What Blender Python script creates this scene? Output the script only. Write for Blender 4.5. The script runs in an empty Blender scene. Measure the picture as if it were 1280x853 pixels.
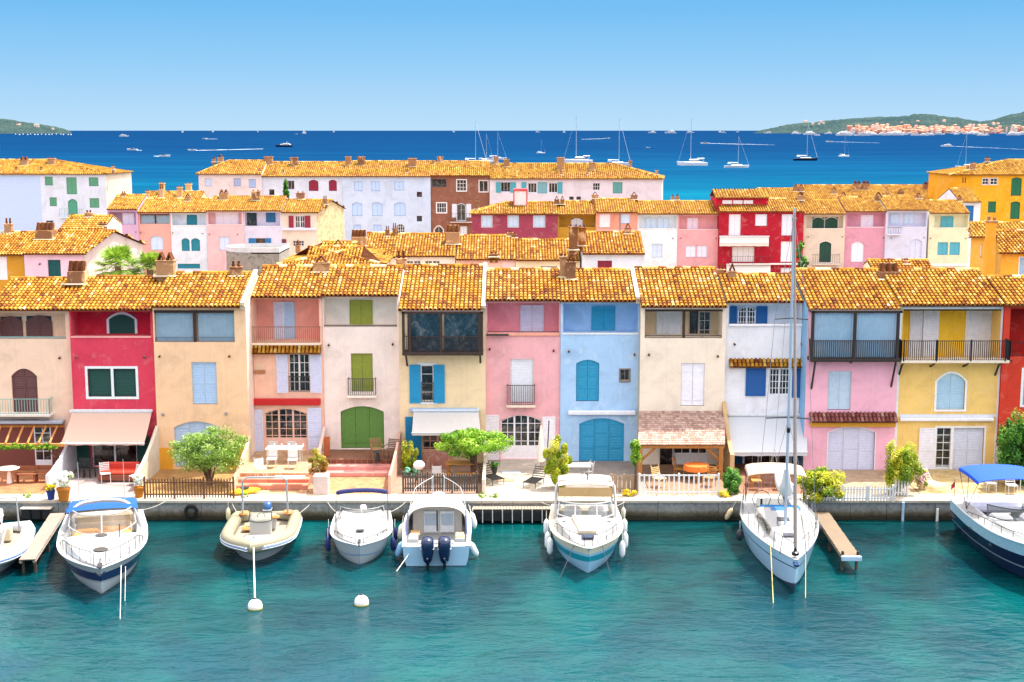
import bpy, math, random
from mathutils import Vector, Matrix
R = math.radians
rnd = random.Random(7)
C = bpy.context.scene.collection
# ---------------------------------------------------------------- camera model (used to turn measurements into metres)
F = 1750.0; HC = 17.4; PITCH = math.atan(263.5 / F)
cp, sp = math.cos(PITCH), math.sin(PITCH)
def P(px, py, Y):
    u = (px - 640) / F; v = (py - 426.5) / F
    t = Y / (cp - v * sp)
    return t * u, HC + t * (-sp - v * cp)
def G(px, py, z=0.0):
    v = (py - 426.5) / F
    t = (z - HC) / (-sp - v * cp)
    return t * (px - 640) / F, t * (cp - v * sp)
def XX(px, Y, z=0.9):
    """x of a pixel column for a point at depth Y and height z"""
    t = (Y * cp + (HC - z) * sp)
    return t * (px - 640) / F
def ridge(Ye, ze, py, s):
    v = (py - 426.5) / F
    k = (-sp - v * cp) / (cp - v * sp)
    Y = (ze - s * Ye - HC) / (k - s)
    return Y, ze + s * (Y - Ye)

def lin(h, g=1.0):
    h = h.lstrip('#')
    o = []
    for i in (0, 2, 4):
        c = int(h[i:i + 2], 16) / 255.0
        o.append((c / 12.92 if c <= .04045 else ((c + .055) / 1.055) ** 2.4) * g)
    return o[0], o[1], o[2], 1.0

# ---------------------------------------------------------------- mesh builder
class MB:
    def __init__(s):
        s.v = []; s.f = []; s.m = []; s.t = []; s.tc = 0.5
    def vs(s, pts):
        b = len(s.v); s.v.extend([tuple(p) for p in pts]); s.t.extend([s.tc] * len(pts)); return b
    def face(s, idx, m=0):
        s.f.append(tuple(idx)); s.m.append(m)
    def poly(s, pts, m=0):
        b = s.vs(pts); s.face(range(b, b + len(pts)), m); return s
    def hexa(s, p, m=0):
        b = s.vs(p)
        for q in ((0, 3, 2, 1), (4, 5, 6, 7), (0, 1, 5, 4), (1, 2, 6, 5), (2, 3, 7, 6), (3, 0, 4, 7)):
            s.face([b + i for i in q], m)
        return s
    def box(s, x0, x1, y0, y1, z0, z1, m=0):
        if x0 > x1: x0, x1 = x1, x0
        if y0 > y1: y0, y1 = y1, y0
        if z0 > z1: z0, z1 = z1, z0
        return s.hexa([(x0, y0, z0), (x1, y0, z0), (x1, y1, z0), (x0, y1, z0), (x0, y0, z1), (x1, y0, z1), (x1, y1, z1), (x0, y1, z1)], m)
    def cbox(s, cx, cy, cz, sx, sy, sz, c=.03, m=0, rot=0, tilt=0):
        """box with all edges chamfered, centre + full sizes"""
        M = Matrix.Translation((cx, cy, cz)) @ Matrix.Rotation(rot, 4, 'Z') @ Matrix.Rotation(tilt, 4, 'X')
        hx, hy, hz = sx / 2, sy / 2, sz / 2; c = min(c, hx * .9, hy * .9, hz * .9)
        rings = []
        def oct_(hx, hy, z, k):
            k = max(k, 1e-4)
            return [(hx, -hy + k, z), (hx, hy - k, z), (hx - k, hy, z), (-hx + k, hy, z), (-hx, hy - k, z), (-hx, -hy + k, z), (-hx + k, -hy, z), (hx - k, -hy, z)]
        rs = [oct_(hx - c, hy - c, -hz, c * .4), oct_(hx, hy, -hz + c, c), oct_(hx, hy, hz - c, c), oct_(hx - c, hy - c, hz, c * .4)]
        bs = [s.vs([M @ Vector(p) for p in r]) for r in rs]
        for a, b in zip(bs, bs[1:]):
            for i in range(8):
                j = (i + 1) % 8; s.face((a + i, a + j, b + j, b + i), m)
        s.face([bs[0] + i for i in reversed(range(8))], m); s.face([bs[-1] + i for i in range(8)], m)
        return s
    def tube(s, pts, r, n=6, m=0, cap=True):
        pts = [Vector(p) for p in pts]
        rr = r if isinstance(r, (list, tuple)) else [r] * len(pts)
        rings = []; up = None
        for i, p in enumerate(pts):
            d = (pts[min(i + 1, len(pts) - 1)] - pts[max(i - 1, 0)])
            if d.length < 1e-9: d = Vector((0, 0, 1))
            d.normalize()
            if up is None:
                up = Vector((0, 0, 1)) if abs(d.z) < .9 else Vector((1, 0, 0))
            a = d.cross(up); a.normalize(); b = a.cross(d); up = b
            rings.append(s.vs([p + (a * math.cos(t) + b * math.sin(t)) * rr[i] for t in [2 * math.pi * k / n for k in range(n)]]))
        for A, B in zip(rings, rings[1:]):
            for k in range(n):
                j = (k + 1) % n; s.face((A + k, A + j, B + j, B + k), m)
        if cap:
            s.face([rings[0] + k for k in reversed(range(n))], m); s.face([rings[-1] + k for k in range(n)], m)
        return s
    def cyl(s, x, y, z0, z1, r0, r1=None, n=14, m=0):
        return s.tube([(x, y, z0), (x, y, z1)], [r0, r0 if r1 is None else r1], n, m)
    def lathe(s, cx, cy, prof, n=16, m=0):
        bs = [s.vs([(cx + r * math.cos(2 * math.pi * k / n), cy + r * math.sin(2 * math.pi * k / n), z) for k in range(n)]) for r, z in prof]
        for a, b in zip(bs, bs[1:]):
            for k in range(n):
                j = (k + 1) % n; s.face((a + k, a + j, b + j, b + k), m)
        s.face([bs[0] + k for k in reversed(range(n))], m); s.face([bs[-1] + k for k in range(n)], m)
        return s
    def ball(s, c, r, n=10, m=0, sz=1.0):
        pr = [(max(r * math.sin(math.pi * i / n), 1e-3), c[2] - r * sz * math.cos(math.pi * i / n)) for i in range(n + 1)]
        return s.lathe(c[0], c[1], pr, max(8, n + 2), m)
    def grid(s, rows, m=0, closed=False):
        """rows: list of equal-length point lists"""
        bs = [s.vs(r) for r in rows]; n = len(rows[0])
        for a, b in zip(bs, bs[1:]):
            for k in range(n if closed else n - 1):
                j = (k + 1) % n
                s.face((a + k, a + j, b + j, b + k), m if not callable(m) else m(k))
        return s
    def prism(s, pts2, y0, y1, m=0):
        """outline in x,z extruded along y (front first)"""
        n = len(pts2)
        a = s.vs([(x, y0, z) for x, z in pts2]); b = s.vs([(x, y1, z) for x, z in pts2])
        s.face([a + i for i in range(n)], m); s.face([b + i for i in reversed(range(n))], m)
        for i in range(n):
            j = (i + 1) % n; s.face((a + i, b + i, b + j, a + j), m)
        return s
    def build(s, name, mats, parent=None, smooth=None):
        if not s.v: return None
        if not isinstance(mats, (list, tuple)): mats = [mats]
        off = Vector((0, 0, 0)); r = parent
        while r is not None:
            if r.name not in LOCALS: off += r.location
            r = r.parent
        me = bpy.data.meshes.new(name)
        if off.length > 0:
            me.from_pydata([(x - off.x, y - off.y, z - off.z) for x, y, z in s.v], [], s.f)
        else:
            me.from_pydata(s.v, [], s.f)
        for mm in mats: me.materials.append(mm)
        if len(mats) > 1: me.polygons.foreach_set('material_index', s.m)
        if any(t != .5 for t in s.t):
            at = me.attributes.new('tint', 'FLOAT', 'POINT'); at.data.foreach_set('value', s.t)
        if smooth is not None:
            me.polygons.foreach_set('use_smooth', [True] * len(me.polygons)); me.set_sharp_from_angle(angle=R(smooth))
        me.validate()
        o = bpy.data.objects.new(name, me); C.objects.link(o)
        if parent is not None: o.parent = parent
        return o

LOCALS = set()     # things whose parts are modelled about their own origin
def tag(o, label=None, cat=None, group=None, kind=None):
    if label: o['label'] = label
    if cat: o['category'] = cat
    if group: o['group'] = group
    if kind: o['kind'] = kind
    return o
def thing(name, label, cat, loc=(0, 0, 0), rz=0, group=None):
    o = bpy.data.objects.new(name, None); C.objects.link(o); o.empty_display_size = .3
    o.location = loc; o.rotation_euler = (0, 0, rz)
    return tag(o, label, cat, group)
def struct(o, label=None, cat=None):
    return tag(o, label, cat, kind='structure')

# ---------------------------------------------------------------- materials
_mc = {}
def nodes(name):
    m = bpy.data.materials.new(name); m.use_nodes = True
    nt = m.node_tree; b = nt.nodes['Principled BSDF']
    return m, nt, b
def N(nt, typ, **kw):
    n = nt.nodes.new(typ)
    for k, v in kw.items():
        if k.startswith('i_'): n.inputs[int(k[2:])].default_value = v
        else: setattr(n, k, v)
    return n
def L(nt, a, b): nt.links.new(a, b)
def ramp(nt, fac, stops, interp='LINEAR'):
    n = nt.nodes.new('ShaderNodeValToRGB'); n.color_ramp.interpolation = interp
    e = n.color_ramp.elements
    while len(e) > 1: e.remove(e[-1])
    e[0].position = stops[0][0]; e[0].color = stops[0][1]
    for p, c in stops[1:]:
        x = e.new(p); x.color = c
    L(nt, fac, n.inputs[0]); return n
def noise(nt, scale, detail=4, rough=.55, dist=0, coord='Object', vec=None, sx=None):
    n = N(nt, 'ShaderNodeTexNoise'); n.inputs['Scale'].default_value = scale; n.inputs['Detail'].default_value = detail
    n.inputs['Roughness'].default_value = rough; n.inputs['Distortion'].default_value = dist
    if vec is None:
        tc = N(nt, 'ShaderNodeTexCoord'); vec = tc.outputs[coord]
    if sx:
        mp = N(nt, 'ShaderNodeMapping'); mp.inputs['Scale'].default_value = sx; L(nt, vec, mp.inputs[0]); vec = mp.outputs[0]
    L(nt, vec, n.inputs['Vector']); return n
def bump(nt, b, h, strength=.3, dist=.02):
    n = N(nt, 'ShaderNodeBump'); n.inputs['Strength'].default_value = strength; n.inputs['Distance'].default_value = dist
    L(nt, h, n.inputs['Height']); L(nt, n.outputs[0], b.inputs['Normal']); return n
def sc(c, k): return (min(c[0] * k, 1), min(c[1] * k, 1), min(c[2] * k, 1), 1)
def mixc(nt, fac, a, b, blend='MIX'):
    n = N(nt, 'ShaderNodeMix', data_type='RGBA', blend_type=blend)
    for i, x in ((6, a), (7, b)):
        if isinstance(x, tuple): n.inputs[i].default_value = x
        else: L(nt, x, n.inputs[i])
    if isinstance(fac, (int, float)): n.inputs[0].default_value = fac
    else: L(nt, fac, n.inputs[0])
    return n.outputs[2]

def plaster(hexc, patch=None, amt=.5, stone=False, gain=1.12):
    k = ('pl', hexc, patch, amt, stone, gain)
    if k in _mc: return _mc[k]
    m, nt, b = nodes('plaster_' + hexc); c = lin(hexc); gk = min(gain, .88 / max(c[:3])); c = tuple(v * gk + .01 for v in c[:3]) + (1,)
    n1 = noise(nt, .55, 5, .65, 1.2); n2 = noise(nt, 7, 4, .6)
    n3 = noise(nt, 1.0, 3, .6, 0, sx=(7.0, 7.0, .3))
    r1 = ramp(nt, n1.outputs[0], [(.3, sc(c, .84)), (.5, c), (.72, sc(c, 1.1))])
    col = r1.outputs[0]
    pc = lin(patch) if patch else sc((c[0] * .8 + .17, c[1] * .8 + .15, c[2] * .8 + .12, 1), 1)
    n4 = noise(nt, 1.3, 6, .72, .6); f = ramp(nt, n4.outputs[0], [(.53, (0, 0, 0, 1)), (.63, (1, 1, 1, 1))])
    mt = N(nt, 'ShaderNodeMath', operation='MULTIPLY'); L(nt, f.outputs[0], mt.inputs[0]); mt.inputs[1].default_value = amt
    col = mixc(nt, mt.outputs[0], col, pc)
    f2 = ramp(nt, n3.outputs[0], [(.55, (1, 1, 1, 1)), (.85, (.8, .75, .7, 1))])
    col = mixc(nt, .5, col, f2.outputs[0], 'MULTIPLY')
    f3 = ramp(nt, n2.outputs[0], [(.3, (.93, .93, .93, 1)), (.7, (1, 1, 1, 1))])
    col = mixc(nt, .8, col, f3.outputs[0], 'MULTIPLY')
    if stone:
        vo = N(nt, 'ShaderNodeTexVoronoi', feature='DISTANCE_TO_EDGE'); vo.inputs['Scale'].default_value = 3.2
        tc = N(nt, 'ShaderNodeTexCoord'); L(nt, tc.outputs['Object'], vo.inputs['Vector'])
        vo2 = N(nt, 'ShaderNodeTexVoronoi'); vo2.inputs['Scale'].default_value = 3.2; L(nt, tc.outputs['Object'], vo2.inputs['Vector'])
        sp_ = N(nt, 'ShaderNodeSeparateColor'); L(nt, vo2.outputs['Color'], sp_.inputs[0])
        r2 = ramp(nt, sp_.outputs[0], [(0, sc(c, .62)), (.5, sc(c, .95)), (1, sc(c, 1.15))])
        e = ramp(nt, vo.outputs['Distance'], [(.03, (1, 1, 1, 1)), (.09, (0, 0, 0, 1))])
        col = mixc(nt, e.outputs[0], r2.outputs[0], sc(c, 1.1))
    L(nt, col, b.inputs['Base Color']); b.inputs['Roughness'].default_value = .92
    b.inputs['Specular IOR Level'].default_value = .15
    bump(nt, b, n2.outputs[0], .45, .02)
    _mc[k] = m; return m

def paint(hexc, rough=.5, var=.12, metal=0, bmp=.1, scale=6, spec=.4):
    k = ('pt', hexc, rough, var, metal)
    if k in _mc: return _mc[k]
    m, nt, b = nodes('paint_' + hexc); c = lin(hexc)
    n1 = noise(nt, scale, 4, .65, .5)
    r1 = ramp(nt, n1.outputs[0], [(.3, sc(c, 1 - var)), (.55, c), (.75, sc(c, 1 + var * .6))])
    L(nt, r1.outputs[0], b.inputs['Base Color']); b.inputs['Roughness'].default_value = rough
    b.inputs['Metallic'].default_value = metal; b.inputs['Specular IOR Level'].default_value = spec
    if bmp: bump(nt, b, n1.outputs[0], bmp, .01)
    _mc[k] = m; return m

def woodm(hexc, rough=.75):
    k = ('wd', hexc)
    if k in _mc: return _mc[k]
    m, nt, b = nodes('wood_' + hexc); c = lin(hexc)
    n1 = noise(nt, 3, 5, .6, 1.0, sx=(9, 9, 1)); n2 = noise(nt, 2.2, 2)
    r1 = ramp(nt, n1.outputs[0], [(.3, sc(c, .6)), (.5, c), (.75, sc(c, 1.25))])
    col = mixc(nt, .35, r1.outputs[0], ramp(nt, n2.outputs[0], [(.3, (.6, .6, .6, 1)), (.7, (1, 1, 1, 1))]).outputs[0], 'MULTIPLY')
    L(nt, col, b.inputs['Base Color']); b.inputs['Roughness'].default_value = rough
    bump(nt, b, n1.outputs[0], .3, .01)
    _mc[k] = m; return m

def tilem(name, stops, gain=.8):
    k = ('tile', name)
    if k in _mc: return _mc[k]
    m, nt, b = nodes('roof_tile_' + name)
    at = N(nt, 'ShaderNodeAttribute', attribute_name='tint')
    n1 = noise(nt, .5, 3); n2 = noise(nt, 9, 4, .7)
    mx = N(nt, 'ShaderNodeMath', operation='MULTIPLY_ADD'); L(nt, n1.outputs[0], mx.inputs[0]); mx.inputs[1].default_value = .5
    L(nt, at.outputs['Fac'], mx.inputs[2])
    ad = N(nt, 'ShaderNodeMath', operation='SUBTRACT'); L(nt, mx.outputs[0], ad.inputs[0]); ad.inputs[1].default_value = .25
    r1 = ramp(nt, ad.outputs[0], [(p, lin(h, gain)) for p, h in stops])
    lich = ramp(nt, n2.outputs[0], [(.33, (.6, .48, .42, 1)), (.45, (1, 1, 1, 1)), (.7, (1.0, 1.0, 1.0, 1))])
    col = mixc(nt, .75, r1.outputs[0], lich.outputs[0], 'MULTIPLY')
    f = ramp(nt, n2.outputs[0], [(.62, (0, 0, 0, 1)), (.72, (.55, .55, .55, 1))])
    col = mixc(nt, f.outputs[0], col, lin('ecd9a8'))
    L(nt, col, b.inputs['Base Color']); b.inputs['Roughness'].default_value = .85
    b.inputs['Specular IOR Level'].default_value = .2
    bump(nt, b, n2.outputs[0], .4, .01)
    _mc[k] = m; return m

def leafm(name, stops, trans=.25):
    k = ('leaf', name)
    if k in _mc: return _mc[k]
    m, nt, b = nodes('leaf_' + name)
    at = N(nt, 'ShaderNodeAttribute', attribute_name='tint')
    r1 = ramp(nt, at.outputs['Fac'], [(p, lin(h)) for p, h in stops])
    L(nt, r1.outputs[0], b.inputs['Base Color']); b.inputs['Roughness'].default_value = .6
    tr = N(nt, 'ShaderNodeBsdfTranslucent'); L(nt, r1.outputs[0], tr.inputs[0])
    ms = N(nt, 'ShaderNodeMixShader'); ms.inputs[0].default_value = trans
    out = nt.nodes['Material Output']
    L(nt, b.outputs[0], ms.inputs[1]); L(nt, tr.outputs[0], ms.inputs[2]); L(nt, ms.outputs[0], out.inputs[0])
    _mc[k] = m; return m

def paving(name, cols, size=.3, mortar='b9a78c', brick=True, gain=.62):
    k = ('pv', name)
    if k in _mc: return _mc[k]
    m, nt, b = nodes('paving_' + name)
    tc = N(nt, 'ShaderNodeTexCoord')
    br = N(nt, 'ShaderNodeTexBrick'); L(nt, tc.outputs['Object'], br.inputs['Vector'])
    br.offset = .5 if brick else 0
    br.inputs['Scale'].default_value = 1.0
    br.inputs['Brick Width'].default_value = size; br.inputs['Row Height'].default_value = size * (.5 if brick else 1)
    br.inputs['Mortar Size'].default_value = .012; br.inputs['Mortar'].default_value = lin(mortar, gain)
    br.inputs['Color1'].default_value = lin(cols[0], gain); br.inputs['Color2'].default_value = lin(cols[1], gain); br.inputs['Bias'].default_value = 0
    n1 = noise(nt, 1.6, 6, .7, .5)
    r1 = ramp(nt, n1.outputs[0], [(.3, (.55, .5, .45, 1)), (.5, (.95, .95, .95, 1)), (.75, (1.0, 1.0, 1.0, 1))])
    col = mixc(nt, .8, br.outputs[0], r1.outputs[0], 'MULTIPLY')
    if len(cols) > 2:
        n2 = noise(nt, 2.8, 5, .7, .8)
        f = ramp(nt, n2.outputs[0], [(.52, (0, 0, 0, 1)), (.6, (1, 1, 1, 1))])
        col = mixc(nt, f.outputs[0], col, lin(cols[2], gain))
    L(nt, col, b.inputs['Base Color']); b.inputs['Roughness'].default_value = .8
    bump(nt, b, br.outputs['Fac'], .3, .01).invert = True
    _mc[k] = m; return m

def glassm(hexc='10181c', rough=.06):
    k = ('gl', hexc)
    if k in _mc: return _mc[k]
    m, nt, b = nodes('window_glass_' + hexc); c = lin(hexc)
    n1 = noise(nt, 1.7, 4, .7, 1.5)
    r1 = ramp(nt, n1.outputs[0], [(.42, c), (.56, sc((c[0] + .02, c[1] + .02, c[2] + .02, 1), 1.5)), (.66, sc((c[0] + .12, c[1] + .1, c[2] + .08, 1), 1.3))])
    L(nt, r1.outputs[0], b.inputs['Base Color'])
    b.inputs['Roughness'].default_value = rough; b.inputs['Specular IOR Level'].default_value = .6
    _mc[k] = m; return m
def clearm(hexc='c8dce4', alpha=.35, rough=.05):
    k = ('cl', hexc, alpha)
    if k in _mc: return _mc[k]
    m, nt, b = nodes('clear_sheet_' + hexc)
    n1 = noise(nt, 2.5, 3, .5, .5)
    r1 = ramp(nt, n1.outputs[0], [(.3, sc(lin(hexc), .85)), (.7, lin(hexc))]); L(nt, r1.outputs[0], b.inputs['Base Color'])
    b.inputs['Roughness'].default_value = rough; b.inputs['Alpha'].default_value = alpha
    _mc[k] = m; return m

TILE = tilem('ochre', [(0, '643418'), (.22, '94581c'), (.42, 'b67e20'), (.62, 'c69630'), (.8, 'd6b468'), (1, 'ecdcb4')])
TILE2 = tilem('far', [(0, '784418'), (.3, 'a87624'), (.55, 'c29630'), (.8, 'd0ae54'), (1, 'e6d094')])
TILER = tilem('red_brown', [(0, '6a3a38'), (.5, '9a5c55'), (1, 'c89a88')])
VERGE = plaster('d8ccb8', None, .5, gain=.8)
CHIM = plaster('b9895f', 'e8cfa0', .8, gain=.7)
# ---------------------------------------------------------------- roofs
def slope(mb, poly, tw=.21, tl=.36, seg=5, lip=True, base_m=0, seed=0, thick=.10):
    """poly: 3D planar polygon, first edge = eave (left to right seen from outside)"""
    rr = random.Random(seed)
    poly = [Vector(p) for p in poly]
    A = poly[0]; u = (poly[1] - A).normalized()
    n = u.cross(poly[-1] - A).normalized()
    if n.z < 0: n = -n
    v = n.cross(u)
    if (poly[-1] - A).dot(v) < 0: v = -v
    q = [((p - A).dot(u), (p - A).dot(v)) for p in poly]
    def W(a, b, c): return A + u * a + v * b + n * c
    mb.tc = .02  # pan sheet takes the darkest tint: shade between the barrel tiles painted in
    mb.poly([W(a, b, 0) for a, b in q], base_m)
    a0 = min(p[0] for p in q); a1 = max(p[0] for p in q)
    nc = max(1, int(round((a1 - a0) / tw))); tw = (a1 - a0) / nc
    for c in range(nc):
        uc = a0 + (c + .5) * tw
        hit = []
        for (x1, y1), (x2, y2) in zip(q, q[1:] + q[:1]):
            if (x1 - uc) * (x2 - uc) < 0:
                hit.append(y1 + (y2 - y1) * (uc - x1) / (x2 - x1))
        if len(hit) < 2: continue
        v0, v1 = min(hit), max(hit)
        if v1 - v0 < .05: continue
        nr = max(1, int((v1 - v0) / tl + .5)); st = (v1 - v0) / nr
        colt = rr.uniform(-.08, .08)
        for r in range(nr):
            va = v0 + r * st; vb = va + st * 1.12
            if vb > v1 + .02: vb = v1 + .02
            mb.tc = min(1, max(0, rr.gauss(.48, .16) + colt))
            ra = tw * .39 * rr.uniform(.94, 1.05); rb = ra * .8
            du = rr.uniform(-.008, .008); ha = .035 + rr.uniform(0, .012)
            ringA = [W(uc + du + ra * math.cos(math.pi * k / seg), va, ha + ra * .95 * math.sin(math.pi * k / seg)) for k in range(seg + 1)]
            ringB = [W(uc + rb * math.cos(math.pi * k / seg), vb, .005 + rb * .95 * math.sin(math.pi * k / seg)) for k in range(seg + 1)]
            a = mb.vs(ringA); b = mb.vs(ringB)
            for k in range(seg): mb.face((a + k, a + k + 1, b + k + 1, b + k), base_m)
            if lip:
                ri = ra * .72
                cc = mb.vs([W(uc + du + ri * math.cos(math.pi * k / seg), va + .004, ha - .01 + ri * .95 * math.sin(math.pi * k / seg)) for k in range(seg + 1)])
                for k in range(seg): mb.face((a + k, cc + k, cc + k + 1, a + k + 1), base_m)
    mb.tc = .5

def arch_z(x, x0, x1, z1, rise):
    if rise <= 0: return z1
    xc = (x0 + x1) / 2; return z1 - rise * ((x - xc) / ((x1 - x0) / 2)) ** 2

def facade(mb, x0, x1, z0, z1, Y, ops, m=0):
    ops = [(max(o[0], x0 + .03), min(o[1], x1 - .03)) + tuple(o[2:]) for o in ops]
    xs = sorted({x0, x1} | {o[0] for o in ops} | {o[1] for o in ops})
    zs = sorted({z0, z1} | {o[2] for o in ops} | {o[3] for o in ops})
    xs = [x for x in xs if x0 - 1e-6 <= x <= x1 + 1e-6]; zs = [z for z in zs if z0 - 1e-6 <= z <= z1 + 1e-6]
    for a, b in zip(xs, xs[1:]):
        for c, d in zip(zs, zs[1:]):
            if b - a < 1e-5 or d - c < 1e-5: continue
            mx, mz = (a + b) / 2, (c + d) / 2
            if any(o[0] < mx < o[1] and o[2] < mz < o[3] for o in ops): continue
            mb.poly([(a, Y, c), (b, Y, c), (b, Y, d), (a, Y, d)], m)
    for o in ops:
        a, b, c, d, rise, dep = o[:6]; bm = o[6] if len(o) > 6 else None
        a, b, c, d = max(a, x0 + .03), min(b, x1 - .03), max(c, z0), min(d, z1)
        Y2 = Y + dep
        mb.poly([(a, Y, c), (a, Y2, c), (a, Y2, d - rise), (a, Y, d - rise)], m)
        mb.poly([(b, Y, c), (b, Y2, c), (b, Y2, d - rise), (b, Y, d - rise)], m)
        mb.poly([(a, Y, c), (b, Y, c), (b, Y2, c), (a, Y2, c)], m)
        ns = 10 if rise > 0 else 1
        for i in range(ns):
            xa = a + (b - a) * i / ns; xb = a + (b - a) * (i + 1) / ns
            za, zb = arch_z(xa, a, b, d, rise), arch_z(xb, a, b, d, rise)
            mb.poly([(xa, Y, za), (xb, Y, zb), (xb, Y2, zb), (xa, Y2, za)], m)
            if rise > 0: mb.poly([(xa, Y, za), (xb, Y, zb), (xb, Y, d), (xa, Y, d)], m)
        if bm is not None: mb.poly([(a, Y2, c), (b, Y2, c), (b, Y2, d), (a, Y2, d)], bm)

def surround(mb, x0, x1, z0, z1, rise, w, Ya, Yb, sill=True, m=0):
    """frame of width w OUTSIDE the opening (negative w: inside), from Ya (front) to Yb"""
    if w < 0:
        w = -w; x0 += w; x1 -= w; z0 += w; z1 -= w
    zs = z1 - rise
    mb.box(x0 - w, x0, Ya, Yb, z0, zs, m); mb.box(x1, x1 + w, Ya, Yb, z0, zs, m)
    if sill: mb.box(x0 - w, x1 + w, Ya - .012, Yb, z0 - w, z0, m)
    if rise <= 0:
        mb.box(x0 - w, x1 + w, Ya, Yb, z1, z1 + w, m)
    else:
        n = 12
        pin = []; pout = []
        for i in range(n + 1):
            f = i / n
            xi = x0 + (x1 - x0) * f; pin.append((xi, arch_z(xi, x0, x1, z1, rise)))
            xo = x0 - w + (x1 - x0 + 2 * w) * f; pout.append((xo, arch_z(xo, x0 - w, x1 + w, z1 + w, rise + w)))
        for i in range(n):
            a, b, c, d = pin[i], pin[i + 1], pout[i + 1], pout[i]
            mb.hexa([(a[0], Ya, a[1]), (b[0], Ya, b[1]), (b[0], Yb, b[1]), (a[0], Yb, a[1]), (d[0], Ya, d[1]), (c[0], Ya, c[1]), (c[0], Yb, c[1]), (d[0], Yb, d[1])], m)

def leaf(mb, x0, x1, z0, z1, Yf, near, full=None, rise=0, panels=2, flat=False):
    """one shutter leaf, front face at Yf (towards the viewer), full=(X0,X1) span of the whole arch"""
    X0, X1 = full or (x0, x1)
    az = lambda x: arch_z(x, X0, X1, z1, rise)
    n = 5 if rise > 0 else 1
    top = [(x1 - (x1 - x0) * i / n, az(x1 - (x1 - x0) * i / n)) for i in range(n + 1)]
    t = .02; rec = .038 if (near and not flat) else .012
    mb.prism([(x0, z0), (x1, z0)] + top, Yf + rec + .004, Yf + rec + .004 + t)
    if rec < .03: pass
    elif rise > 0:
        zq = min(az(x0 + .055), az(x1 - .055)) - .055; mb.prism([(x0, zq), (x1, zq)] + top, Yf + .012, Yf + rec)
    if not near:
        if not flat:
            w = max(.04, (x1 - x0) * .12)
            zt = min(az(x0), az(x1))
            for a, b in ((x0, x0 + w), (x1 - w, x1)): mb.box(a, b, Yf, Yf + .013, z0, zt)
            for z in ([z0, (z0 + zt) / 2 - w / 2, zt - w] if panels == 2 else [z0, zt - w]): mb.box(x0 + w, x1 - w, Yf, Yf + .013, z, z + w)
        return
    w = .055
    zt = min(az(x0 + w), az(x1 - w))
    mb.box(x0, x0 + w, Yf, Yf + rec + .002, z0, min(az(x0), az(x0 + w))); mb.box(x1 - w, x1, Yf, Yf + rec + .002, z0, min(az(x1), az(x1 - w)))
    if flat:
        for z in (z0 + (z1 - z0) * .12, z0 + (z1 - z0) * .8): mb.box(x0 + .03, x1 - .03, Yf - .01, Yf + .012, z, z + .05)
        nb = max(2, int((x1 - x0) / .14))
        for i in range(1, nb):
            x = x0 + (x1 - x0) * i / nb; mb.box(x - .006, x + .006, Yf + .004, Yf + .014, z0 + .02, az(x) - .02)
        return
    rails = [z0 + (zt - w - z0) * i / panels for i in range(panels + 1)]
    for z in rails: mb.box(x0 + w, x1 - w, Yf, Yf + rec + .002, z, z + w * 1.2)
    for za, zb in zip(rails, rails[1:]):
        z = za + w + .03
        while z < zb - .02:
            mb.hexa([(x0 + w, Yf + .010, z), (x1 - w, Yf + .010, z), (x1 - w, Yf + .018, z), (x0 + w, Yf + .018, z),
                     (x0 + w, Yf + .034, z + .05), (x1 - w, Yf + .034, z + .05), (x1 - w, Yf + .04, z + .05), (x0 + w, Yf + .04, z + .05)])
            z += .08
    # hinges and latch
    for z in (z0 + (zt - z0) * .2, z0 + (zt - z0) * .78): mb.box(x0 - .012, x0 + .05, Yf - .008, Yf, z, z + .03)

IRON = lambda: paint('1c1c1e', .5, .1)
DARKW = lambda: woodm('3a2a20')
def rail(mb, x0, x1, z0, z1, Y, sp_=.11, r=.011, returns=0.0, top=.02):
    mb.box(x0, x1, Y - top, Y + top, z1 - .03, z1); mb.box(x0, x1, Y - .012, Y + .012, z0, z0 + .025)
    n = max(2, int((x1 - x0) / sp_))
    for i in range(n + 1):
        x = x0 + (x1 - x0) * i / n; mb.box(x - r, x + r, Y - r, Y + r, z0, z1 - .02)
    if returns > 0:
        for x in (x0, x1):
            mb.box(x - top, x + top, Y, Y + returns, z1 - .03, z1); k = max(1, int(returns / sp_))
            for i in range(k): mb.box(x - r, x + r, Y + returns * i / k - r, Y + returns * i / k + r, z0, z1 - .02)

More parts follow.
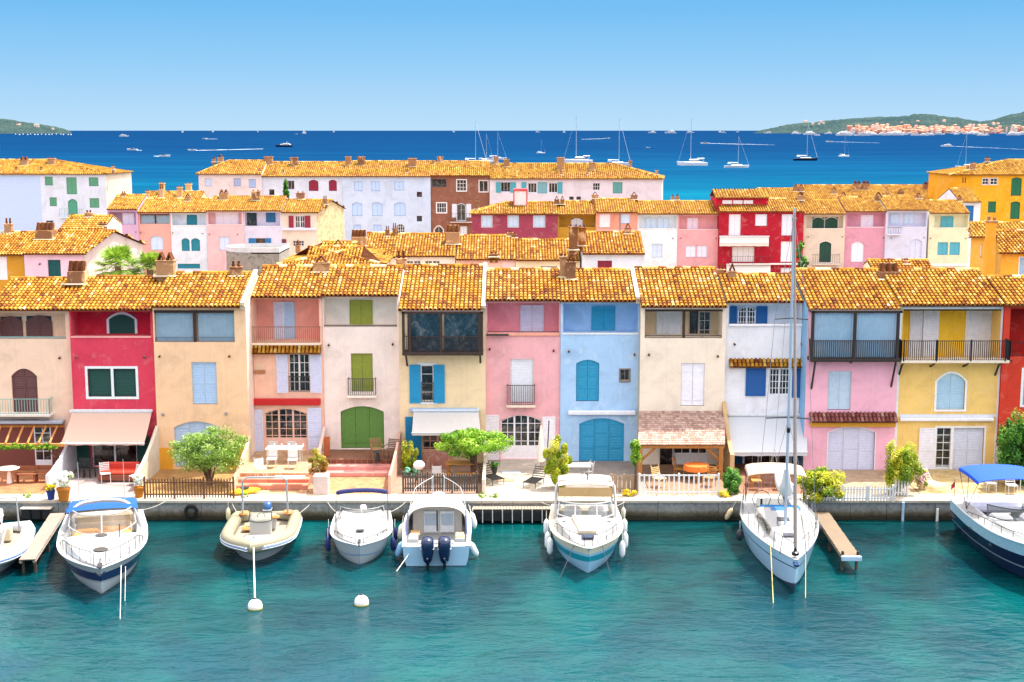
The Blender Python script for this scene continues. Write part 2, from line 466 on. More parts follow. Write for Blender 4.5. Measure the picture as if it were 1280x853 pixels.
def do_ops(root, ops, Y, near, onwall, cuts, wallm=None):
    """builds the openings; onwall False = flush opening cut in the facade; returns nothing, appends cuts"""
    for op in ops:
        k, a, b, c, d = op[:5]; o = dict(op[5]) if len(op) > 5 else {}
        yo = o.get('dy', 0)
        ym = (c + d) / 2
        x0 = P(a, ym, Y)[0]; x1 = P(b, ym, Y)[0]; z1 = P((a + b) / 2, c, Y)[1]; z0 = P((a + b) / 2, d, Y)[1]
        rise = o.get('arch', 0) * (x1 - x0)
        col = o.get('c', 'e8eef8')
        if k in 'SG':
            nm = o.get('name', 'window')
            cut = (not onwall) and not o.get('proud')
            dep = .10 if near else .12
            if cut: cuts.append((x0, x1, z0, z1, rise, dep + .06)); base = Y + dep
            else: base = Y - .075
            f = MB(); fr = o.get('fr')
            g = .012
            if k == 'S':
                if fr: surround(f, x0, x1, z0, z1, rise, o.get('fw', .10), Y - .025 if cut else base - .01, Y + .05 if cut else Y - .002, o.get('sill', True))
                elif cut: surround(f, x0, x1, z0, z1, rise, -.03, base - .01, base + .02, False)
                else: surround(f, x0, x1, z0, z1, rise, .03, base, Y - .002, False)
                w = f.build(nm, paint(fr or col, .6), root)
                ins = .032 if cut and not fr else .004
                n = o.get('n', 2); X0, X1 = x0 + ins, x1 - ins
                for i in range(n):
                    m = MB(); leaf(m, X0 + (X1 - X0) * i / n + .009, X0 + (X1 - X0) * (i + 1) / n - .009, z0 + ins, z1 - ins, base - .005, near, (X0, X1), rise, o.get('p', 2), o.get('flat', False))
                    m.build('shutter', paint(col, .55, .1), w)
                m = MB(); m.poly([(x0, base + .055, z0), (x1, base + .055, z0), (x1, base + .055, z1), (x0, base + .055, z1)]); m.build('pane', glassm(), w)
            else:
                if fr: surround(f, x0, x1, z0, z1, rise, o.get('fw', .09), Y - .03, Y + .03 if cut else Y - .002, o.get('sill', True))
                bw = o.get('bw', .05 if near else .06)
                surround(f, x0, x1, z0, z1, rise, -bw, base, base + .04, True)
                nx, nz = o.get('g', (2, 2)); leafs = o.get('n', 1)
                for i in range(1, leafs):
                    x = x0 + (x1 - x0) * i / leafs; f.box(x - bw * .9, x + bw * .9, base - .004, base + .036, z0 + bw, arch_z(x, x0, x1, z1, rise) - bw)
                mw = .014 if near else .022
                for i in range(1, nx):
                    if leafs > 1 and (i * leafs) % nx == 0: continue
                    x = x0 + (x1 - x0) * i / nx; f.box(x - mw, x + mw, base + .006, base + .03, z0 + bw, arch_z(x, x0, x1, z1, rise) - bw)
                for i in range(1, nz):
                    z = z0 + (z1 - z0) * i / nz
                    hw = (x1 - x0) / 2 if rise <= 0 or z < z1 - rise else (x1 - x0) / 2 * math.sqrt(max(0, (z1 - z) / rise))
                    xc = (x0 + x1) / 2; f.box(xc - hw + bw, xc + hw - bw, base + .008, base + .028, z - mw, z + mw)
                kp = o.get('kick', 0)
                if kp: f.box(x0 + bw, x1 - bw, base + .002, base + .03, z0 + bw, z0 + (z1 - z0) * kp)
                w = f.build(nm, paint(col, .5), root)
                m = MB()
                n = 8 if rise > 0 else 1
                m.poly([(x0, base + .032, z0), (x1, base + .032, z0)] + [(x1 - (x1 - x0) * i / n, base + .032, arch_z(x1 - (x1 - x0) * i / n, x0, x1, z1, rise)) for i in range(n + 1)])
                m.build('pane', glassm(o.get('glass', '10181c')), w)
        elif k == 'O':   # open leaf hooked back against the wall
            m = MB(); leaf(m, x0, x1, z0, z1, Y - .075, near, None, 0, o.get('p', 2), o.get('flat', False)); m.build('shutter', paint(col, .55, .1), root)
        elif k == 'L':
            dep = o.get('dep', 1.4)
            cuts.append((x0, x1, z0, z1, 0, dep, 1))
            if o.get('lin'):
                m = MB(); m.box(x0 + .003, x1 - .003, Y - .02, Y + .12, z1 - o.get('lh', .12), z1 - .004); m.build('lintel', woodm(o['lin']), root)
            for p in o.get('posts', ()):
                x = P(p, ym, Y)[0]; m = MB(); m.box(x - .06, x + .06, Y + .02, Y + .14, z0 + .003, z1 - o.get('lh', 0) - .006); m.build('post', woodm(o.get('pc', '3a2a20')), root)
            if o.get('cop'):
                m = MB(); m.box(x0 - .02, x1 + .02, Y - .04, Y + .16, z0 - .05, z0 + .02); m.build('coping', plaster(o['cop']), root)
            if o.get('rail'):
                m = MB(); h = o.get('rh', .35); rail(m, x0 + .02, x1 - .02, z0 + .03, z0 + h, Y + .06, o.get('rs', 9)); m.build('railing', paint(o['rail'], .5), root)
            do_ops(root, o.get('in', ()), Y + dep, near, True, None)
            for gp in o.get('sheets', ()):
                xa = P(gp[0], ym, Y)[0]; xb = P(gp[1], ym, Y)[0]
                m = MB(); nf = 14
                m.grid([[(xa + (xb - xa) * i / nf, Y + .16 + .012 * (i % 2), z) for i in range(nf + 1)] for z in (z0 + .02, z1 - .13)]); m.build('curtain_sheet', clearm(gp[2], gp[3], .3), root)
        elif k == 'R':
            out = o.get('out', .15); m = MB()
            rail(m, x0, x1, z0, z1, Y - out, o.get('s', .12), o.get('r', .011), out - .01)
            rr_ = m.build('railing', paint(col, .5), root)
            if o.get('slab'):
                m = MB(); m.cbox((x0 + x1) / 2, Y - out / 2 - .03, z0 - .07, x1 - x0 + .1, out + .10, .13, .02); m.build('balcony_slab', plaster(o['slab']), root)
        elif k == 'V':
            m = MB(); m.tube([(x0, Y + .02, z0), (x0, Y - .14, z0 - .02)], .06, 8); m.tube([(x0, Y - .141, z0 - .02), (x0, Y - .15, z0 - .02)], .042, 8, 1); m.build('drain_spout', [plaster('9a7460'), paint('120c0a', .9)], root)
        elif k == 'M':   # round wall lamp
            m = MB(); m.ball((x0, Y - .08, z0), .08, 8); m.tube([(x0, Y + .01, z0), (x0, Y - .06, z0)], .07, 8); m.build('wall_lamp', paint('8e9298', .3), root)
        elif k == 'B':
            m = MB(); out = o.get('out', .12); m.cbox((x0 + x1) / 2, Y - out / 2 - .002, (z0 + z1) / 2, x1 - x0, out, z1 - z0, o.get('ch', .03)); m.build(o.get('name', 'ledge'), paint(col, .6), root)
        elif k == 'T':   # strip of roof tiles on the facade
            m = MB(); out = o.get('out', .45)
            slope(m, [(x0, Y - out, z0), (x1, Y - out, z0), (x1, Y - .002, z1), (x0, Y - .002, z1)], .2, .3, 6, True, 0, int(a))
            m.poly([(x0, Y - out + .01, z0 - .02), (x1, Y - out + .01, z0 - .02), (x1, Y, z0 - .1), (x0, Y, z0 - .1)])
            m.build('tile_canopy', TILER if o.get('red') else TILE, root)
        elif k == 'A':   # fabric awning on arms: a,b top width; o: x2,x3,y2 front edge
            out = o['out']; Yo = Y - out
            xa, za = P(o.get('x2', a), d, Yo); xb, zb = P(o.get('x3', b), d, Yo)
            zt = z1
            m = MB(); n = 10; rows = []
            for j in range(5):
                fj = j / 4; rows.append([((x0 + (x1 - x0) * i / n) * (1 - fj) + (xa + (xb - xa) * i / n) * fj, (Y - .03) * (1 - fj) + Yo * fj, zt * (1 - fj) + (za + (zb - za) * .5) * fj - .10 * fj * (1 - fj) * 2 - (.03 if o.get('sag') and i % 2 else 0) * fj) for i in range(n + 1)])
            v = o.get('val', .15)
            rows.append([(p[0], p[1] - .01, p[2] - v + (.03 if i % 2 else 0)) for i, p in enumerate(rows[-1])])
            m.grid(rows); aw = m.build('awning', paint(col, .85, .04), root)
            m = MB(); m.tube([(xa - .03, Yo, za + .02), (xb + .03, Yo, za + .02)], .035, 8); m.cbox((x0 + x1) / 2, Y - .09, zt + .03, x1 - x0 + .1, .16, .14, .03)
            for s_ in (.06, .94): m.tube([(x0 + (x1 - x0) * s_, Y - .02, zt - .12), ((x0 + (x1 - x0) * s_ + xa + (xb - xa) * s_) / 2, (Y + Yo) / 2, (zt + za) / 2 - .15), (xa + (xb - xa) * s_, Yo, za)], .02, 6)
            m.build('awning_frame', paint('d8dde2', .4), aw)

def chimney(roof, cx, cy, zb, zt, w, kind, col='b98a62'):
    if col == 'b98a62': col = ('b98a62', '9c7050', 'c49a70', 'a87c64')[int(abs(cx) * 7) % 4]
    m = MB(); dpt = w * .75
    hh = zt - zb
    if kind == 'tent':      # rendered stack with leaning tiles on top
        nt_ = max(1, int(round(w / .55))); zc = zt - min(.42, hh * .45)
        m.cbox(cx, cy, (zb - .4 + zc) / 2, w, dpt, zc - zb + .4, .02); m.cbox(cx, cy, zc, w + .08, dpt + .08, .06, .01)
        for i in range(nt_):
            x = cx + (i - (nt_ - 1) / 2) * (w / nt_); hw = w / nt_ * .42
            for s_ in (-1, 1):
                m.hexa([(x + s_ * hw, cy - dpt * .45, zc), (x + s_ * hw, cy + dpt * .45, zc), (x + s_ * (hw - .06), cy + dpt * .45, zc), (x + s_ * (hw - .06), cy - dpt * .45, zc),
                        (x + s_ * .02, cy - dpt * .38, zt), (x + s_ * .02, cy + dpt * .38, zt), (x - s_ * .04, cy + dpt * .38, zt - .03), (x - s_ * .04, cy - dpt * .38, zt - .03)], 1)
    elif kind == 'row':     # stack with a row of barrel tiles
        zc = zt - min(.5, hh * .5); nt_ = max(2, int(round(w / .3)))
        m.cbox(cx, cy, (zb - .4 + zc) / 2, w, dpt, zc - zb + .4, .02)
        for i in range(nt_):
            x = cx + (i - (nt_ - 1) / 2) * (w / nt_)
            m.tube([(x, cy - dpt * .3, zc - .02), (x, cy - dpt * .12, zt)], [w / nt_ * .44, w / nt_ * .3], 7, 1)
        m.cbox(cx, cy + dpt * .2, (zc + zt) / 2, w * .9, dpt * .3, (zt - zc), .02)
    elif kind == 'pots':
        zc = zb + hh * .6; m.cbox(cx, cy, (zb - .4 + zc) / 2, w, dpt, zc - zb + .4, .02); m.cbox(cx, cy, zc, w + .1, dpt + .1, .07, .01)
        for s_ in (-.25, .25): m.lathe(cx + s_ * w, cy, [(w * .14, zc + .03), (w * .16, zc + .08), (w * .11, zt - .06), (w * .15, zt)], 9, 1)
    else:                   # box: brick stack with slab
        m.cbox(cx, cy, (zb - .4 + zt - .1) / 2, w, dpt, zt - zb + .3, .02); m.cbox(cx, cy, zt - .07, w + .12, dpt + .12, .1, .02)
        for s_ in (-1, 1): m.box(cx + s_ * w * .3 - .05, cx + s_ * w * .3 + .05, cy - dpt * .3, cy + dpt * .3, zt - .02, zt + .12, 1)
    # mortar collar
    m.cbox(cx, cy - .05, zb + .02, w + .25, dpt + .3, .08, .03, 2)
    m.build('chimney', [plaster(col, 'e0b88a', .9, gain=.7), TILER if kind == 'box' else TILE, VERGE], roof)

def H(label, px0, px1, Y, eave, rpy, wall, ops=(), chim=(), name='row_house', cat='house', group=None, near=False, sl=.32, zb=.9,
      xr=None, xl=None, hipl=0, hipr=0, tile=None, verge=None, over=.35, mat=None, side=None, depthmul=1.0, tw=None, tl=None, back=None):
    tile = tile or (TILE if near else TILE2)
    xc = (px0 + px1) / 2
    x0, ze = P(px0, eave, Y); x1 = P(px1, eave, Y)[0]
    x1 -= .004
    Ye = Y - over
    zeave = P(xc, eave, Ye)[1]
    Yr, zr = ridge(Ye, zeave, rpy, sl)
    Yb = Y + 2 * (Yr - Y) * depthmul
    zw = zeave + sl * over - .07       # wall top at the facade
    root = thing(name, label, cat, ((x0 + x1) / 2, Y, zb), 0, group)
    X0b = XX(xl, Yb, zeave) if xl is not None else x0
    X1b = XX(xr, Yb, zeave) if xr is not None else x1
    lx = lambda y: x0 + (X0b - x0) * (y - Y) / (Yb - Y)
    rx = lambda y: x1 + (X1b - x1) * (y - Y) / (Yb - Y)
    wm = mat or plaster(wall, gain=1.12 if near else .9)
    cuts = []
    do_ops(root, ops, Y, near, False, cuts)
    mb = MB()
    facade(mb, x0, x1, zb - .3, zw, Y, cuts)
    zbk = zw if not back else back
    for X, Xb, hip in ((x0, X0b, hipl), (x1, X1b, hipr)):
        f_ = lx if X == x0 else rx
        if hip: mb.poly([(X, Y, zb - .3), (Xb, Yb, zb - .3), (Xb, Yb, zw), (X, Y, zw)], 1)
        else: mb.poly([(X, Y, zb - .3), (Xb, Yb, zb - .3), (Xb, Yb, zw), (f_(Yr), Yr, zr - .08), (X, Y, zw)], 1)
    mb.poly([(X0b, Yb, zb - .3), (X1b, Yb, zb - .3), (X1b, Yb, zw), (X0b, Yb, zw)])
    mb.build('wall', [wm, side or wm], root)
    # roof
    m = MB(); ov = .0 if near else 0
    eL, eR = x0 - ov, x1 + ov
    if xr is not None or hipr: eR += .25
    if xl is not None or hipl: eL -= .25
    rl = lx(Yr) + (hipl if hipl else (-.2 if xl is not None else 0)); rrr = rx(Yr) - (hipr if hipr else (-.2 if xr is not None else 0))
    q = dict(tw=tw or (.21 if near else .25), tl=tl or (.32 if near else .4), seg=5 if near else 3, lip=near)
    seed = int(px0 * 7 + eave)
    slope(m, [(eL, Ye, zeave), (eR, Ye, zeave), (rrr, Yr, zr), (rl, Yr, zr)], seed=seed, **q)
    # eave underside + row of bedding
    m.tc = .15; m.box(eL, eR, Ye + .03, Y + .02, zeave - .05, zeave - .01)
    yb2 = Yb + over; bl = X0b - (.25 if xl is not None or hipl else 0); br = X1b + (.25 if xr is not None or hipr else 0)
    m.tc = .5
    slope(m, [(br, yb2, zeave), (bl, yb2, zeave), (rl, Yr, zr), (rrr, Yr, zr)], tw=.5, tl=.8, seg=3, lip=False, seed=seed + 1)
    if hipr: slope(m, [(eR, Ye, zeave), (br, yb2, zeave), (rrr, Yr, zr)], seed=seed + 2, **q)
    if hipl: slope(m, [(bl, yb2, zeave), (eL, Ye, zeave), (rl, Yr, zr)], seed=seed + 3, **q)
    # ridge tiles
    n = max(1, int((rrr - rl) / .4)); rr2 = random.Random(seed)
    def rtiles(a, b):
        a, b = Vector(a), Vector(b); n = max(1, int((b - a).length / .4))
        for i in range(n):
            m.tc = rr2.random(); p = a.lerp(b, i / n); p2 = a.lerp(b, min(1, (i + 1.1) / n)); m.tube([p, p2], [.12, .1], 8)
        m.tc = .5
    rtiles((rl, Yr, zr + .02), (rrr, Yr, zr + .02))
    if hipr: rtiles((eR, Ye, zeave + .05), (rrr, Yr, zr + .02))
    if hipl: rtiles((eL, Ye, zeave + .05), (rl, Yr, zr + .02))
    roof = m.build('roof', tile, root)
    if verge:
        for s_ in verge:
            m = MB(); xe = x0 + .10 if s_ == 'l' else x1 - .10
            m.hexa([(xe - .1, Ye + .02, zeave - .1), (xe + .1, Ye + .02, zeave - .1), (xe + .1, Yr, zr - .1), (xe - .1, Yr, zr - .1),
                    (xe - .1, Ye + .02, zeave + .22), (xe + .1, Ye + .02, zeave + .22), (xe + .1, Yr, zr + .20), (xe - .1, Yr, zr + .20)])
            m.build('verge', VERGE, roof)
    for ch in chim:
        cx, ty, by, w, kind = ch[:5]
        dY = ch[5] if len(ch) > 5 else .5
        Yc = Yr - dY
        # walk down the slope until the base pixel is matched
        if by:
            v = (by - 426.5) / F; k_ = (-sp - v * cp) / (cp - v * sp)
            Yc = (zeave - sl * Ye - HC) / (k_ - sl); Yc = min(max(Yc, Ye + .6), Yr + .3)
        zb_ = zeave + sl * (Yc - Ye); X, zt = P(cx, ty, Yc)
        wid = P(cx + w, ty, Yc)[0] - X
        chimney(roof, X, Yc + wid * .37, zb_, max(zt, zb_ + .35), wid, kind, ch[6] if len(ch) > 6 else 'b98a62')
    return root, x0, x1, zw
# ---------------------------------------------------------------- front row
GF = 'houses in the front row along the quay'
PB = 'b7d3f0'   # pale blue paint
WH = 'eef0f6'
LV = 'd9dcf2'
def S(a, b, t_, u_, **k): return ('S', a, b, t_, u_, k)
def Gz(a, b, t_, u_, **k): return ('G', a, b, t_, u_, k)
def Lg(a, b, t_, u_, **k): return ('L', a, b, t_, u_, k)
def O(a, b, t_, u_, **k): return ('O', a, b, t_, u_, k)
def Rl(a, b, t_, u_, **k): return ('R', a, b, t_, u_, k)
def V(a, c): return ('V', a, a, c, c)
def B(a, b, t_, u_, **k): return ('B', a, b, t_, u_, k)
def T(a, b, t_, u_, **k): return ('T', a, b, t_, u_, k)
def A(a, b, t_, u_, **k): return ('A', a, b, t_, u_, k)

FR = [
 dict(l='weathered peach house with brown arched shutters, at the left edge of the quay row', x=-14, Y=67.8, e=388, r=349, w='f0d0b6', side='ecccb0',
  ops=[Lg(-12, 82, 391, 424, dep=.9, rail='6fb0b0', rh=.12, **{'in': [S(1, 28, 396, 426, c='6e4a48', n=2, arch=.22), S(34, 65, 395, 426, c='6e4a48', n=2, arch=.22)]}),
       S(15, 47, 461, 516, c='6e4646', n=2, arch=.3, p=3, name='door', sill=False), Rl(-12, 66, 496, 515, c='8fb8b0', out=.55, slab='ddd6cc', s=.13), V(75, 447),
       B(-14, 82, 524, 528, c='a4acb8', out=.5, name='beam'), B(-14, 82, 532, 590, c='7a4238', out=.03, name='dado'), Gz(44, 65, 530, 586, c=WH, g=(2, 5), kick=.2, name='door', fw=.1, proud=1)],
  ch=[]),
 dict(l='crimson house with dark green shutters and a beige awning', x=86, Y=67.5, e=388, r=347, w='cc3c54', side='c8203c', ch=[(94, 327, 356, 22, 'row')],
  ops=[Lg(88.5, 188, 390, 421, dep=1.1, cop='f0b0a8', **{'in': [S(137, 169, 393, 424, c='0d4a40', n=1, arch=.2, fr='dfe8ea', fw=.12, flat=True)]}),
       S(110, 170, 461, 496, c='0b4a42', n=2, fr='e3eef0', fw=.12, p=1), B(139, 142.5, 461, 496, c='e3eef0', out=.035, name='mullion'), V(96, 446), V(181, 446),
       B(88, 190, 512, 516, c='e8ecf4', out=.14, name='ledge'), A(92, 191, 514, 555, c='cdb09e', out=2.0, x2=76, x3=180, val=.08),
       O(91, 113, 545, 588, c='0d4a42', p=1), O(172, 188, 545, 588, c='0d4a42', p=1), Gz(115, 171, 548, 584, c='f2f2f4', g=(2, 1), n=2, name='door', fw=.08, glass='241a14')]),
 dict(l='sand coloured house with pale blue shutters and a glazed top loggia', x=190.5, Y=67.2, e=384, r=342, w='efc8a0', side='f2dcc8', ch=[(205, 316, 346, 22, 'tent'), (294, 327, 346, 14, 'pots')], verge='r',
  ops=[Lg(193, 293, 388, 428, dep=1.3, lin='33201e', lh=.13, posts=(243,), sheets=((194, 240, '9cc0d8', .75), (247, 292, '9cc0d8', .75)), rail='5a7080', rh=.25),
       S(240, 271, 453, 506, c=PB, n=2, p=2), V(200, 445), V(287, 445), ('M', 204, 204, 518, 518), ('M', 283, 283, 517, 517),
       S(218, 275, 527, 584, c='b4cbe4', n=3, arch=.14, p=3, name='door', sill=False), B(190.8, 216, 560, 590, c='e8a830', out=.012, name='dado', ch=.001), B(277, 305, 560, 590, c='e8a830', out=.012, name='dado', ch=.001)]),
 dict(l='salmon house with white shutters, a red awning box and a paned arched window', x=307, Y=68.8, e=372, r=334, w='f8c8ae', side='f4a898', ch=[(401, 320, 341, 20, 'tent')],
  ops=[Lg(313, 399, 374, 428, dep=1.2, **{'in': [S(343, 355, 378, 427, c=LV, n=1, p=3), S(355, 368, 378, 427, c=PB, n=1, p=3)]}), Rl(313, 400, 408, 428, c='8a6a58', out=.12, slab='f6dcc4', s=.10, r=.008),
       T(308, 402, 430, 441, out=.35), Gz(361, 387, 442, 490, c='e8e4e0', g=(4, 4), n=2), O(346, 360, 442, 491, c=LV), O(388, 402, 441, 491, c=LV), Rl(362, 387, 470, 489, c='303438', out=.1, s=.1), B(318, 332, 463, 467, c='b07850', out=.1), B(320, 330, 454, 463, c='e8c8a8', out=.02),
       B(312, 401, 498, 506, c='c01f22', out=.22, name='awning_case'), Gz(331, 384, 511, 562, c='ecc0b0', g=(6, 6), n=3, arch=.12, kick=.28, name='door', sill=False), O(311, 329, 512, 565, c=LV, p=3), O(385, 402, 510, 562, c=LV, p=3)]),
 dict(l='cream white house with moss green shutters and an arched green triple door', x=402, Y=68.9, e=370, r=334, w='f6e6dc', side='f6efe2', patch='f8e4dc', ch=[],
  ops=[Lg(404.5, 496, 373, 409, dep=1.0, rail='444444', rh=.10, **{'in': [S(438, 465, 376, 410, c='9aa23c', n=2, flat=True)]}), V(411, 431), V(491, 430),
       S(439, 466, 442, 490, c='8f9a38', n=2, flat=True), Rl(436, 470, 472, 493, c='4a4c4a', out=.3, s=.1, slab='f0e4d8'),
       S(426, 480, 508, 561, c='5e8a3e', n=3, arch=.13, flat=True, name='door', sill=False)]),
 dict(l='pale yellow house with a dark enclosed wooden balcony and turquoise shutters', x=498, Y=68.6, e=388, r=333, w='fce2b8', side='f6e2c8', ch=[(501, 314, 340, 12, 'pots')], verge='r',
  ops=[Gz(526, 542, 457, 502, c='e6e8ea', g=(1, 4), fr='f2eee6', fw=.14), O(512, 526, 456, 504, c='1f95c8', p=1, flat=True), O(542, 556, 456, 504, c='1f95c8', p=1, flat=True),
       B(512, 597, 510, 515, c='9cb8d8', out=.16), A(517, 598, 513, 542, c='ccc9c4', out=1.5, x2=515, x3=601, val=.1, sag=1), O(507, 527, 521, 577, c='1684b4', p=1, flat=True),
       Gz(528, 566, 536, 576, c='f0b8a0', g=(4, 5), n=2, kick=.35, name='door', sill=False), Rl(527, 542, 478, 502, c='202020', out=.08)]),
 dict(l='rose pink house with white arched french windows and a small iron balconette', x=607, Y=69.0, e=376, r=338, w='f2b2b8', side='e898a4', patch='f4c4c4', ch=[(704, 320, 347, 8, 'box'), (714, 318, 350, 12, 'tent')],
  ops=[Lg(609, 699, 379, 418, dep=1.1, rail='505058', rh=.14, **{'in': [S(651, 679, 382, 420, c=LV, n=2)]}), B(609, 699, 416, 420, c='f0a890', out=.10, name='ledge'), V(612, 436), V(692, 438),
       S(638, 667, 449, 504, c='f0f2f8', n=1, p=1), Rl(634, 668, 480, 505, c='26262a', out=.32, slab='f4dccc', s=.09), O(606, 624, 519, 575, c='f0eaf0', p=2), O(678, 694, 521, 577, c='f4f0f4', p=2),
       Gz(626, 677, 519, 574, c='f6f4f8', g=(6, 5), n=3, arch=.14, kick=.3, name='door', sill=False), B(608, 636, 417, 419, c='404040', out=.3, name='antenna_tray')]),
 dict(l='light blue house with turquoise arched shutters', x=701, Y=68.9, e=377, r=338, w='a9cdf0', side='a4c8ec', patch='c4dcf4', ch=[], verge='r',
  ops=[Lg(704, 798, 380, 417, dep=1.1, cop='f2f4f6', **{'in': [S(740, 768, 384, 418, c='2aa0c8', n=2)]}), V(711, 439), V(793, 443),
       S(720, 749, 450, 502, c='2a9fc8', n=2, arch=.16, p=3), Gz(775, 787, 462, 476, c='8c7c74', g=(2, 1), fr='c8bcb0', fw=.05), B(774, 788, 475, 478, c='8a8078', out=.08),
       B(710, 794, 513, 518, c='e6eaf2', out=.24, name='awning_case'), S(724, 780, 523, 577, c='2a9fcc', n=3, arch=.13, p=3, name='door', sill=False)]),
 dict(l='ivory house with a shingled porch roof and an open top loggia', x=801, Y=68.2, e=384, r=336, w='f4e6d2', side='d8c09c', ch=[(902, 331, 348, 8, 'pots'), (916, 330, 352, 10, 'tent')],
  ops=[Lg(806, 903, 387, 423, dep=1.6, lin='3a2620', lh=.10, posts=(855,), rail='2a2a30', rh=.14, rs=.9, **{'in': [S(821, 851, 389, 424, c='dfe2e6', n=4), Gz(862, 872, 389, 424, c='1a1a1e', g=(1, 1)), Gz(873, 888, 389, 424, c='c8c8c4', g=(2, 3))]}), V(811, 443), V(897, 445),
       S(851, 881, 454, 508, c='f2f3fa', n=2, p=1, flat=True),
       Gz(824, 842, 552, 590, c='f0eaea', g=(1, 1), name='door', glass='100c0a'), Gz(842, 884, 552, 590, c='f4f2f4', g=(4, 5), n=2, kick=.6, name='door')]),
 dict(l='white house with cobalt blue shutters and a wide white awning', x=908, Y=68.4, e=378, r=344, w='eef0f6', side='dfe8f4', patch='f2f2f4', ch=[],
  ops=[Lg(911, 1006, 381, 408, dep=1.0, **{'in': [Gz(922, 944, 383, 409, c='eef0f4', g=(6, 4), n=2, arch=.15), O(912, 921, 383, 409, c='1668ae', p=1), O(945, 959, 383, 409, c='1668ae', p=1)]}), B(911, 1006, 405, 408, c='f4f4f6', out=.1, name='ledge'), V(918, 430), V(1002, 430),
       T(911, 1009, 449, 458, out=.35), Gz(962, 987, 461, 494, c='f0f0f4', g=(6, 4), n=2), O(932, 957, 459, 495, c='155fa8', p=1), O(990, 1010, 461, 497, c='155fa8', p=1),
       A(910, 1008, 519, 566, c='c4cad0', out=2.2, x2=909, x3=1009, val=.18), O(909, 928, 552, 584, c='0a5a82', p=1), O(990, 1008, 556, 586, c='0a5a82', p=1), Gz(930, 985, 555, 584, c='f0e4dc', g=(5, 2), n=3, glass='2a1810')]),
 dict(l='pink house with a blue curtained wooden balcony and lilac arched doors', x=1010, Y=67.1, e=388, r=338, w='f4b8ce', side='7fb4dc', ch=[(1113, 330, 350, 24, 'row')],
  ops=[S(1035, 1064, 464, 513, c='c6dcee', n=2, p=1), T(1011, 1120, 516, 526, out=.45, red=1), B(1012, 1119, 527, 533, c='d8a030', out=.2, name='awning_case'),
       S(1035, 1093, 534, 589, c=LV, n=3, arch=.12, p=2, name='door', fr='e8e4f0', fw=.06, sill=False)]),
 dict(l='yellow house with white shutters and a long black iron balcony', x=1125, Y=67.2, e=382, r=338, w='f6d07c', side='f2c433', ch=[],
  ops=[Lg(1128, 1252, 387, 452, dep=1.5, lin='241812', lh=.06, **{'in': [S(1137, 1152, 387, 452, c='e8eaf2', n=1), S(1153, 1172, 387, 452, c='eef0f6', n=1), S(1208, 1240, 387, 452, c='f0f0f4', n=2, fr='ecebe4', fw=.09)]}), B(1128, 1252, 383.5, 386.5, c='eef0f2', out=.04, name='lintel'),
       S(1171, 1206, 467, 512, c='b8dcf0', n=2, arch=.28, fr='f4f4f6', fw=.10), B(1124, 1241, 522, 526, c='eef0f6', out=.2, name='ledge'), B(1124, 1245, 518, 522, c='e0e4ee', out=.02, name='ledge'),
       O(1148, 1169, 535, 592, c='f0eef4'), Gz(1170, 1189, 535, 592, c='eef2f6', g=(2, 6), kick=.14, name='door', fr='f2f2f4', fw=.09, glass='181c1c'), S(1190, 1229, 535, 592, c='dfe4f4', n=2, fr='f2f2f4', fw=.09, name='door', sill=False)]),
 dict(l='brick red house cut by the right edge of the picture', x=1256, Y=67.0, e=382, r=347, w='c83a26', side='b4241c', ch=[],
  ops=[Lg(1262, 1330, 386, 446, dep=1.4, rail='202020', rh=.7, rs=.1), S(1279, 1310, 463, 506, c='7fc0d8', n=2, fr='eef0f0', fw=.12), V(1263, 450)]),
]
bd = [f['x'] for f in FR] + [1400]
Ys = [f['Y'] for f in FR]
houses = []
for i, f in enumerate(FR):
    a, b = bd[i], bd[i + 1]
    Yi = Ys[i]
    if i > 0 and Ys[i - 1] < Yi: a = 640 + (a - 640) * Ys[i - 1] / Yi
    if i < len(FR) - 1 and Ys[i + 1] < Yi: b = 640 + (b - 640) * Ys[i + 1] / Yi
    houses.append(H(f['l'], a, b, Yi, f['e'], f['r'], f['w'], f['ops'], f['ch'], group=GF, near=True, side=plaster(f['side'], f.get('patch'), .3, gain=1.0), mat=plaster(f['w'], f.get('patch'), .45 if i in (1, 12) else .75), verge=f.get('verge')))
h5, h10, h11, h8, h0 = houses[5][0], houses[10][0], houses[11][0], houses[8][0], houses[0][0]

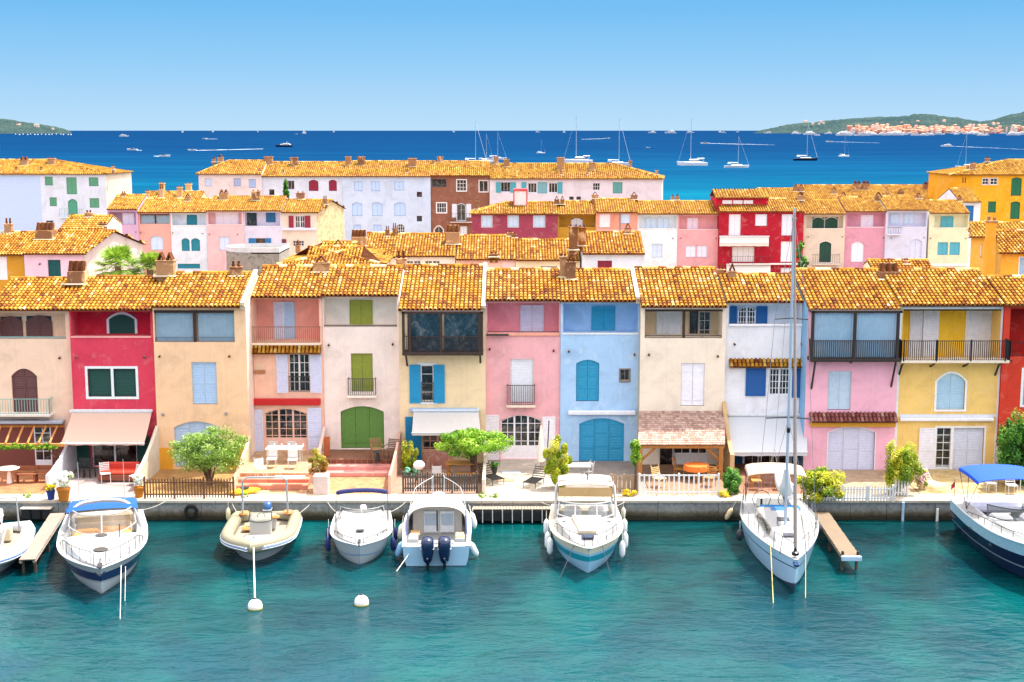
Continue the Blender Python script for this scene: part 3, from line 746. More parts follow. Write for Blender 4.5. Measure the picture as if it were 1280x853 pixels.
def box_balcony(root, pxa, pxb, ptop, pbot, Y, out, mat, posts, railtop, sheet=None, braces=(), glass=True):
    """projecting timber balcony, enclosed between posts, below the eave"""
    Yo = Y - out
    xa, zt = P(pxa, ptop, Yo); xb, zb = P(pxb, pbot, Yo); zr = P(pxa, railtop, Yo)[1]
    m = MB(); m.cbox((xa + xb) / 2, Y - out / 2 - .01, zb + .05, xb - xa, out, .16, .02); m.build('balcony_floor', mat, root)
    m = MB(); m.cbox((xa + xb) / 2, Yo + .08, zt - .07, xb - xa, .16, .14, .02); m.cbox(xa + .07, Y - out / 2, zt - .08, .13, out, .12, .02); m.cbox(xb - .07, Y - out / 2, zt - .08, .13, out, .12, .02)
    m.build('beam', mat, root)
    for p in posts:
        x = P(p, ptop, Yo)[0]; x = min(max(x, xa + .07), xb - .07)
        m = MB(); m.box(x - .065, x + .065, Yo + .015, Yo + .145, zb + .13, zt - .14); m.build('post', mat, root)
    m = MB(); rail(m, xa + .1, xb - .1, zb + .16, zr, Yo + .08, .10, .014, 0, .035)
    m.build('railing', mat, root)
    for s_, x in ((1, xa + .07), (-1, xb - .07)):
        m = MB(); m.box(x - .02, x + .02, Yo + .15, Y, zr - .05, zr)
        k = int(out / .12)
        for j in range(1, k): m.box(x - .012, x + .012, Yo + .15 + (out - .15) * j / k - .012, Yo + .15 + (out - .15) * j / k + .012, zb + .14, zr - .04)
        m.build('railing', mat, root)
    for bx, bl in braces:
        x = P(bx, pbot, Yo)[0]; x = min(max(x, xa + .07), xb - .07)
        m = MB(); m.tube([(x, Y + .02, zb - bl), (x, Y - out * .85, zb + .02)], .05, 4); m.build('bracket', mat, root)
    if sheet:
        m = MB(); nf = 60
        m.grid([[(xa + .1 + (xb - xa - .2) * j / nf, Yo + .17 + .015 * (j % 2), z) for j in range(nf + 1)] for z in (zb + .16, zt - .15)])
        m.build('curtain_sheet', clearm(*sheet), root)
DW = woodm('3b2b26')
box_balcony(h5, 502, 604, 389, 444, 68.6, .95, DW, (503, 512, 551, 599, 603), 421, None, ((507, .7), (600, .55)))
m = MB()
for a, b in ((509, 551), (555, 600)):
    xa, z1 = P(a, 391, 67.9); xb, z0 = P(b, 440, 67.9); m.box(xa, xb, 67.9, 67.92, z0, z1)
m.build('glazing', glassm('16303c', .04), h5)
box_balcony(h10, 1015, 1126, 388, 452, 67.1, .8, woodm('2e2624'), (1017, 1070, 1124), 426, ('8fc0da', .8, .3), ((1020, 1.5), (1068, .2), (1121, 1.4)))
# long iron balcony of the yellow house
Yb_ = 67.2; xa, zt = P(1128, 426, Yb_ - .9); xb, zb_ = P(1262, 452, Yb_ - .9)
m = MB(); m.cbox((xa + xb) / 2, Yb_ - .46, zb_ - .02, xb - xa, .9, .14, .02); m.build('balcony_floor', paint('e8dcc8', .8), h11)
m = MB(); rail(m, xa, xb, zb_ + .05, zt, Yb_ - .88, .10, .014, .85, .03); m.build('railing', paint('16181a', .5), h11)
for p in (1130, 1171, 1214, 1257):
    x = P(p, 440, Yb_ - .9)[0]; m = MB(); m.box(x - .03, x + .03, Yb_ - .92, Yb_ - .86, zb_, zt + .04); m.build('post', paint('16181a', .5), h11)
for p, l in ((1131, .75), (1170, .3), (1212, .3), (1253, .75)):
    x = P(p, 452, Yb_ - .9)[0]; x = min(x, houses[11][2] - .1); m = MB(); m.tube([(x, Yb_ + .03, zb_ - .1 - l), (x, Yb_ - .45, zb_ - .25), (x, Yb_ - .8, zb_ - .08)], .055, 4); m.build('bracket', DW, h11)
for k_, (pa, pb) in enumerate(((1124.5, 1127.5), (1252, 1256))):
    x0_, z_ = P(pa, 382, Yb_); x1_, _ = P(pb, 382, Yb_)
    m = MB(); m.box(x0_, x1_, Yb_ - .05, Yb_ - .003, .9, z_ + .05); m.build('corner_trim', plaster('eef0f4', None, .2), h11)
# ---- shingled porch of the ivory house
Yp = 68.2; out = 3.0; Yo = Yp - out
xa, zt = P(799, 514, Yp); xb, _ = P(906, 514, Yp); x0_, zf = P(797, 556, Yo); x1_, _ = P(906, 556, Yo)
m = MB(); n = 16; rr = random.Random(3)
for j in range(n):
    f0, f1 = j / n, (j + 1.25) / n
    xl_, xr_ = xa * (1 - f0) + x0_ * f0, xb * (1 - f0) + x1_ * f0
    x = xl_
    while x < xr_ - .01:
        w = min(rr.uniform(.1, .22), xr_ - x); m.tc = rr.random()
        za = zt + (zf - zt) * f0; zb2 = zt + (zf - zt) * min(f1, 1.01)
        ya = Yp - .01 - out * f0; yb2 = Yp - .01 - out * min(f1, 1.01); t = .03 + rr.uniform(0, .012)
        m.hexa([(x, ya, za), (x + w - .012, ya, za), (x + w - .012, yb2, zb2 + .01), (x, yb2, zb2 + .01), (x, ya, za + .01), (x + w - .012, ya, za + .01), (x + w - .012, yb2, zb2 + t), (x, yb2, zb2 + t)]); x += w
m.tc = .4; m.poly([(xa, Yp, zt - .03), (xb, Yp, zt - .03), (x1_, Yo, zf - .03), (x0_, Yo, zf - .03)])
pr = m.build('porch_roof', tilem('shingle', [(0, 'a08478'), (.5, 'bc9c90'), (1, 'cdb4a6')]), h8)
WD = woodm('b07838')
for x in (x0_ + .14, x1_ - .16):
    m = MB(); m.cbox(x, Yo + .15, (.9 + zf - .1) / 2, .2, .2, zf - .1 - .9, .02); m.build('post', WD, h8)
    s_ = 1 if x < (x0_ + x1_) / 2 else -1
    m = MB(); m.tube([(x, Yo + .15, zf - .85), (x + s_ * .75, Yo + .15, zf - .15)], .06, 4); m.build('brace', WD, h8)
m = MB(); m.cbox((x0_ + x1_) / 2, Yo + .15, zf - .12, x1_ - x0_, .16, .18, .02); m.build('beam', WD, h8)
# ---- pergola in front of the peach house (orange rafters, vine along its edge)
pg = thing('pergola', 'timber pergola with orange rafters in front of the brown painted ground floor', 'pergola', (-22, 65.5, .9))
W2 = woodm('c98a48')
xa, zt = P(-20, 530, 67.7); xb, _ = P(80, 530, 67.7); xo, zf = P(-20, 555, 65.0); xo2, _ = P(76, 555, 65.0)
for j in range(7):
    f = (j + .5) / 7; m = MB(); m.tube([(xa + (xb - xa) * f, 67.75, zt), (xo + (xo2 - xo) * f - .25, 64.9, zf + .06)], .05, 4); m.build('rafter', W2, pg)
m = MB(); m.cbox((xo + xo2) / 2, 65.1, zf - .08, xo2 - xo + .3, .12, .16, .02); m.build('beam', W2, pg)
m = MB(); m.cbox((xa + xb) / 2, 67.66, zt - .1, xb - xa, .1, .14, .02); m.build('beam', W2, pg)
for p in (-12, 72):
    x = P(p, 555, 65.1)[0]; m = MB(); m.box(x - .05, x + .05, 65.05, 65.15, .9, zf - .16); m.build('post', woodm('4a2c20'), pg)
    m = MB(); m.tube([(x, 65.1, zf - .9), (x - .6, 65.1, zf - .12)], .035, 4); m.build('brace', woodm('4a2c20'), pg)
# ---------------------------------------------------------------- houses behind
GB = 'houses in the street behind the front row'
GM = 'row houses in the middle distance'
GFAR = 'large waterfront blocks by the open sea'
TE = '1c8296'; DG = '17483a'; GRN = '5b9c7c'
def chs(l, kind='tent', w=7): return [(x, t, b, w, kind) for x, t, b in l]
# street behind (about 100 m)
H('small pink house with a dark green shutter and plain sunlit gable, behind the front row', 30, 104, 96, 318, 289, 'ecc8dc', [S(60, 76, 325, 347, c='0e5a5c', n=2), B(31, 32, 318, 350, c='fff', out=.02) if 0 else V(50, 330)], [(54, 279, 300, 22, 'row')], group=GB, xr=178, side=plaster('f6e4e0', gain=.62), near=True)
H('ochre house beside the small pink gabled house, at the left edge behind the front row', -20, 30, 96.2, 319, 291, 'c08a28', [S(-2, 9, 322, 348, c='9cc4f0', n=1), B(-20, 9, 321, 350, c='f0e8ec', out=.02, name='panel', ch=.005)], [(9, 273, 292, 9, 'pots')], group=GB, near=True)
H('low house with only its ochre roof showing above the small pink gabled house', 75, 131, 108, 287, 270, 'e8c8b8', [], [(110, 263, 272, 8, 'pots'), (138 - 10, 282, 289, 8, 'pots')], group=GB)
H('low wide house whose shallow hipped roof rises behind the salmon house', 352, 478, 88, 332, 309, 'e8d8c0', [], [(401, 310, 330, 0, 'tent')] if 0 else [], group=GB, hipl=5.0, hipr=5.0, tile=TILE, near=True)
H('low house with pale roof left of the dormered ridge behind the cream house', 370, 470, 97, 323, 303, 'e8d8c0', [], [(422, 300, 318, 14, 'tent'), (364+8, 300, 318, 6, 'tent')], group=GB, hipl=4.0, hipr=4.0)
H('narrow house with ochre roof just left of the four paned windows', 452, 495, 101, 322, 292, 'f0e0c8', [Gz(470, 488, 326, 333, c='e8e8ea', g=(4, 2))], [(443+5, 288, 308, 19, 'row'), (484, 283, 296, 5, 'pots')], group=GB, near=True)
H('white house with two pairs of small paned windows under its eave', 495, 569, 101.4, 321, 293, 'f2ece4', [Gz(508, 526, 326, 333, c='ecebe8', g=(4, 2), n=2), Gz(531, 550, 326, 333, c='ecebe8', g=(4, 2), n=2)], [(493, 279, 297, 5, 'pots'), (566, 282, 306, 17, 'row')], group=GB, near=True)
H('small house with a pinkish wall under its eave, right of the paned windows', 570, 645, 101, 325, 295, 'f2c4b4', [B(628, 644, 327, 340, c='f4cfd0', out=.02, name='panel', ch=.005)], [(638, 288, 296, 7, 'tent'), (643, 290, 298, 5, 'tent')], group=GB, near=True)
H('small cream house with a grey shutter strip, left of the white house with maroon shutter', 645, 725, 100.6, 326, 300, 'f2e2c0', [S(676, 696, 333, 338, c='8aa0ac', n=1)], [(612 + 5, 322, 332, 10, 'pots')], group=GB, near=True)
H('white house with a maroon shutter under its steep roof behind the light blue house', 728, 806, 99.5, 318, 291, 'dcE8f8'.lower(), [S(747, 765, 326, 340, c='8c1c3c', n=2)], [(717, 283, 313, 11, 'box', .3, '8a5a38'), (728, 284, 308, 9, 'box', .3, 'a8682c'), (785, 279, 293, 8, 'tent')], group=GB, near=True)
H('low house with only its roof corner showing behind the pink balcony house', 1088, 1165, 84, 336, 326, 'e8d0b0', [], [(1098+35, 330, 336, 6, 'pots')], group=GB, near=True)
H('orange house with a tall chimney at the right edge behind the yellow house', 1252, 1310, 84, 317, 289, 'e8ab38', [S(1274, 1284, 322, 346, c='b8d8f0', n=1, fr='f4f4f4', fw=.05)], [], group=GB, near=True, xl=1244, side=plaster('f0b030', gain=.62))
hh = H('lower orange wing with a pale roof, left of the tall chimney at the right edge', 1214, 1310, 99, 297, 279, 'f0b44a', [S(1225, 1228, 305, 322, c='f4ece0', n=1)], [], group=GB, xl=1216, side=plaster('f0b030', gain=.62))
# its tall chimney is a stack rising from the ground
x_, zt_ = P(1239, 277, 83.2)
cs = thing('chimney_stack', 'tall orange chimney stack standing against the orange house at the right', 'chimney', (x_, 83.2, .9))
m = MB(); m.cbox(x_, 83.2, (.9 + zt_) / 2, .5, .5, zt_ - .9, .02); m.build('stack', plaster('e29a2c'), cs)
m = MB(); m.cbox(x_, 83.2, zt_, .66, .62, .12, .02); m.tube([(x_ - .14, 83.2, zt_), (x_ - .14, 83.2, zt_ + .3)], .1, 8); m.tube([(x_ + .2, 83.2, zt_), (x_ + .2, 83.2, zt_ + .25)], .1, 8); m.build('chimney_cap', CHIM, cs)

# middle row, right (about 147 m)
YM = 147
def MR(l, a, b, e, r, w, ops, ch=(), dy=0, **k): return H(l, a, b, YM + dy, e, r, w, ops, ch, group=GM, **k)
MR('maroon house with three pale windows and a white framed roof hatch', 590, 697, 268, 253, 'a04058', [S(602, 615, 270, 284, c='c8dcf4', n=2, fr='e8ecf4', fw=.04), S(635, 648, 270, 284, c='c8dcf4', n=2, fr='e8ecf4', fw=.04), S(667, 681, 270, 284, c='c8dcf4', n=2, fr='e8ecf4', fw=.04)], [(596, 251, 262, 5, 'box'), (696, 245, 256, 6, 'tent'), (703, 245, 256, 5, 'tent')], hipl=3.5)
MR('mustard house with one small arched window, right of the maroon house', 697, 745, 269, 252, 'c4922c', [Lg(699, 744, 270, 284, dep=.9, **{'in': [S(714, 728, 273, 285, c='e8ecf8', n=2, arch=.2)]})], [], dy=.3)
MR('salmon house in the middle row with two whitish windows, right of the mustard house', 745, 797, 266, 249, 'ee9f88', [S(749, 763, 268, 285, c='f4e8ee', n=1), S(776, 788, 268, 280, c='cfe0f8', n=1), B(774, 776, 262, 292, c='a08890', out=.06, name='drain_pipe'), B(746, 796, 287, 300, c='e4b4a4', out=.02, name='panel', ch=.005)], [(744, 240, 249, 8, 'tent'), (793, 240, 250, 8, 'tent')], dy=-.2)
MR('white house in the middle row with a pale blue glazed loggia', 797, 847, 268, 252, 'eef4fa', [Lg(799, 846, 270, 286, dep=.8, cop='f4f4f6', **{'in': [S(807, 820, 273, 286, c='cfe0f2', n=2), S(822, 836, 273, 286, c='cfe0f2', n=2)]}), S(815, 828, 305, 322, c='cfdff6', n=2), V(801, 298), V(841, 298)], [(841, 243, 250, 4, 'tent'), (847, 242, 250, 4, 'tent')])
MR('pink house in the middle row with paired white shutters, left of the crimson house', 847, 899, 268, 252, 'f0aeb4', [Lg(849, 898, 270, 287, dep=.8, cop='f6dcd8', **{'in': [S(859, 872, 273, 287, c='f0e4f4', n=2)]}), S(857, 870, 307, 322, c='e4e8f8', n=2), S(871, 884, 307, 322, c='e4e8f8', n=2), V(851, 298), V(895, 298)], [], dy=.2)
rc, cx0, cx1, _ = MR('tall crimson house with white shutters and a white awning', 899.5, 1005, 265, 249, 'b5122e', [S(911, 926, 268, 295, c='f2e8f4', n=2), S(944, 959, 268, 283, c='e4e8f8', n=1), S(977, 991, 268, 295, c='dfe6f8', n=2), A(899.5, 961, 296, 304, c='d8d2ca', out=1.0, val=.35), S(915, 943, 309, 328, c='ece8ea', n=4), Rl(912, 962, 320, 329, c='603038', out=.4, s=.25, slab='f0e4e0'), S(976, 991, 302, 328, c='f0f0fa', n=2), B(962, 1003, 329, 331, c='f0ece8', out=.3), A(908, 963, 331, 342, c='d8d4ce', out=1.2, val=.3), S(976, 991, 335, 345, c='e8ecf6', n=2)], [(1001, 240, 251, 8, 'tent')], dy=-.5)
# raised attic of the crimson house
v_ = (257 - 426.5) / F; k_ = (-sp - v_ * cp) / (cp - v_ * sp); ze_ = P(952, 265, 146.15)[1]; Ya = (ze_ - .32 * 146.15 - HC) / (k_ - .32); xa, za = P(895, 248, Ya); xb, zb = P(960, 256, Ya)
m = MB(); m.box(xa, xb, Ya, Ya + 4, zb - .8, za); at_ = m.build('attic', plaster('b5122e'), rc)
m = MB(); slope(m, [(xa - .1, Ya - .3, za), (xb + .1, Ya - .3, za), (xb + .1, Ya + 2.2, za + .8), (xa - .1, Ya + 2.2, za + .8)], .3, .4, 3, False); slope(m, [(xb + .1, Ya + 4.3, za), (xa - .1, Ya + 4.3, za), (xa - .1, Ya + 2.2, za + .8), (xb + .1, Ya + 2.2, za + .8)], .5, .6, 3, False); m.build('attic_roof', TILE2, at_)
for a, b in ((903, 915), (916.5, 928), (929.5, 941)):
    xa_, zt2 = P(a, 250.5, Ya); xb_, zb2 = P(b, 255, Ya); m = MB(); m.box(xa_, xb_, Ya - .05, Ya - .003, zb2, zt2); m.build('shutter', paint('e8e4ee', .6), at_)
MR('beige house with dark green arched shutters, right of the crimson house', 1005, 1057, 268, 251, 'e4d2c0', [Lg(1008, 1054, 270, 286, dep=.8, cop='f4ece0', **{'in': [S(1015, 1030, 272, 287, c=DG, n=2, arch=.2, fr='ece8e0', fw=.06), S(1031, 1047, 272, 287, c=DG, n=2, arch=.2, fr='ece8e0', fw=.06)]}), S(1024, 1039, 302, 328, c=DG, n=2, arch=.2, fr='ece4dc', fw=.06, name='door'), Rl(1015, 1048, 318, 329, c='403840', out=.5, s=.25, slab='d8c8c0'), V(1010, 296), V(1053, 296)], [(1001 + 3, 250, 258, 0.1, 'tent')] if 0 else [])
MR('dusty pink house in the middle row, between the beige and the lavender one', 1057, 1108, 265, 247, 'e09eb4', [Lg(1059, 1106, 267, 284, dep=.8, cop='f0dce4', **{'in': [S(1076, 1091, 269, 285, c='eee8f8', n=2)]}), S(1064, 1080, 302, 328, c='f0eefa', n=2, arch=.25), V(1104, 297)], [(1099, 240, 252, 9, 'tent')], dy=.3)
MR('lavender white house with a tiny dark balcony rail and an arched shutter', 1108, 1160, 263, 246, 'dcdcf2', [Lg(1110, 1158, 266, 284, dep=.8, cop='eceaf6', **{'in': [S(1113, 1124, 268, 280, c='c8d8f0', n=1), S(1130, 1142, 267, 280, c='c8d8f0', n=2)]}), Rl(1109, 1125, 284, 292, c='38303c', out=.4, s=.25, slab='e4e0f0'), S(1137, 1152, 299, 326, c='d4d8f0', n=2, arch=.25), ('M', 1114, 1114, 298, 298), ('M', 1155, 1155, 297, 297)], [(1149, 241, 249, 7, 'tent')])
MR('cream yellow house with turquoise shutters at the right end of the middle row', 1162, 1212, 267, 251, 'f2ecc8', [Lg(1168, 1210, 269, 285, dep=.8, cop='f6f2e0', **{'in': [S(1176, 1191, 271, 286, c='5ab0c4', n=2)]}), S(1172, 1185, 303, 319, c='58b0c8', n=2), S(1187, 1200, 303, 319, c='58b0c8', n=2), V(1163, 298), V(1207, 298), B(1160, 1212, 330, 333, c='e8f0f4', out=.1)], [(1200, 244, 252, 5, 'tent')], dy=.3)
H('tiny white house with a blue door beside the big yellow block', 1199, 1226, 156, 253, 236, 'e8ecf8', [S(1206, 1217, 257, 278, c='1668ae', n=1, name='door')], [], group=GM)
# roofs seen over the middle row, and low houses behind
H('long low house whose roof shows behind the crimson house', 905, 1008, 168, 260, 236, 'e8c8b0', [], chs([(995, 230, 240, ), (1002, 230, 240)], 'tent', 6) + chs([(1003, 242, 252)], 'tent', 6), group=GM, hipl=5)
H('long low house with paired chimneys behind the beige and pink houses', 1008, 1122, 170, 258, 232, 'e8c8b0', [], chs([(1072, 226, 238), (1083, 226, 238)], 'tent', 9) + chs([(1043, 234, 243), (1055, 240, 250)], 'tent', 7), group=GM)
H('long low house with a cluster of chimneys behind the lavender house', 1122, 1200, 169, 258, 232, 'e8c8b0', [], chs([(1160, 227, 238), (1170, 227, 239), (1184, 228, 238)], 'tent', 9) + chs([(1127, 236, 244)], 'tent', 7), group=GM)

# middle row, left (about 152 m)
YL = 152
def ML(l, a, b, e, r, w, ops, ch=(), dy=0, **k): return H(l, a, b, YL + dy, e, r, w, ops, ch, group=GM, **k)
ML('lilac house with a slatted top pergola at the left end of the middle row', 134, 172, 262, 244, 'd8b0d0', [Lg(136, 170, 265, 281, dep=.9, **{'in': [S(143, 152, 267, 281, c='9a8090', n=1), S(154, 168, 267, 281, c='e4e0f4', n=2)]}), S(161, 168, 295, 302, c='d8e0f4', n=1), V(170, 290)], [(154, 239, 246, 5, 'pots'), (138, 278, 290, 7, 'pots')][:1])
ML('salmon house in the left middle row with a dark framed loggia', 172, 213, 266, 249, 'f0b0a4', [Lg(175, 212, 268, 280, dep=.9, lin='4a3430', lh=.1, sheets=((176, 193, '9cc0d8', .7), (195, 212, '9cc0d8', .7)), posts=(194,)), S(188, 204, 295, 313, c='cfe0fa', n=2, arch=.2), V(176, 291)], [(201, 230, 236, 5, 'pots', .4, 'e8c49a')], dy=.2)
ML('white house with teal arched shutters in the left middle row', 213, 258, 266, 249, 'e8eef8', [Lg(215, 257, 268, 282, dep=.9, cop='f4f6fa', **{'in': [S(234, 246, 269, 283, c=TE, n=2, arch=.25)]}), S(227, 237, 298, 314, c=TE, n=1, arch=.25), S(239, 250, 298, 314, c=TE, n=1, arch=.25), V(216, 291), V(253, 292), S(222, 250, 330, 336, c=TE, n=2)], [(234, 242, 252, 7, 'tent')])
ML('pinkish house with wide white doors in the left middle row', 258, 304, 264, 246, 'f0c4c8', [Lg(260, 302, 266, 281, dep=.9, cop='f8e4e4', **{'in': [S(270, 298, 266, 282, c='eeeaf6', n=3)]}), S(274, 287, 296, 313, c='d4e0fa', n=2), V(262, 293), V(297, 293)], [(279, 237, 250, 11, 'tent'), (319, 239, 251, 10, 'box')], dy=-.2)
ML('lavender white house with blue shutters in the left middle row', 304, 352, 264, 246, 'e2dcf0', [Lg(306, 350, 266, 283, dep=.9, cop='f0ecf8', **{'in': [Gz(309, 321, 266, 283, c='384048', g=(2, 1)), S(333, 344, 266, 278, c='1f6898', n=2)]}), O(311, 319, 298, 310, c='1f72b0'), Gz(319, 332, 298, 310, c='806060', g=(2, 1)), O(332, 339, 298, 310, c='1f72b0')], [(372, 239, 248, 9, 'box')][:0])
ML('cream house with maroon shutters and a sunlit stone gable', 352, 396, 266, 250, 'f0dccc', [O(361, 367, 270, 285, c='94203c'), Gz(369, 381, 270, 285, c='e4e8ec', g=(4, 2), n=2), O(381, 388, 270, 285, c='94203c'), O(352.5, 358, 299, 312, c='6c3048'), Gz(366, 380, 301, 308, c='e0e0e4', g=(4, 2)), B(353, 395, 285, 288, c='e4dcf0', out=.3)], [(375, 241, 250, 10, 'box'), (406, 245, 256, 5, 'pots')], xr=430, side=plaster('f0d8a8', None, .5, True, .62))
H('low house with a sunlit roof corner and two chimneys, left behind the salmon loggia house', 178, 249, 158, 252, 240, 'e8b890', [], [(202, 229, 243, 6, 'box', .3, 'e8b878'), (224, 234, 247, 6, 'box', .3, 'e8b878'), (184, 239, 246, 4, 'box', .3, 'e8b878'), (235, 230, 237, 7, 'box', .3, 'f0c888')], group=GM)

# big blocks by the sea
H('white and pale blue block with green shutters at the left edge', -16, 132, 175, 218, 200, 'dfe6f6', [
    B(-15.5, 52, 220, 300, c='bcd0f2', out=.015, name='painted_bay', ch=.002), S(6, 18, 221, 233, c=GRN, n=1), S(56, 66, 221, 232, c=GRN, n=2), S(83, 96, 222, 243, c=GRN, n=2), S(111, 123, 222, 233, c=GRN, n=2),
    Gz(35, 41, 235, 242, c='f0f0f4', g=(2, 2)), S(7, 19, 248, 264, c='6aa890', n=2, arch=.2), S(62, 71, 247, 258, c=GRN, n=2), S(85, 97, 249, 270, c='4f9c80', n=1, arch=.3, name='door'), S(112, 124, 248, 260, c=GRN, n=2), Rl(76, 104, 261, 271, c='58a898', out=.5, s=.3, slab='dfe4f0'),
    Gz(36, 43, 263, 270, c='dfe6f2', g=(2, 2)), S(3, 12, 275, 291, c=GRN, n=1), Gz(13, 21, 275, 291, c='384850', g=(1, 1)), S(21, 27, 275, 291, c=GRN, n=1), S(58, 67, 276, 290, c='384850', n=1)],
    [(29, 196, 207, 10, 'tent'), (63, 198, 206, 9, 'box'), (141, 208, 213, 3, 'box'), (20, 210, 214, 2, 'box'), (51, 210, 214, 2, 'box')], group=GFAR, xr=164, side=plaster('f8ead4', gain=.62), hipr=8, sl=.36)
big = [
 ('pale pink end block with three lavender windows, left end of the long white row', 248, 327, 218, 201, 'eadcdc', [S(256, 265, 223, 233, c='c8d4f0', n=1), S(292, 301, 223, 233, c='a8b8dc', n=2), S(311, 320, 224, 235, c='a8c0e8', n=2)], [(267, 196, 203, 4, 'tent'), (275, 193, 203, 7, 'tent'), (324, 211, 215, 2, 'pots')], dict(hipl=3)),
 ('white block with two maroon arched shutters in the long white row', 327, 428, 221, 203, 'dfe8f8', [Gz(336.5, 343, 237, 244, c='30384a', g=(1, 1)), Gz(356, 368, 226, 237, c='aab0c4', g=(3, 1)), S(386, 398, 225, 239, c='8e1a3a', n=2, arch=.2), S(411, 421, 225, 239, c='8e1a3a', n=1, arch=.2)], [(335, 196, 206, 10, 'box'), (367, 197, 208, 9, 'box'), (354, 211, 217, 2, 'pots')], {}),
 ('pale blue block with rows of light blue arched shutters in the long white row', 428, 538, 221, 202, 'cfe0f8', [S(443, 453, 227, 239, c='bcd6fa', n=2), S(464, 475, 227, 239, c='bcd6fa', n=2), S(493, 505, 227, 238, c='bcd6fa', n=2), S(440, 453, 253, 270, c='b8d4fa', n=2, arch=.2), S(465, 478, 253, 270, c='b8d4fa', n=2, arch=.2), S(493, 507, 253, 270, c='b8d4fa', n=2, arch=.2), Gz(521, 527.5, 240, 246.5, c='30384a', g=(1, 1)), Gz(521, 527.5, 270, 277, c='30384a', g=(1, 1)), S(442, 451, 281, 292, c='b8d4fa', n=2), S(467, 477, 281, 297, c='b8d4fa', n=2), Gz(495, 506, 280, 292, c='f0f4fa', g=(4, 3), arch=.3)], [(435, 196, 207, 7, 'box'), (451, 196, 207, 9, 'box'), (515, 198, 209, 10, 'box'), (509, 211, 216, 3, 'pots')], {}),
 ('chocolate brown block with white framed windows in the long white row', 538, 612, 220, 202, '93604c', [Gz(540, 558, 224, 234, c='506070', g=(3, 1)), Gz(571, 583, 225, 239, c='f2f2f6', g=(3, 3), fr='f2f2f6', fw=.08), Gz(599, 610, 226, 240, c='f0e8ea', g=(2, 1), fr='f2f2f6', fw=.08), Gz(546, 558, 254, 266, c='f2f2f6', g=(4, 2), fr='f2f2f6', fw=.1), Gz(571, 582, 255, 276, c='c8dce8', g=(2, 1), arch=.2, name='door', fr='e8e8f0', fw=.06), O(565, 571, 255, 272, c='dfe0f0'), O(583, 589, 255, 272, c='dfe0f0'), Rl(563, 590, 267, 277, c='24262c', out=.6, s=.3, slab='c8b8b0'), Gz(543, 554, 283, 292, c='f0e8e4', g=(2, 1), arch=.4, fr='f0e8e4', fw=.1), S(575, 584, 283, 295, c='e8ecf4', n=2)], [(550, 196, 203, 7, 'box'), (541, 201, 206, 3, 'box')], {}),
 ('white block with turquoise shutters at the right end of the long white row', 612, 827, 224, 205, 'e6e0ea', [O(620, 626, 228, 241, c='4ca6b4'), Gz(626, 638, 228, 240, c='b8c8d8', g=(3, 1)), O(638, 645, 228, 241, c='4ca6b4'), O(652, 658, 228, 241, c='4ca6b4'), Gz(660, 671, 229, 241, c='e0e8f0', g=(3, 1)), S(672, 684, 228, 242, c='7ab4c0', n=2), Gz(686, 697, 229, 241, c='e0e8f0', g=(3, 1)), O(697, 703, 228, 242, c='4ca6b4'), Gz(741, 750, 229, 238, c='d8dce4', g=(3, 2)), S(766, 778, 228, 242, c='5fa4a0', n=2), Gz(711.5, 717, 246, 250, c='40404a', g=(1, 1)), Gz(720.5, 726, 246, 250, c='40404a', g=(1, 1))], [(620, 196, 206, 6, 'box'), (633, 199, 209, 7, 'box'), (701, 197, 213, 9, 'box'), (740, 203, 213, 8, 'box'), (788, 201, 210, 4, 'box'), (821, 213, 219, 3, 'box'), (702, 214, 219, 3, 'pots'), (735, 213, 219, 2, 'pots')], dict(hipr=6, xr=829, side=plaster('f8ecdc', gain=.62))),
]
for i, (l, a, b, e, r, w, ops, ch, k) in enumerate(big):
    H(l, a, b, 175 + (i % 2) * .3, e, r, w, ops, [c for c in ch], group=GFAR, sl=.36, **k)
H('large yellow block with dark green shutters and a hipped roof at the right edge', 1188, 1330, 163, 219, 200, 'f0ac1e', [Gz(1228, 1236, 223, 231, c='f0f0f4', g=(2, 2), fr='f0f0f4', fw=.04), Gz(1238, 1247, 223, 231, c='f0f0f4', g=(2, 2), fr='f0f0f4', fw=.04), S(1264, 1277, 222, 245, c='186848', n=2, arch=.15), S(1235, 1245, 252, 266, c='186848', n=2), S(1263, 1275, 252, 274, c='186848', n=2, arch=.15), Gz(1203, 1204.5, 222, 229, c='804010', g=(1, 1)), Gz(1206, 1207.5, 222, 229, c='804010', g=(1, 1))], [(1235, 198, 203, 5, 'box'), (1217, 204, 212, 6, 'box'), (1210, 206, 213, 3, 'pots')], group=GFAR, hipl=8, sl=.36)

# details standing between the rows
x0, z0 = P(643, 256, 149); x1, z1 = P(658, 239, 149)
hb = thing('roof_terrace_hatch', 'small white roof hut with red edges on the maroon house', 'roof hut', ((x0 + x1) / 2, 149, z0))
m = MB(); m.box(x0, x1, 149, 151, z0 - 1, z1); m.build('hut_wall', plaster('f2e4e8'), hb)
m = MB(); m.box(x0 - .12, x1 + .12, 148.9, 151.1, z1, z1 + .2); m.box(x0 - .12, x0, 148.93, 151, z0 - .5, z1); m.box(x1, x1 + .12, 148.93, 151, z0 - .5, z1); m.build('trim', plaster('c04048'), hb)
x0, z0 = P(276, 334, 110); x1, z1 = P(349, 316, 110)
rt = thing('roof_terrace', 'white round ended roof terrace on a grey stone wall behind the sand house', 'terrace', ((x0 + x1) / 2, 110, .9))
m = MB(); n = 16; ol = []
rx_ = (x1 - x0) / 2
pts = [(x0 + rx_ * .7 - rx_ * .7 * math.cos(math.pi * (i / n - .5)) , 113 - 3 * math.sin(math.pi * (-i / n + .5))) for i in range(n + 1)]
pts = [(x0 + 2.4 - 2.4 * math.sin(math.pi * i / n), 112.5 - 2.5 * math.cos(math.pi * i / n)) for i in range(n + 1)]
pts = [(x1, 110)] + pts + [(x1, 115)]
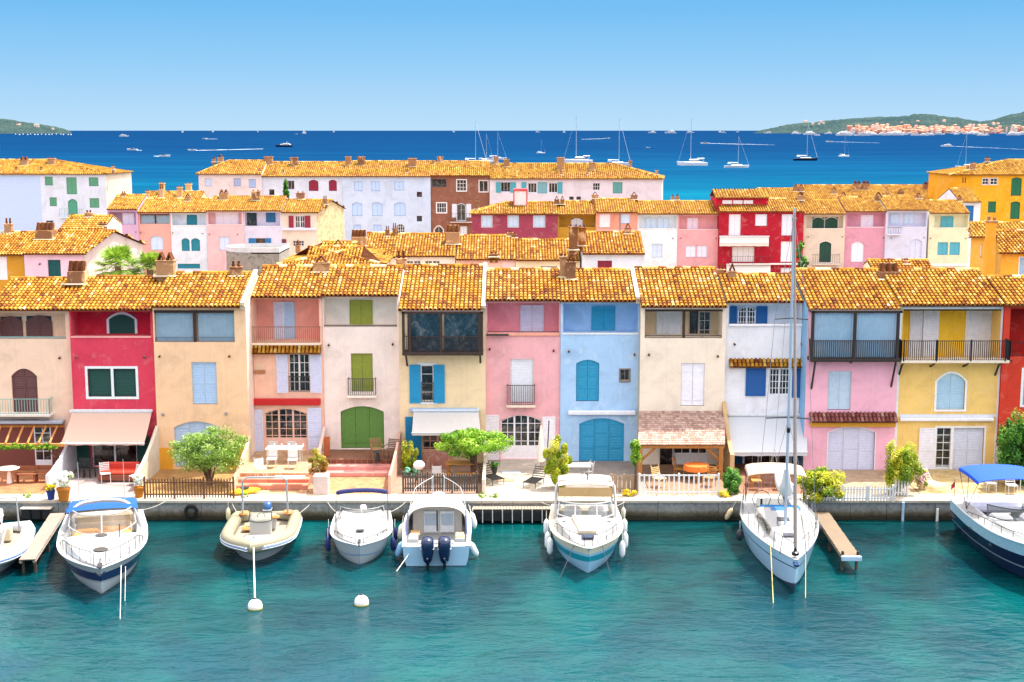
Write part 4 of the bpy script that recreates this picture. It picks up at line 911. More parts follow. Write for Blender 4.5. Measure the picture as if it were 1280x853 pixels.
m.grid([[(x, y, z) for x, y in pts] for z in (.9, z1)], closed=True); m.poly([(x, y, z1) for x, y in pts]); m.build('wall', plaster('9c9890', None, .5, True, .8), rt)
m = MB(); m.grid([[(x, y, z) for x, y in pts] for z in (z1 - .1, z1 + .35)], closed=True); m.build('parapet', plaster('eef2f8', gain=.7), rt)
# ---------------------------------------------------------------- terraces, plants and furniture in front of the houses
QY = 61.2; Z0 = .9
def gp(px, py, z=Z0 + .02): return G(px, py, z)
def mpp(y): return (y * cp + 16.5 * sp) / F       # metres per photo pixel at ground depth y
def bx(i):
    """world x of the boundary on the left of house i"""
    return houses[i][1] if i < len(houses) else houses[-1][2]
PV = [('orange tile', ['c8703c', 'd98a4a'], .35), ('pale mauve', ['c8bfc2', 'b8a8a8'], .5), ('sandy', ['dca860', 'c89850', 'b88a48'], .5), ('peach flagstone', ['ecca9c', 'e0a880', 'f0d8a8'], .45),
      ('worn brick', ['cc8450', 'e0aa70', 'e8c080'], .25), ('dusty pink', ['c8a08c', 'b89080'], .3), ('ivory slab', ['dcd2c2', 'c8bcac', 'e4dccc'], .8), ('grey slab', ['b4aca4', 'a49a94'], .6),
      ('brown board', ['a87c5c', 'b88c68'], .3), ('brick red', ['a8644c', 'b87458'], .25), ('sand slab', ['d8c0a0', 'c8a888'], .5), ('yellow flagstone', ['f0d490', 'e8c478', 'f4e0b0'], .5), ('beige', ['dcc8a8', 'd0b898'], .5)]
for i in range(13):
    Yf = Ys[i]; n_, c_, s_ = PV[i]
    m = MB(); m.poly([(bx(i) + .02, QY + 1.12, Z0), (bx(i + 1) - .02, QY + 1.12, Z0), (bx(i + 1) - .02, Yf + .0, Z0), (bx(i) + .02, Yf + .0, Z0)])
    struct(m.build('terrace', paving(n_, c_, s_)), n_ + ' terrace paving between the quay and a house', 'terrace')

def steps(label, pa, pb, Yf, ztop, n, col, plat=.5, run=.33, nm='front_steps', zb=Z0):
    xa = P(pa, 575, Yf)[0]; xb = P(pb, 575, Yf)[0]
    m = MB(); h = (ztop - zb) / n; cx = (xa + xb) / 2
    for k in range(n):
        zt = ztop - k * h; y0 = Yf - plat - run * k
        m.cbox(cx, (y0 + (Yf - (plat + run * (k - 1) if k else .004))) / 2, (zt + zb - .1) / 2, xb - xa, abs((Yf - (plat + run * (k - 1) if k else .004)) - y0), zt - zb + .1, .02)
    o = m.build(nm, plaster(col, 'f0e0d0', .4, gain=.75)); tag(o, label, 'steps'); return o
def zof(py, Yf): return P(400, py, Yf)[1]
# raised platforms
z3 = zof(564, 68.8)
m = MB(); m.box(bx(3) + .06, bx(4) - .06, 64.2, 68.79, Z0 - .1, z3); struct(m.build('terrace', paving('peach flagstone', None)), 'raised peach flagstone terrace of the salmon house', 'terrace')
for k, l in enumerate(('upper pink step of the salmon house terrace', 'lower pink step of the salmon house terrace')):
    m = MB(); m.cbox((bx(3) + bx(4)) / 2, 63.95 - k * .5, (Z0 + z3 - .17 * (k + 1)) / 2 + .0, bx(4) - bx(3) - .14, .52, z3 - .17 * (k + 1) - Z0 + .02, .02); tag(m.build('terrace_step', plaster('ee9a80', 'f0b898', .4, gain=.7)), l, 'step')
z4 = zof(562, 68.9)
m = MB(); m.box(bx(4) + .06, bx(5) - .06, 66.7, 68.89, Z0 - .1, z4); struct(m.build('terrace', paving('brown deck', ['8a4c34', '9c5a3c'], .3)), 'raised red brown deck of the cream white house', 'terrace')
for k, l in enumerate(('upper pink step below the red brown deck', 'lower pink step below the red brown deck')):
    m = MB(); m.cbox((bx(4) + bx(5)) / 2, 66.42 - k * .5, (Z0 + z4 - .2 * (k + 1)) / 2, bx(5) - bx(4) - .14, .52, z4 - .2 * (k + 1) - Z0, .02); tag(m.build('terrace_step', plaster('f2a8a0', 'f4c0b0', .4, gain=.7)), l, 'step')
steps('grey stone steps under the white arched french windows of the rose house', 625, 677, 69.0, zof(574, 69.0), 4, 'cfc4b8')
steps('low grey blue steps under the turquoise triple door', 722, 785, 68.9, zof(577.5, 68.9), 2, '98a4b4')
steps('pink and brown steps under the lilac arched doors', 1033, 1096, 67.1, zof(589.5, 67.1), 2, 'd88c94')
steps('pale step under the white doors of the yellow house', 1146, 1232, 67.2, zof(592.5, 67.2), 2, 'e8d8cc', .25)

def gwall(i, label, h0, h1, col, y1=None, th=.16, dx=0, y0=None):
    x = bx(i) + dx; ya = (y0 or min(Ys[i], Ys[i - 1]) - .01); yb = y1 or QY + 1.2
    m = MB(); n = 6; rows = []
    for k in range(n + 1):
        f = k / n; y = ya + (yb - ya) * f; z = Z0 + h0 + (h1 - h0) * (1 - (1 - f) ** 1.6)
        rows.append([(x - th / 2, y, Z0 - .05), (x - th / 2, y, z - .02), (x - th / 2 + .02, y, z), (x + th / 2 - .02, y, z), (x + th / 2, y, z - .02), (x + th / 2, y, Z0 - .05)])
    m.grid(rows); m.poly(rows[-1]); m.poly(rows[0][::-1]); o = m.build('garden_wall', plaster(col, None, .3, gain=.72)); tag(o, label, 'garden wall', 'low walls between the terraces'); return o
gwall(1, 'white sloping garden wall left of the beige awning', 2.0, .7, 'e8ecf4', 63.2)
gwall(2, 'cream sloping garden wall between the beige awning and the picket fence', 2.2, .8, 'f6ecd8', 63.0)
gwall(3, 'cream garden wall right of the big olive bush', 1.7, .55, 'f4dcb8')
gwall(4, 'pinkish garden wall behind the square planter', 1.8, .6, 'f6d8cc', 64.5)
gwall(5, 'thin pink garden wall left of the dark picket fence', 1.6, .9, 'eebfa8', th=.12)
gwall(6, 'cream garden wall right of the dark picket fence', 1.5, .7, 'f0e4d4', th=.14)
gwall(9, 'tall ochre garden wall beside the shingled porch', 3.2, 1.2, 'e2bf8c', 65.2, th=.2)
gwall(12, 'white garden wall beside the cypress hedge', 1.2, .6, 'ece6dc', 65.0)

# ---- fences
def fence(label, pa, pb, py, h, mat, pitch, wd, name='picket_fence', posts=None, ya=None, pts=True, gap=.08, railz=(.2, .75), group=None):
    (x0, y0), (x1, y1) = gp(pa, py), gp(pb, py)
    y0 = y1 = ya or y0
    if ya: x0 = XX(pa, ya); x1 = XX(pb, ya)
    r = thing(name, label, 'fence', ((x0 + x1) / 2, y0, Z0), 0, group)
    m = MB(); n = max(2, int((x1 - x0) / pitch)); rr = random.Random(int(pa))
    for k in range(n + 1):
        x = x0 + (x1 - x0) * k / n; hh = h * rr.uniform(.97, 1.02)
        if pts: m.prism([(x - wd / 2, Z0 + gap), (x + wd / 2, Z0 + gap), (x + wd / 2, Z0 + hh - wd), (x, Z0 + hh), (x - wd / 2, Z0 + hh - wd)], y0 - .012, y0 + .012)
        else: m.box(x - wd / 2, x + wd / 2, y0 - .012, y0 + .012, Z0 + gap, Z0 + hh)
    m.build('picket_panel', mat, r)
    for z in railz:
        m = MB(); m.box(x0 - .02, x1 + .02, y0 + .013, y0 + .05, Z0 + h * z, Z0 + h * z + .06); m.build('rail', mat, r)
    for k in range((posts or 2)):
        x = x0 + (x1 - x0) * k / ((posts or 2) - 1); m = MB(); m.cbox(x, y0 + .04, Z0 + h * .53, .09, .09, h * 1.06, .02); m.build('post', mat, r)
    return r
fence('brown wooden picket fence below the olive bush', 181, 292, 624, 1.0, woodm('6e4a30'), .13, .055, posts=4)
fence('dark grey picket fence with close slats below the lime tree', 504, 596, 616, .95, woodm('4a4440'), .11, .075, posts=4)
fence('white railing with wide balusters in front of the shingled porch', 799, 898, 619, .98, paint('d8dadc', .5), .22, .07, 'porch_railing', 5, pts=False, railz=(.12, .92))
fence('white picket fence in front of the pink house', 1022, 1116, 628, .78, paint('d8dadc', .5), .13, .07, posts=4)
fence('short white picket gate piece at the quay edge beside the tall green bush', 1119, 1134, 634, .9, paint('d8dadc', .5), .13, .075, ya=61.9)
fence('grey brown board screen on the quay in front of the light blue house', 764, 796, 616, .85, woodm('a08a74'), .19, .17, 'board_screen', 3, pts=False, gap=.02)

# ---- foliage
def leaves(m, cx, cy, cz, rx, ry, rz, n, size, rr, clumps=18, lumps=.55, asp=1.7):
    if n > 1000: n = int(n * 1.6); size *= .78
    cl = []; off = rr.random()
    for i in range(clumps):          # clumps spread evenly over the crown
        zz = 1 - 2 * (i + .5) / clumps; ph = 2.39996 * (i + off * 9); rad = math.sqrt(1 - zz * zz)
        v = Vector((rad * math.cos(ph), rad * math.sin(ph), zz)) * rr.uniform(.4, 1.0)
        cl.append((v, rr.uniform(.17, .44) * min(1, (30 / clumps) ** .33 * 1.05), rr.uniform(-.24, .24)))
    for i in range(n):
        v, k, dt = cl[rr.randrange(clumps)]
        d = Vector((rr.gauss(0, 1), rr.gauss(0, 1), rr.gauss(0, 1))).normalized() * (rr.random() ** .45)
        p = v + d * k
        if p.length > 1.22: p = p.normalized() * rr.uniform(.9, 1.22)
        c = Vector((cx + p.x * rx, cy + p.y * ry, cz + p.z * rz))
        nrm = (d + Vector((rr.uniform(-.7, .7), rr.uniform(-.7, .7), rr.uniform(-.2, 1)))).normalized()
        a = nrm.orthogonal().normalized(); a.rotate(Matrix.Rotation(rr.uniform(0, 6.3), 3, nrm)); b = nrm.cross(a)
        s_ = size * rr.uniform(.6, 1.3)
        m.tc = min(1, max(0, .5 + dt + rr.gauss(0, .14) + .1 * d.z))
        m.poly([c - a * s_ * asp * .5, c + b * s_ * .42, c + a * s_ * asp * .5, c - b * s_ * .42])
    m.tc = .5
LIME = leafm('lime', [(0, '2c5a10'), (.4, '6aa01a'), (.7, '98c42c'), (1, 'cce468')], .3)
YELG = leafm('yellow green', [(0, '34600e'), (.35, '7a9c18'), (.62, 'b8c022'), (.85, 'dcd438'), (1, 'f0ea70')], .3)
OLIVE = leafm('olive', [(0, '2e5218'), (.4, '6a902e'), (.7, '94b848'), (1, 'c4d88a')], .25)
DARKG = leafm('dark green', [(0, '0e3a12'), (.4, '2a6a20'), (.7, '5a9c2a'), (1, '8cc040')], .25)
MIXR = leafm('copper', [(0, '8a3a1c'), (.3, 'b0682a'), (.55, '8aa02a'), (.8, 'c8b040'), (1, 'e0d070')], .3)
FLOW = leafm('white flower', [(0, '6a9040'), (.3, 'c8d8a8'), (.5, 'fafaf6'), (1, 'ffffff')], .2)
FLOY = leafm('yellow flower', [(0, '6a8a1c'), (.35, 'c8b81c'), (.5, 'f6d81c'), (1, 'fcf060')], .2)
FLOP = leafm('pink flower', [(0, '507020'), (.5, 'a0b848'), (.7, 'f0b8c8'), (1, 'fae0e8')], .2)
BARK = woodm('6a5040')
def plant(label, px, pbase, w, h, mat, n=2200, name='bush', cat='bush', z=Z0, size=.085, stems=5, lift=0.12, dry=.8, y=None, x=None, clumps=18, group=None, trunk=None):
    """w,h in photo pixels; base at photo row pbase"""
    X, Y = gp(px, pbase, z)
    if y: Y = y; X = XX(px, y, z)
    k = mpp(Y); W_, Hh = w * k / 2, h * k
    rr = random.Random(int(px * 3 + pbase))
    r = thing(name, label, cat, (X, Y, z), 0, group)
    m = MB(); cz = z + Hh * (lift + (1 - lift) / 2); rz = Hh * (1 - lift) / 2
    leaves(m, X, Y, cz, W_, W_ * dry, rz, n, size, rr, clumps)
    m.build('foliage' if name != 'tree' else 'crown', mat, r)
    m = MB()
    for s_ in range(stems):
        a = rr.uniform(0, 6.28); d = rr.uniform(.2, .7); tr = trunk or .025
        tp = .72 if lift > .2 else .4; m.tube([(X + .05 * math.cos(a), Y + .05 * math.sin(a), z), (X + W_ * .3 * d * math.cos(a), Y + W_ * .3 * d * math.sin(a), z + Hh * min(lift + .2, tp * .7)), (X + W_ * .7 * d * math.cos(a), Y + W_ * .6 * d * math.sin(a), z + Hh * tp)], [tr * 1.3, tr, tr * .4], 5)
    m.build('stem' if name != 'tree' else 'trunk', BARK, r)
    return r
plant('big loose olive green bush in front of the sand coloured house', 262, 606, 98, 74, OLIVE, 7800, size=.085, stems=9, trunk=.045, lift=.2, clumps=60)
plant('yellow green bush between the cream wall and the turquoise shutter', 511, 592, 22, 40, YELG, 2200, lift=.0, z=Z0)
plant('low blue green plant below the yellow green bush by the dark fence', 512, 596, 20, 14, leafm('blue green', [(0, '3a7a5a'), (.5, '6ab89a'), (1, 'a8e0c8')]), 600, lift=0, clumps=8)
t = plant('lime green umbrella tree in front of the white awning and rose house', 592, 599, 84, 66, LIME, 5200, 'tree', 'tree', size=.10, stems=4, trunk=.06, lift=.44, clumps=34, dry=.9)
plant('bright yellow bush beside the folded parasol', 697, 610, 36, 62, YELG, 5200, lift=.0, clumps=24)
plant('climbing plant on the left post of the shingled porch', 794, 619, 13, 74, LIME, 900, 'climbing_plant', 'climbing plant', lift=.5, dry=.7)
plant('dark green bush at the right foot of the shingled porch', 914, 619, 24, 36, DARKG, 2200, lift=.0)
plant('low yellow flowers on the quay beside the white porch railing', 905, 622, 16, 9, FLOY, 500, 'flower_clump', 'flowers', lift=0, clumps=8, size=.07)
plant('yellow flowering bush left of the white picket fence', 1025, 628, 56, 48, YELG, 5600, lift=.0, clumps=28)
plant('tall rounded yellow green bush between the pink and yellow houses', 1125, 619, 44, 68, YELG, 8200, lift=.0, clumps=34, dry=.85)
plant('small pink flowered shrub beside the tall rounded bush', 1150, 612, 20, 28, FLOP, 800, lift=.05)
plant('copper and green shrub growing in the square planter', 400, 609, 32, 36, MIXR, 1900, lift=0, z=Z0 + .55, y=63.2)
for px, lab in ((545 + 58, 'small green weed tuft at the foot of the cream wall by the quay'), (305, 'weed tuft on the quay edge behind the grey inflatable'), (623 - 5, 'small weed tuft on the quay above the black bumper'), (95 - 60, 'weed tuft on the quay beside the grey gangway')):
    plant(lab, px, 623, 12, 7, LIME, 160, 'weed_tuft', 'weeds', lift=0, clumps=5, stems=1, size=.06)
# tall hedge
X, Y = XX(1276, 64.5), 64.5; rr = random.Random(4)
hd = thing('cypress_hedge', 'tall dense cypress hedge at the right edge beside the yellow house', 'hedge', (X, Y, Z0))
m = MB()
for k in range(5):
    leaves(m, X - .55 + k * .75, Y + rr.uniform(-.3, .3), Z0 + 1.65, .75, .8, 1.85 + rr.uniform(-.15, .1), 4500, .085, rr, 40, .6, 2.4)
m.build('foliage', DARKG, hd)
m = MB()
for k in range(5): m.tube([(X - .45 + k * .75, Y, Z0), (X - .45 + k * .75, Y, Z0 + 2.6)], [.06, .02], 6)
m.build('stem', BARK, hd)
# vine on the pergola edge
X, Y = XX(28, 65, 3.4), 65.0; vn = thing('vine', 'green vine creeping along the pergola edge beam', 'vine', (X, Y, 3.3)); m = MB(); rr = random.Random(8)
xa, zf = P(-10, 559, 65.0); xb, _ = P(70, 559, 65.0)
for k in range(9): leaves(m, xa + (xb - xa) * (k + .5) / 9, 64.96, zf + rr.uniform(-.03, .06), .28, .16, .13, 260, .08, rr, 6)
m.build('foliage', LIME, vn)
# pots
def pot(label, px, pb, w, h, colr, fl, nf=500, fh=.8, name='flower_pot', square=False):
    X, Y = gp(px, pb); k = mpp(Y); W_ = w * k / 2; Hh = h * k
    r = thing(name, label, 'flower pot' if not square else 'planter', (X, Y, Z0)); m = MB()
    if square: m.cbox(X, Y, Z0 + Hh / 2, W_ * 2, W_ * 1.8, Hh, .03)
    else: m.lathe(X, Y, [(W_ * .62, Z0), (W_ * .7, Z0 + .03), (W_ * .92, Z0 + Hh * .85), (W_ * 1.03, Z0 + Hh * .86), (W_ * 1.03, Z0 + Hh), (W_ * .88, Z0 + Hh), (W_ * .8, Z0 + Hh * .9)], 16)
    m.build('pot' if not square else 'planter_box', plaster(colr, None, .2, gain=.7), r)
    if fl:
        m = MB(); leaves(m, X, Y, Z0 + Hh + fh * W_ * .75, W_ * 1.4, W_ * 1.3, W_ * fh * .8, nf, .07, random.Random(int(px)), 12); m.build('flower_plant', fl, r)
    return r
pot('terracotta pot of white flowers beside the blue pot', 80, 626, 17, 17, 'd0842c', FLOW, 1400, 1.7)
pot('blue glazed pot with yellow flowers on the orange terrace', 64, 625, 11, 13, '2a4a9c', FLOY, 500, 1.0)
pot('terracotta pot of white flowers left of the brown picket fence', 174, 622, 13, 14, 'd0842c', FLOW, 1300, 1.9)
pot('square pale pink planter holding the copper green shrub', 402, 617, 19, 25, 'f2ddd4', None, name='planter', square=True)
pot('small pale pot below the pink flowered shrub', 1151, 612, 8, 10, 'dcc8a0', FLOP, 200, .8)

# ---- palms between the rows
def palm(label, px, py, Y, r_px, seed):
    X, Z = P(px, py, Y); rr = random.Random(seed); r = thing('palm_tree', label, 'palm tree', (X, Y, Z0), 0, 'palms behind the front roofs')
    k = Y / F
    m = MB(); m.tube([(X, Y, Z0), (X + .1, Y, Z * .5), (X, Y, Z - .1)], [.22, .17, .2], 9); m.build('trunk', BARK, r)
    m = MB(); Lf = r_px * k * 1.15
    for i in range(38):
        az = rr.uniform(0, 6.28); el = rr.uniform(-.35, 1.35)
        d = Vector((math.cos(az) * math.cos(el), math.sin(az) * math.cos(el), math.sin(el))); side = Vector((-math.sin(az), math.cos(az), 0)); up = d.cross(side) * -1
        stem = [Vector((X, Y, Z)) + d * (Lf * .55 * s_) - Vector((0, 0, .18 * Lf * s_ * s_)) for s_ in (0, .33, .66, 1)]
        m.tc = rr.uniform(.2, .5); m.tube(stem, .015, 3, cap=False)
        c = stem[-1]
        for j in range(26):
            a = (j / 25 - .5) * 3.9; dd = (d * math.cos(a) + side * math.sin(a)); l_ = Lf * .55 * rr.uniform(.8, 1.1) * (1 - .2 * abs(a) / 2)
            e = c + dd * l_ - Vector((0, 0, .2 * l_)); md = c + dd * l_ * .5; w_ = side.cross(dd).normalized().cross(dd) * .035
            m.tc = min(1, max(0, rr.gauss(.55, .2)))
            m.poly([c, md + w_, e, md - w_])
    m.tc = .5
    m.build('crown', leafm('palm', [(0, '2c5c14'), (.4, '628c20'), (.7, '90b438'), (1, 'c4d870')], .3), r)
palm('larger left fan palm rising behind the crimson house roof', 147, 330, 88, 31, 3)
palm('smaller right fan palm rising behind the crimson house roof', 187, 333, 88, 24, 4)
plant('slim green conifer in front of the white waterfront block', 357, 0, 10, 40, DARKG, 1400, 'conifer', 'conifer', y=163, size=.3, lift=.0, stems=1, dry=1) if 0 else None
X, Zt = P(357, 227, 165); cf = thing('conifer', 'slim green conifer in front of the white waterfront block', 'conifer', (X, 165, Z0)); m = MB(); rr = random.Random(2)
for k in range(9): f = k / 8; leaves(m, X, 165, Zt - .3 - 3.6 * f, .2 + .65 * f, .2 + .6 * f, .5, 260, .22, rr, 8)
m.build('crown', DARKG, cf); m = MB(); m.tube([(X, 165, Z0), (X, 165, Zt - 1)], [.14, .05], 6); m.build('trunk', BARK, cf)
X, Zt = P(1001, 300, 120); cf = thing('slender_tree', 'thin green tree standing before the corner of the crimson house', 'tree', (X, 120, Z0)); m = MB()
for k in range(7): leaves(m, X + rr.uniform(-.2, .5), 120, Zt - .5 - .62 * k, .3 + .07 * k, .4, .5, 200, .16, rr, 7)
m.build('crown', DARKG, cf); m = MB(); m.tube([(X, 120, Z0), (X, 120, Zt - 1)], [.08, .03], 6); m.build('trunk', BARK, cf)
xl_, zl_ = P(993, 278, 128); sl_ = thing('street_lamp', 'slim pale street lamp in front of the crimson house', 'street lamp', (xl_, 128, Z0))
m = MB(); m.tube([(xl_, 128, Z0), (xl_, 128, zl_)], [.07, .05], 7); m.build('pole', METALP := paint('c4c8cc', .4), sl_); m = MB(); m.lathe(xl_, 128, [(.12, zl_ - .1), (.2, zl_ + .15), (.22, zl_ + .35), (.05, zl_ + .5)], 8); m.build('lantern', paint('3a3a40', .4), sl_)

# ---- furniture
WPL = paint('d0d0ce', .45); TEAK = woodm('b8803c'); IRN = paint('26282a', .5)
def chair(label, px, pb, rot, mat, slats=True, z=Z0, h=.85, w=.46, arms=False, group=None, name='chair'):
    X, Y = gp(px, pb, z); r = thing(name, label, 'chair', (X, Y, z), rot, group); LOCALS.add(r.name)
    m = MB(); m.cbox(0, 0, .44, w, w, .04, .015); m.build('seat', mat, r)
    m = MB()
    if slats:
        for k in range(5): m.box(-w / 2 + .03, w / 2 - .03, w / 2 - .01 + k * .02, w / 2 + .012 + k * .02, .52 + k * .08, .57 + k * .08)
    else: m.cbox(0, w / 2 + .02, .66, w, .03, .36, .02)
    for s_ in (-1, 1): m.tube([(s_ * (w / 2 - .02), w / 2 - .03, .44), (s_ * (w / 2 - .02), w / 2 + .1, h + .06)], .016, 5)
    m.build('backrest', mat, r)
    for sx, sy in ((-1, -1), (1, -1), (-1, 1), (1, 1)):
        m = MB(); m.tube([(sx * (w / 2 - .03), sy * (w / 2 - .03), .43), (sx * (w / 2 - .02), sy * (w / 2), 0)], .017, 5); m.build('leg', mat, r)
    if arms:
        for s_ in (-1, 1): m = MB(); m.cbox(s_ * w / 2, 0, .64, .05, w, .03, .01); m.tube([(s_ * w / 2, -w / 2 + .04, .43), (s_ * w / 2, -w / 2 + .04, .63)], .015, 5); m.build('armrest', mat, r)
    return r
def table(label, px, pb, sx, sy, mat, z=Z0, h=.74, rnd_=False, cloth=None):
    X, Y = gp(px, pb, z); r = thing('garden_table', label, 'table', (X, Y, z), 0); LOCALS.add(r.name)
    m = MB()
    if rnd_: m.lathe(0, 0, [(sx / 2 - .02, h - .04), (sx / 2, h - .02), (sx / 2 - .01, h)], 20)
    else: m.cbox(0, 0, h - .02, sx, sy, .05, .015)
    m.build('tabletop', mat, r)
    for a, b in ((-1, -1), (1, -1), (-1, 1), (1, 1)):
        if rnd_ and (a, b) != (-1, -1): continue
        m = MB()
        if rnd_: m.tube([(0, 0, 0), (0, 0, h - .04)], [.14, .05], 8)
        else: m.tube([(a * (sx / 2 - .08), b * (sy / 2 - .08), h - .04), (a * (sx / 2 - .08), b * (sy / 2 - .08), 0)], .025, 5)
        m.build('leg', mat, r)
    if cloth:
        m = MB(); n = 24; rows = []
        for rad, zz in ((.01, h + .012), (sx / 2 + .01, h + .012), (sx / 2 + .03, h - .1), (sx / 2 + .05, h - .24)): rows.append([(math.cos(6.2832 * k / n) * (rad + (.02 * (k % 2) if zz < h - .05 else 0)), math.sin(6.2832 * k / n) * (rad + (.02 * (k % 2) if zz < h - .05 else 0)), zz) for k in range(n)])
        m.grid(rows, closed=True); o = m.build('tablecloth', paint(cloth, .9)); o.location = (X, Y, z); tag(o, 'orange cloth on the round table under the shingled porch', 'tablecloth')
    return r
table('round white stone table on the orange terrace, at the left edge', 12, 604, 1.0, 1.0, plaster('ece4dc'), rnd_=True)
for px, pb, lab in ((33, 603, 'brown wooden bench nearer the round stone table'), (57, 602, 'brown wooden bench against the brown painted wall')):
    X, Y = gp(px, pb); r = thing('bench', lab, 'bench', (X, Y, Z0)); m = MB(); m.cbox(X, Y, Z0 + .43, 1.0, .36, .05, .01); m.build('seat', woodm('8a5030'), r); m = MB(); m.cbox(X, Y + .2, Z0 + .66, 1.0, .04, .22, .01); m.build('backrest', woodm('8a5030'), r)
    for s_ in (-1, 1): m = MB(); m.cbox(X + s_ * .42, Y, Z0 + .21, .06, .32, .42, .01); m.build('leg', woodm('8a5030'), r)
for k, (px, lab) in enumerate(((102, 'leftmost of three black chairs by the green shutter'), (109, 'middle one of three black chairs by the green shutter'), (116, 'rightmost of three black chairs by the green shutter'))): chair(lab, px, 597, .2 * k, IRN, z=Z0, w=.3, group='black chairs in front of the crimson house')
X, Y = gp(150, 600); r = thing('outdoor_sofa', 'red cushioned sofa under the beige awning', 'sofa', (X, Y, Z0)); m = MB(); m.cbox(X, Y, Z0 + .2, 1.9, .75, .3, .03); m.build('base', woodm('8a4a34'), r); m = MB(); m.cbox(X, Y, Z0 + .42, 1.8, .7, .16, .06); m.build('seat_cushion', paint('c8402c', .9), r); m = MB(); m.cbox(X, Y + .34, Z0 + .62, 1.8, .16, .4, .06); m.build('backrest', paint('b83a2c', .9), r)
chair('white folding chair near the red sofa', 132, 603, .4, WPL); chair('white deck chair right of the red sofa', 170, 606, -.5, WPL)
table('white table with place settings on the flagstone terrace', 356, 578, 1.75, .8, WPL, z=z3)
for px, pb, ro, lab in ((343, 571, 3.1, 'white chair behind the left end of the white table'), (366, 571, 3.1, 'white chair behind the right end of the white table'), (340, 585, 0, 'white chair in front of the left end of the white table'), (366, 586, .1, 'white chair in front of the right end of the white table'), (326, 597, .5, 'white chair standing apart left on the flagstone terrace')): chair(lab, px, pb, ro, WPL, z=z3, slats=False, group='white chairs on the flagstone terrace')
X, Y = gp(362, 598, z3); o = MB().cbox(X, Y, z3 + .04, 1.4, .5, .08, .03).build('floor_cushion', paint('f4ece0', .9)); tag(o, 'white mat lying on the flagstone terrace', 'mat')
for k in range(5):
    X, Y = gp(338 + 9 * k, 577, z3); m = MB(); m.lathe(X, Y, [(.05, z3 + .74), (.12, z3 + .76), (.13, z3 + .775)], 12); m.cyl(X + .2, Y + .1, z3 + .74, z3 + .86, .03); o = m.build('place_setting', paint('f8f8fa', .2)); tag(o, 'white plate and glass on the white terrace table, %s' % ('far left', 'second from left', 'in the middle', 'second from right', 'far right')[k], 'plate', 'place settings on the white table')
chair('wooden armchair left on the red brown deck', 471, 572, .3, woodm('9a7450'), z=z4, arms=True, w=.55); chair('wooden armchair right on the red brown deck', 489, 573, -.3, woodm('6a5040'), z=z4, arms=True, w=.55)
table('small round iron table before the armchairs on the deck', 472, 577, .5, .5, IRN, z=z4, h=.5, rnd_=True)
X, Y = gp(409, 571, z4); o = MB().cbox(X, Y, z4 + .5, .3, .08, 1.0, .02, rot=.3).build('folded_board', woodm('a8582c')); tag(o, 'brown board leaning on the wall beside the arched green door', 'board')
table('wooden garden table beneath the lime tree', 577, 597, 1.5, .8, TEAK)
for py, lab in ((603, 'wooden bench in front of the garden table under the lime tree'), (590, 'wooden bench behind the garden table under the lime tree')):
    X, Y = gp(578, py); r = thing('bench', lab, 'bench', (X, Y, Z0)); m = MB(); m.cbox(X, Y, Z0 + .43, 1.5, .28, .05, .01); m.build('seat', TEAK, r)
    for s_ in (-1, 1): m = MB(); m.cbox(X + s_ * .65, Y, Z0 + .21, .06, .26, .42, .01); m.build('leg', TEAK, r)
chair('white chair behind the dark picket fence', 546, 603, 3.2, WPL, slats=False)
X, Y = gp(524, 603); r = thing('kettle_barbecue', 'white round kettle barbecue behind the dark picket fence', 'barbecue', (X, Y, Z0)); m = MB(); m.ball((X, Y, Z0 + .85), .28, 10, 0, .8); m.build('kettle', paint('f2f2f2', .25), r)
for a in (0, 2.1, 4.2): m = MB(); m.tube([(X + .1 * math.cos(a), Y + .1 * math.sin(a), Z0 + .68), (X + .3 * math.cos(a), Y + .3 * math.sin(a), Z0)], .015, 5); m.build('leg', IRN, r)
xw0, xw1 = XX(528, 67.4), XX(560, 67.4); o = MB().cbox((xw0 + xw1) / 2, 67.4, Z0 + .4, xw1 - xw0, .2, .8, .02).build('low_brick_wall', paving('pink brick', ['d89888', 'c87c6c', 'e8b8a8'], .25)); tag(o, 'low pink brick wall before the white framed door', 'wall')
# parasol (folded)
X, Y = gp(676, 590); r = thing('parasol', 'folded white parasol on the pale terrace of the rose house', 'parasol', (X, Y, Z0)); m = MB(); m.lathe(X, Y, [(.04, Z0 + .5), (.17, Z0 + .55), (.15, Z0 + 1.2), (.09, Z0 + 1.9), (.03, Z0 + 2.35)], 9); m.build('canopy', paint('eee6da', .9), r); m = MB(); m.tube([(X, Y, Z0), (X, Y, Z0 + 2.45)], .022, 6); m.build('pole', TEAK, r); m = MB(); m.lathe(X, Y, [(.25, Z0), (.25, Z0 + .06), (.05, Z0 + .1)], 12); m.build('base', plaster('c8c0b4'), r)
X, Y = gp(683, 588); o = MB().tube([(X, Y, Z0), (X + .12, Y, Z0 + 2.5)], .03, 6).build('pole', IRN); tag(o, 'thin dark pole leaning beside the folded parasol', 'pole')
def lounger(label, px, pb, rot, mat):
    X, Y = gp(px, pb); r = thing('sun_lounger', label, 'lounger', (X, Y, Z0), rot); LOCALS.add(r.name)
    m = MB()
    for k in range(9): m.box(-.28, .28, -.8 + k * .13, -.73 + k * .13, .28, .31)
    m.build('seat', mat, r); m = MB()
    for k in range(5): m.box(-.28, .28, .40 + k * .09, .45 + k * .09, .33 + k * .09, .36 + k * .09)
    m.build('backrest', mat, r); m = MB()
    for s_ in (-1, 1): m.tube([(s_ * .3, -.85, .29), (s_ * .3, .36, .29), (s_ * .3, .85, .78)], .016, 5)
    m.build('frame', mat, r)
    for sx in (-1, 1):
        for sy in (-.7, .3): m = MB(); m.tube([(sx * .3, sy, .29), (sx * .3, sy, 0)], .016, 5); m.build('leg', mat, r)
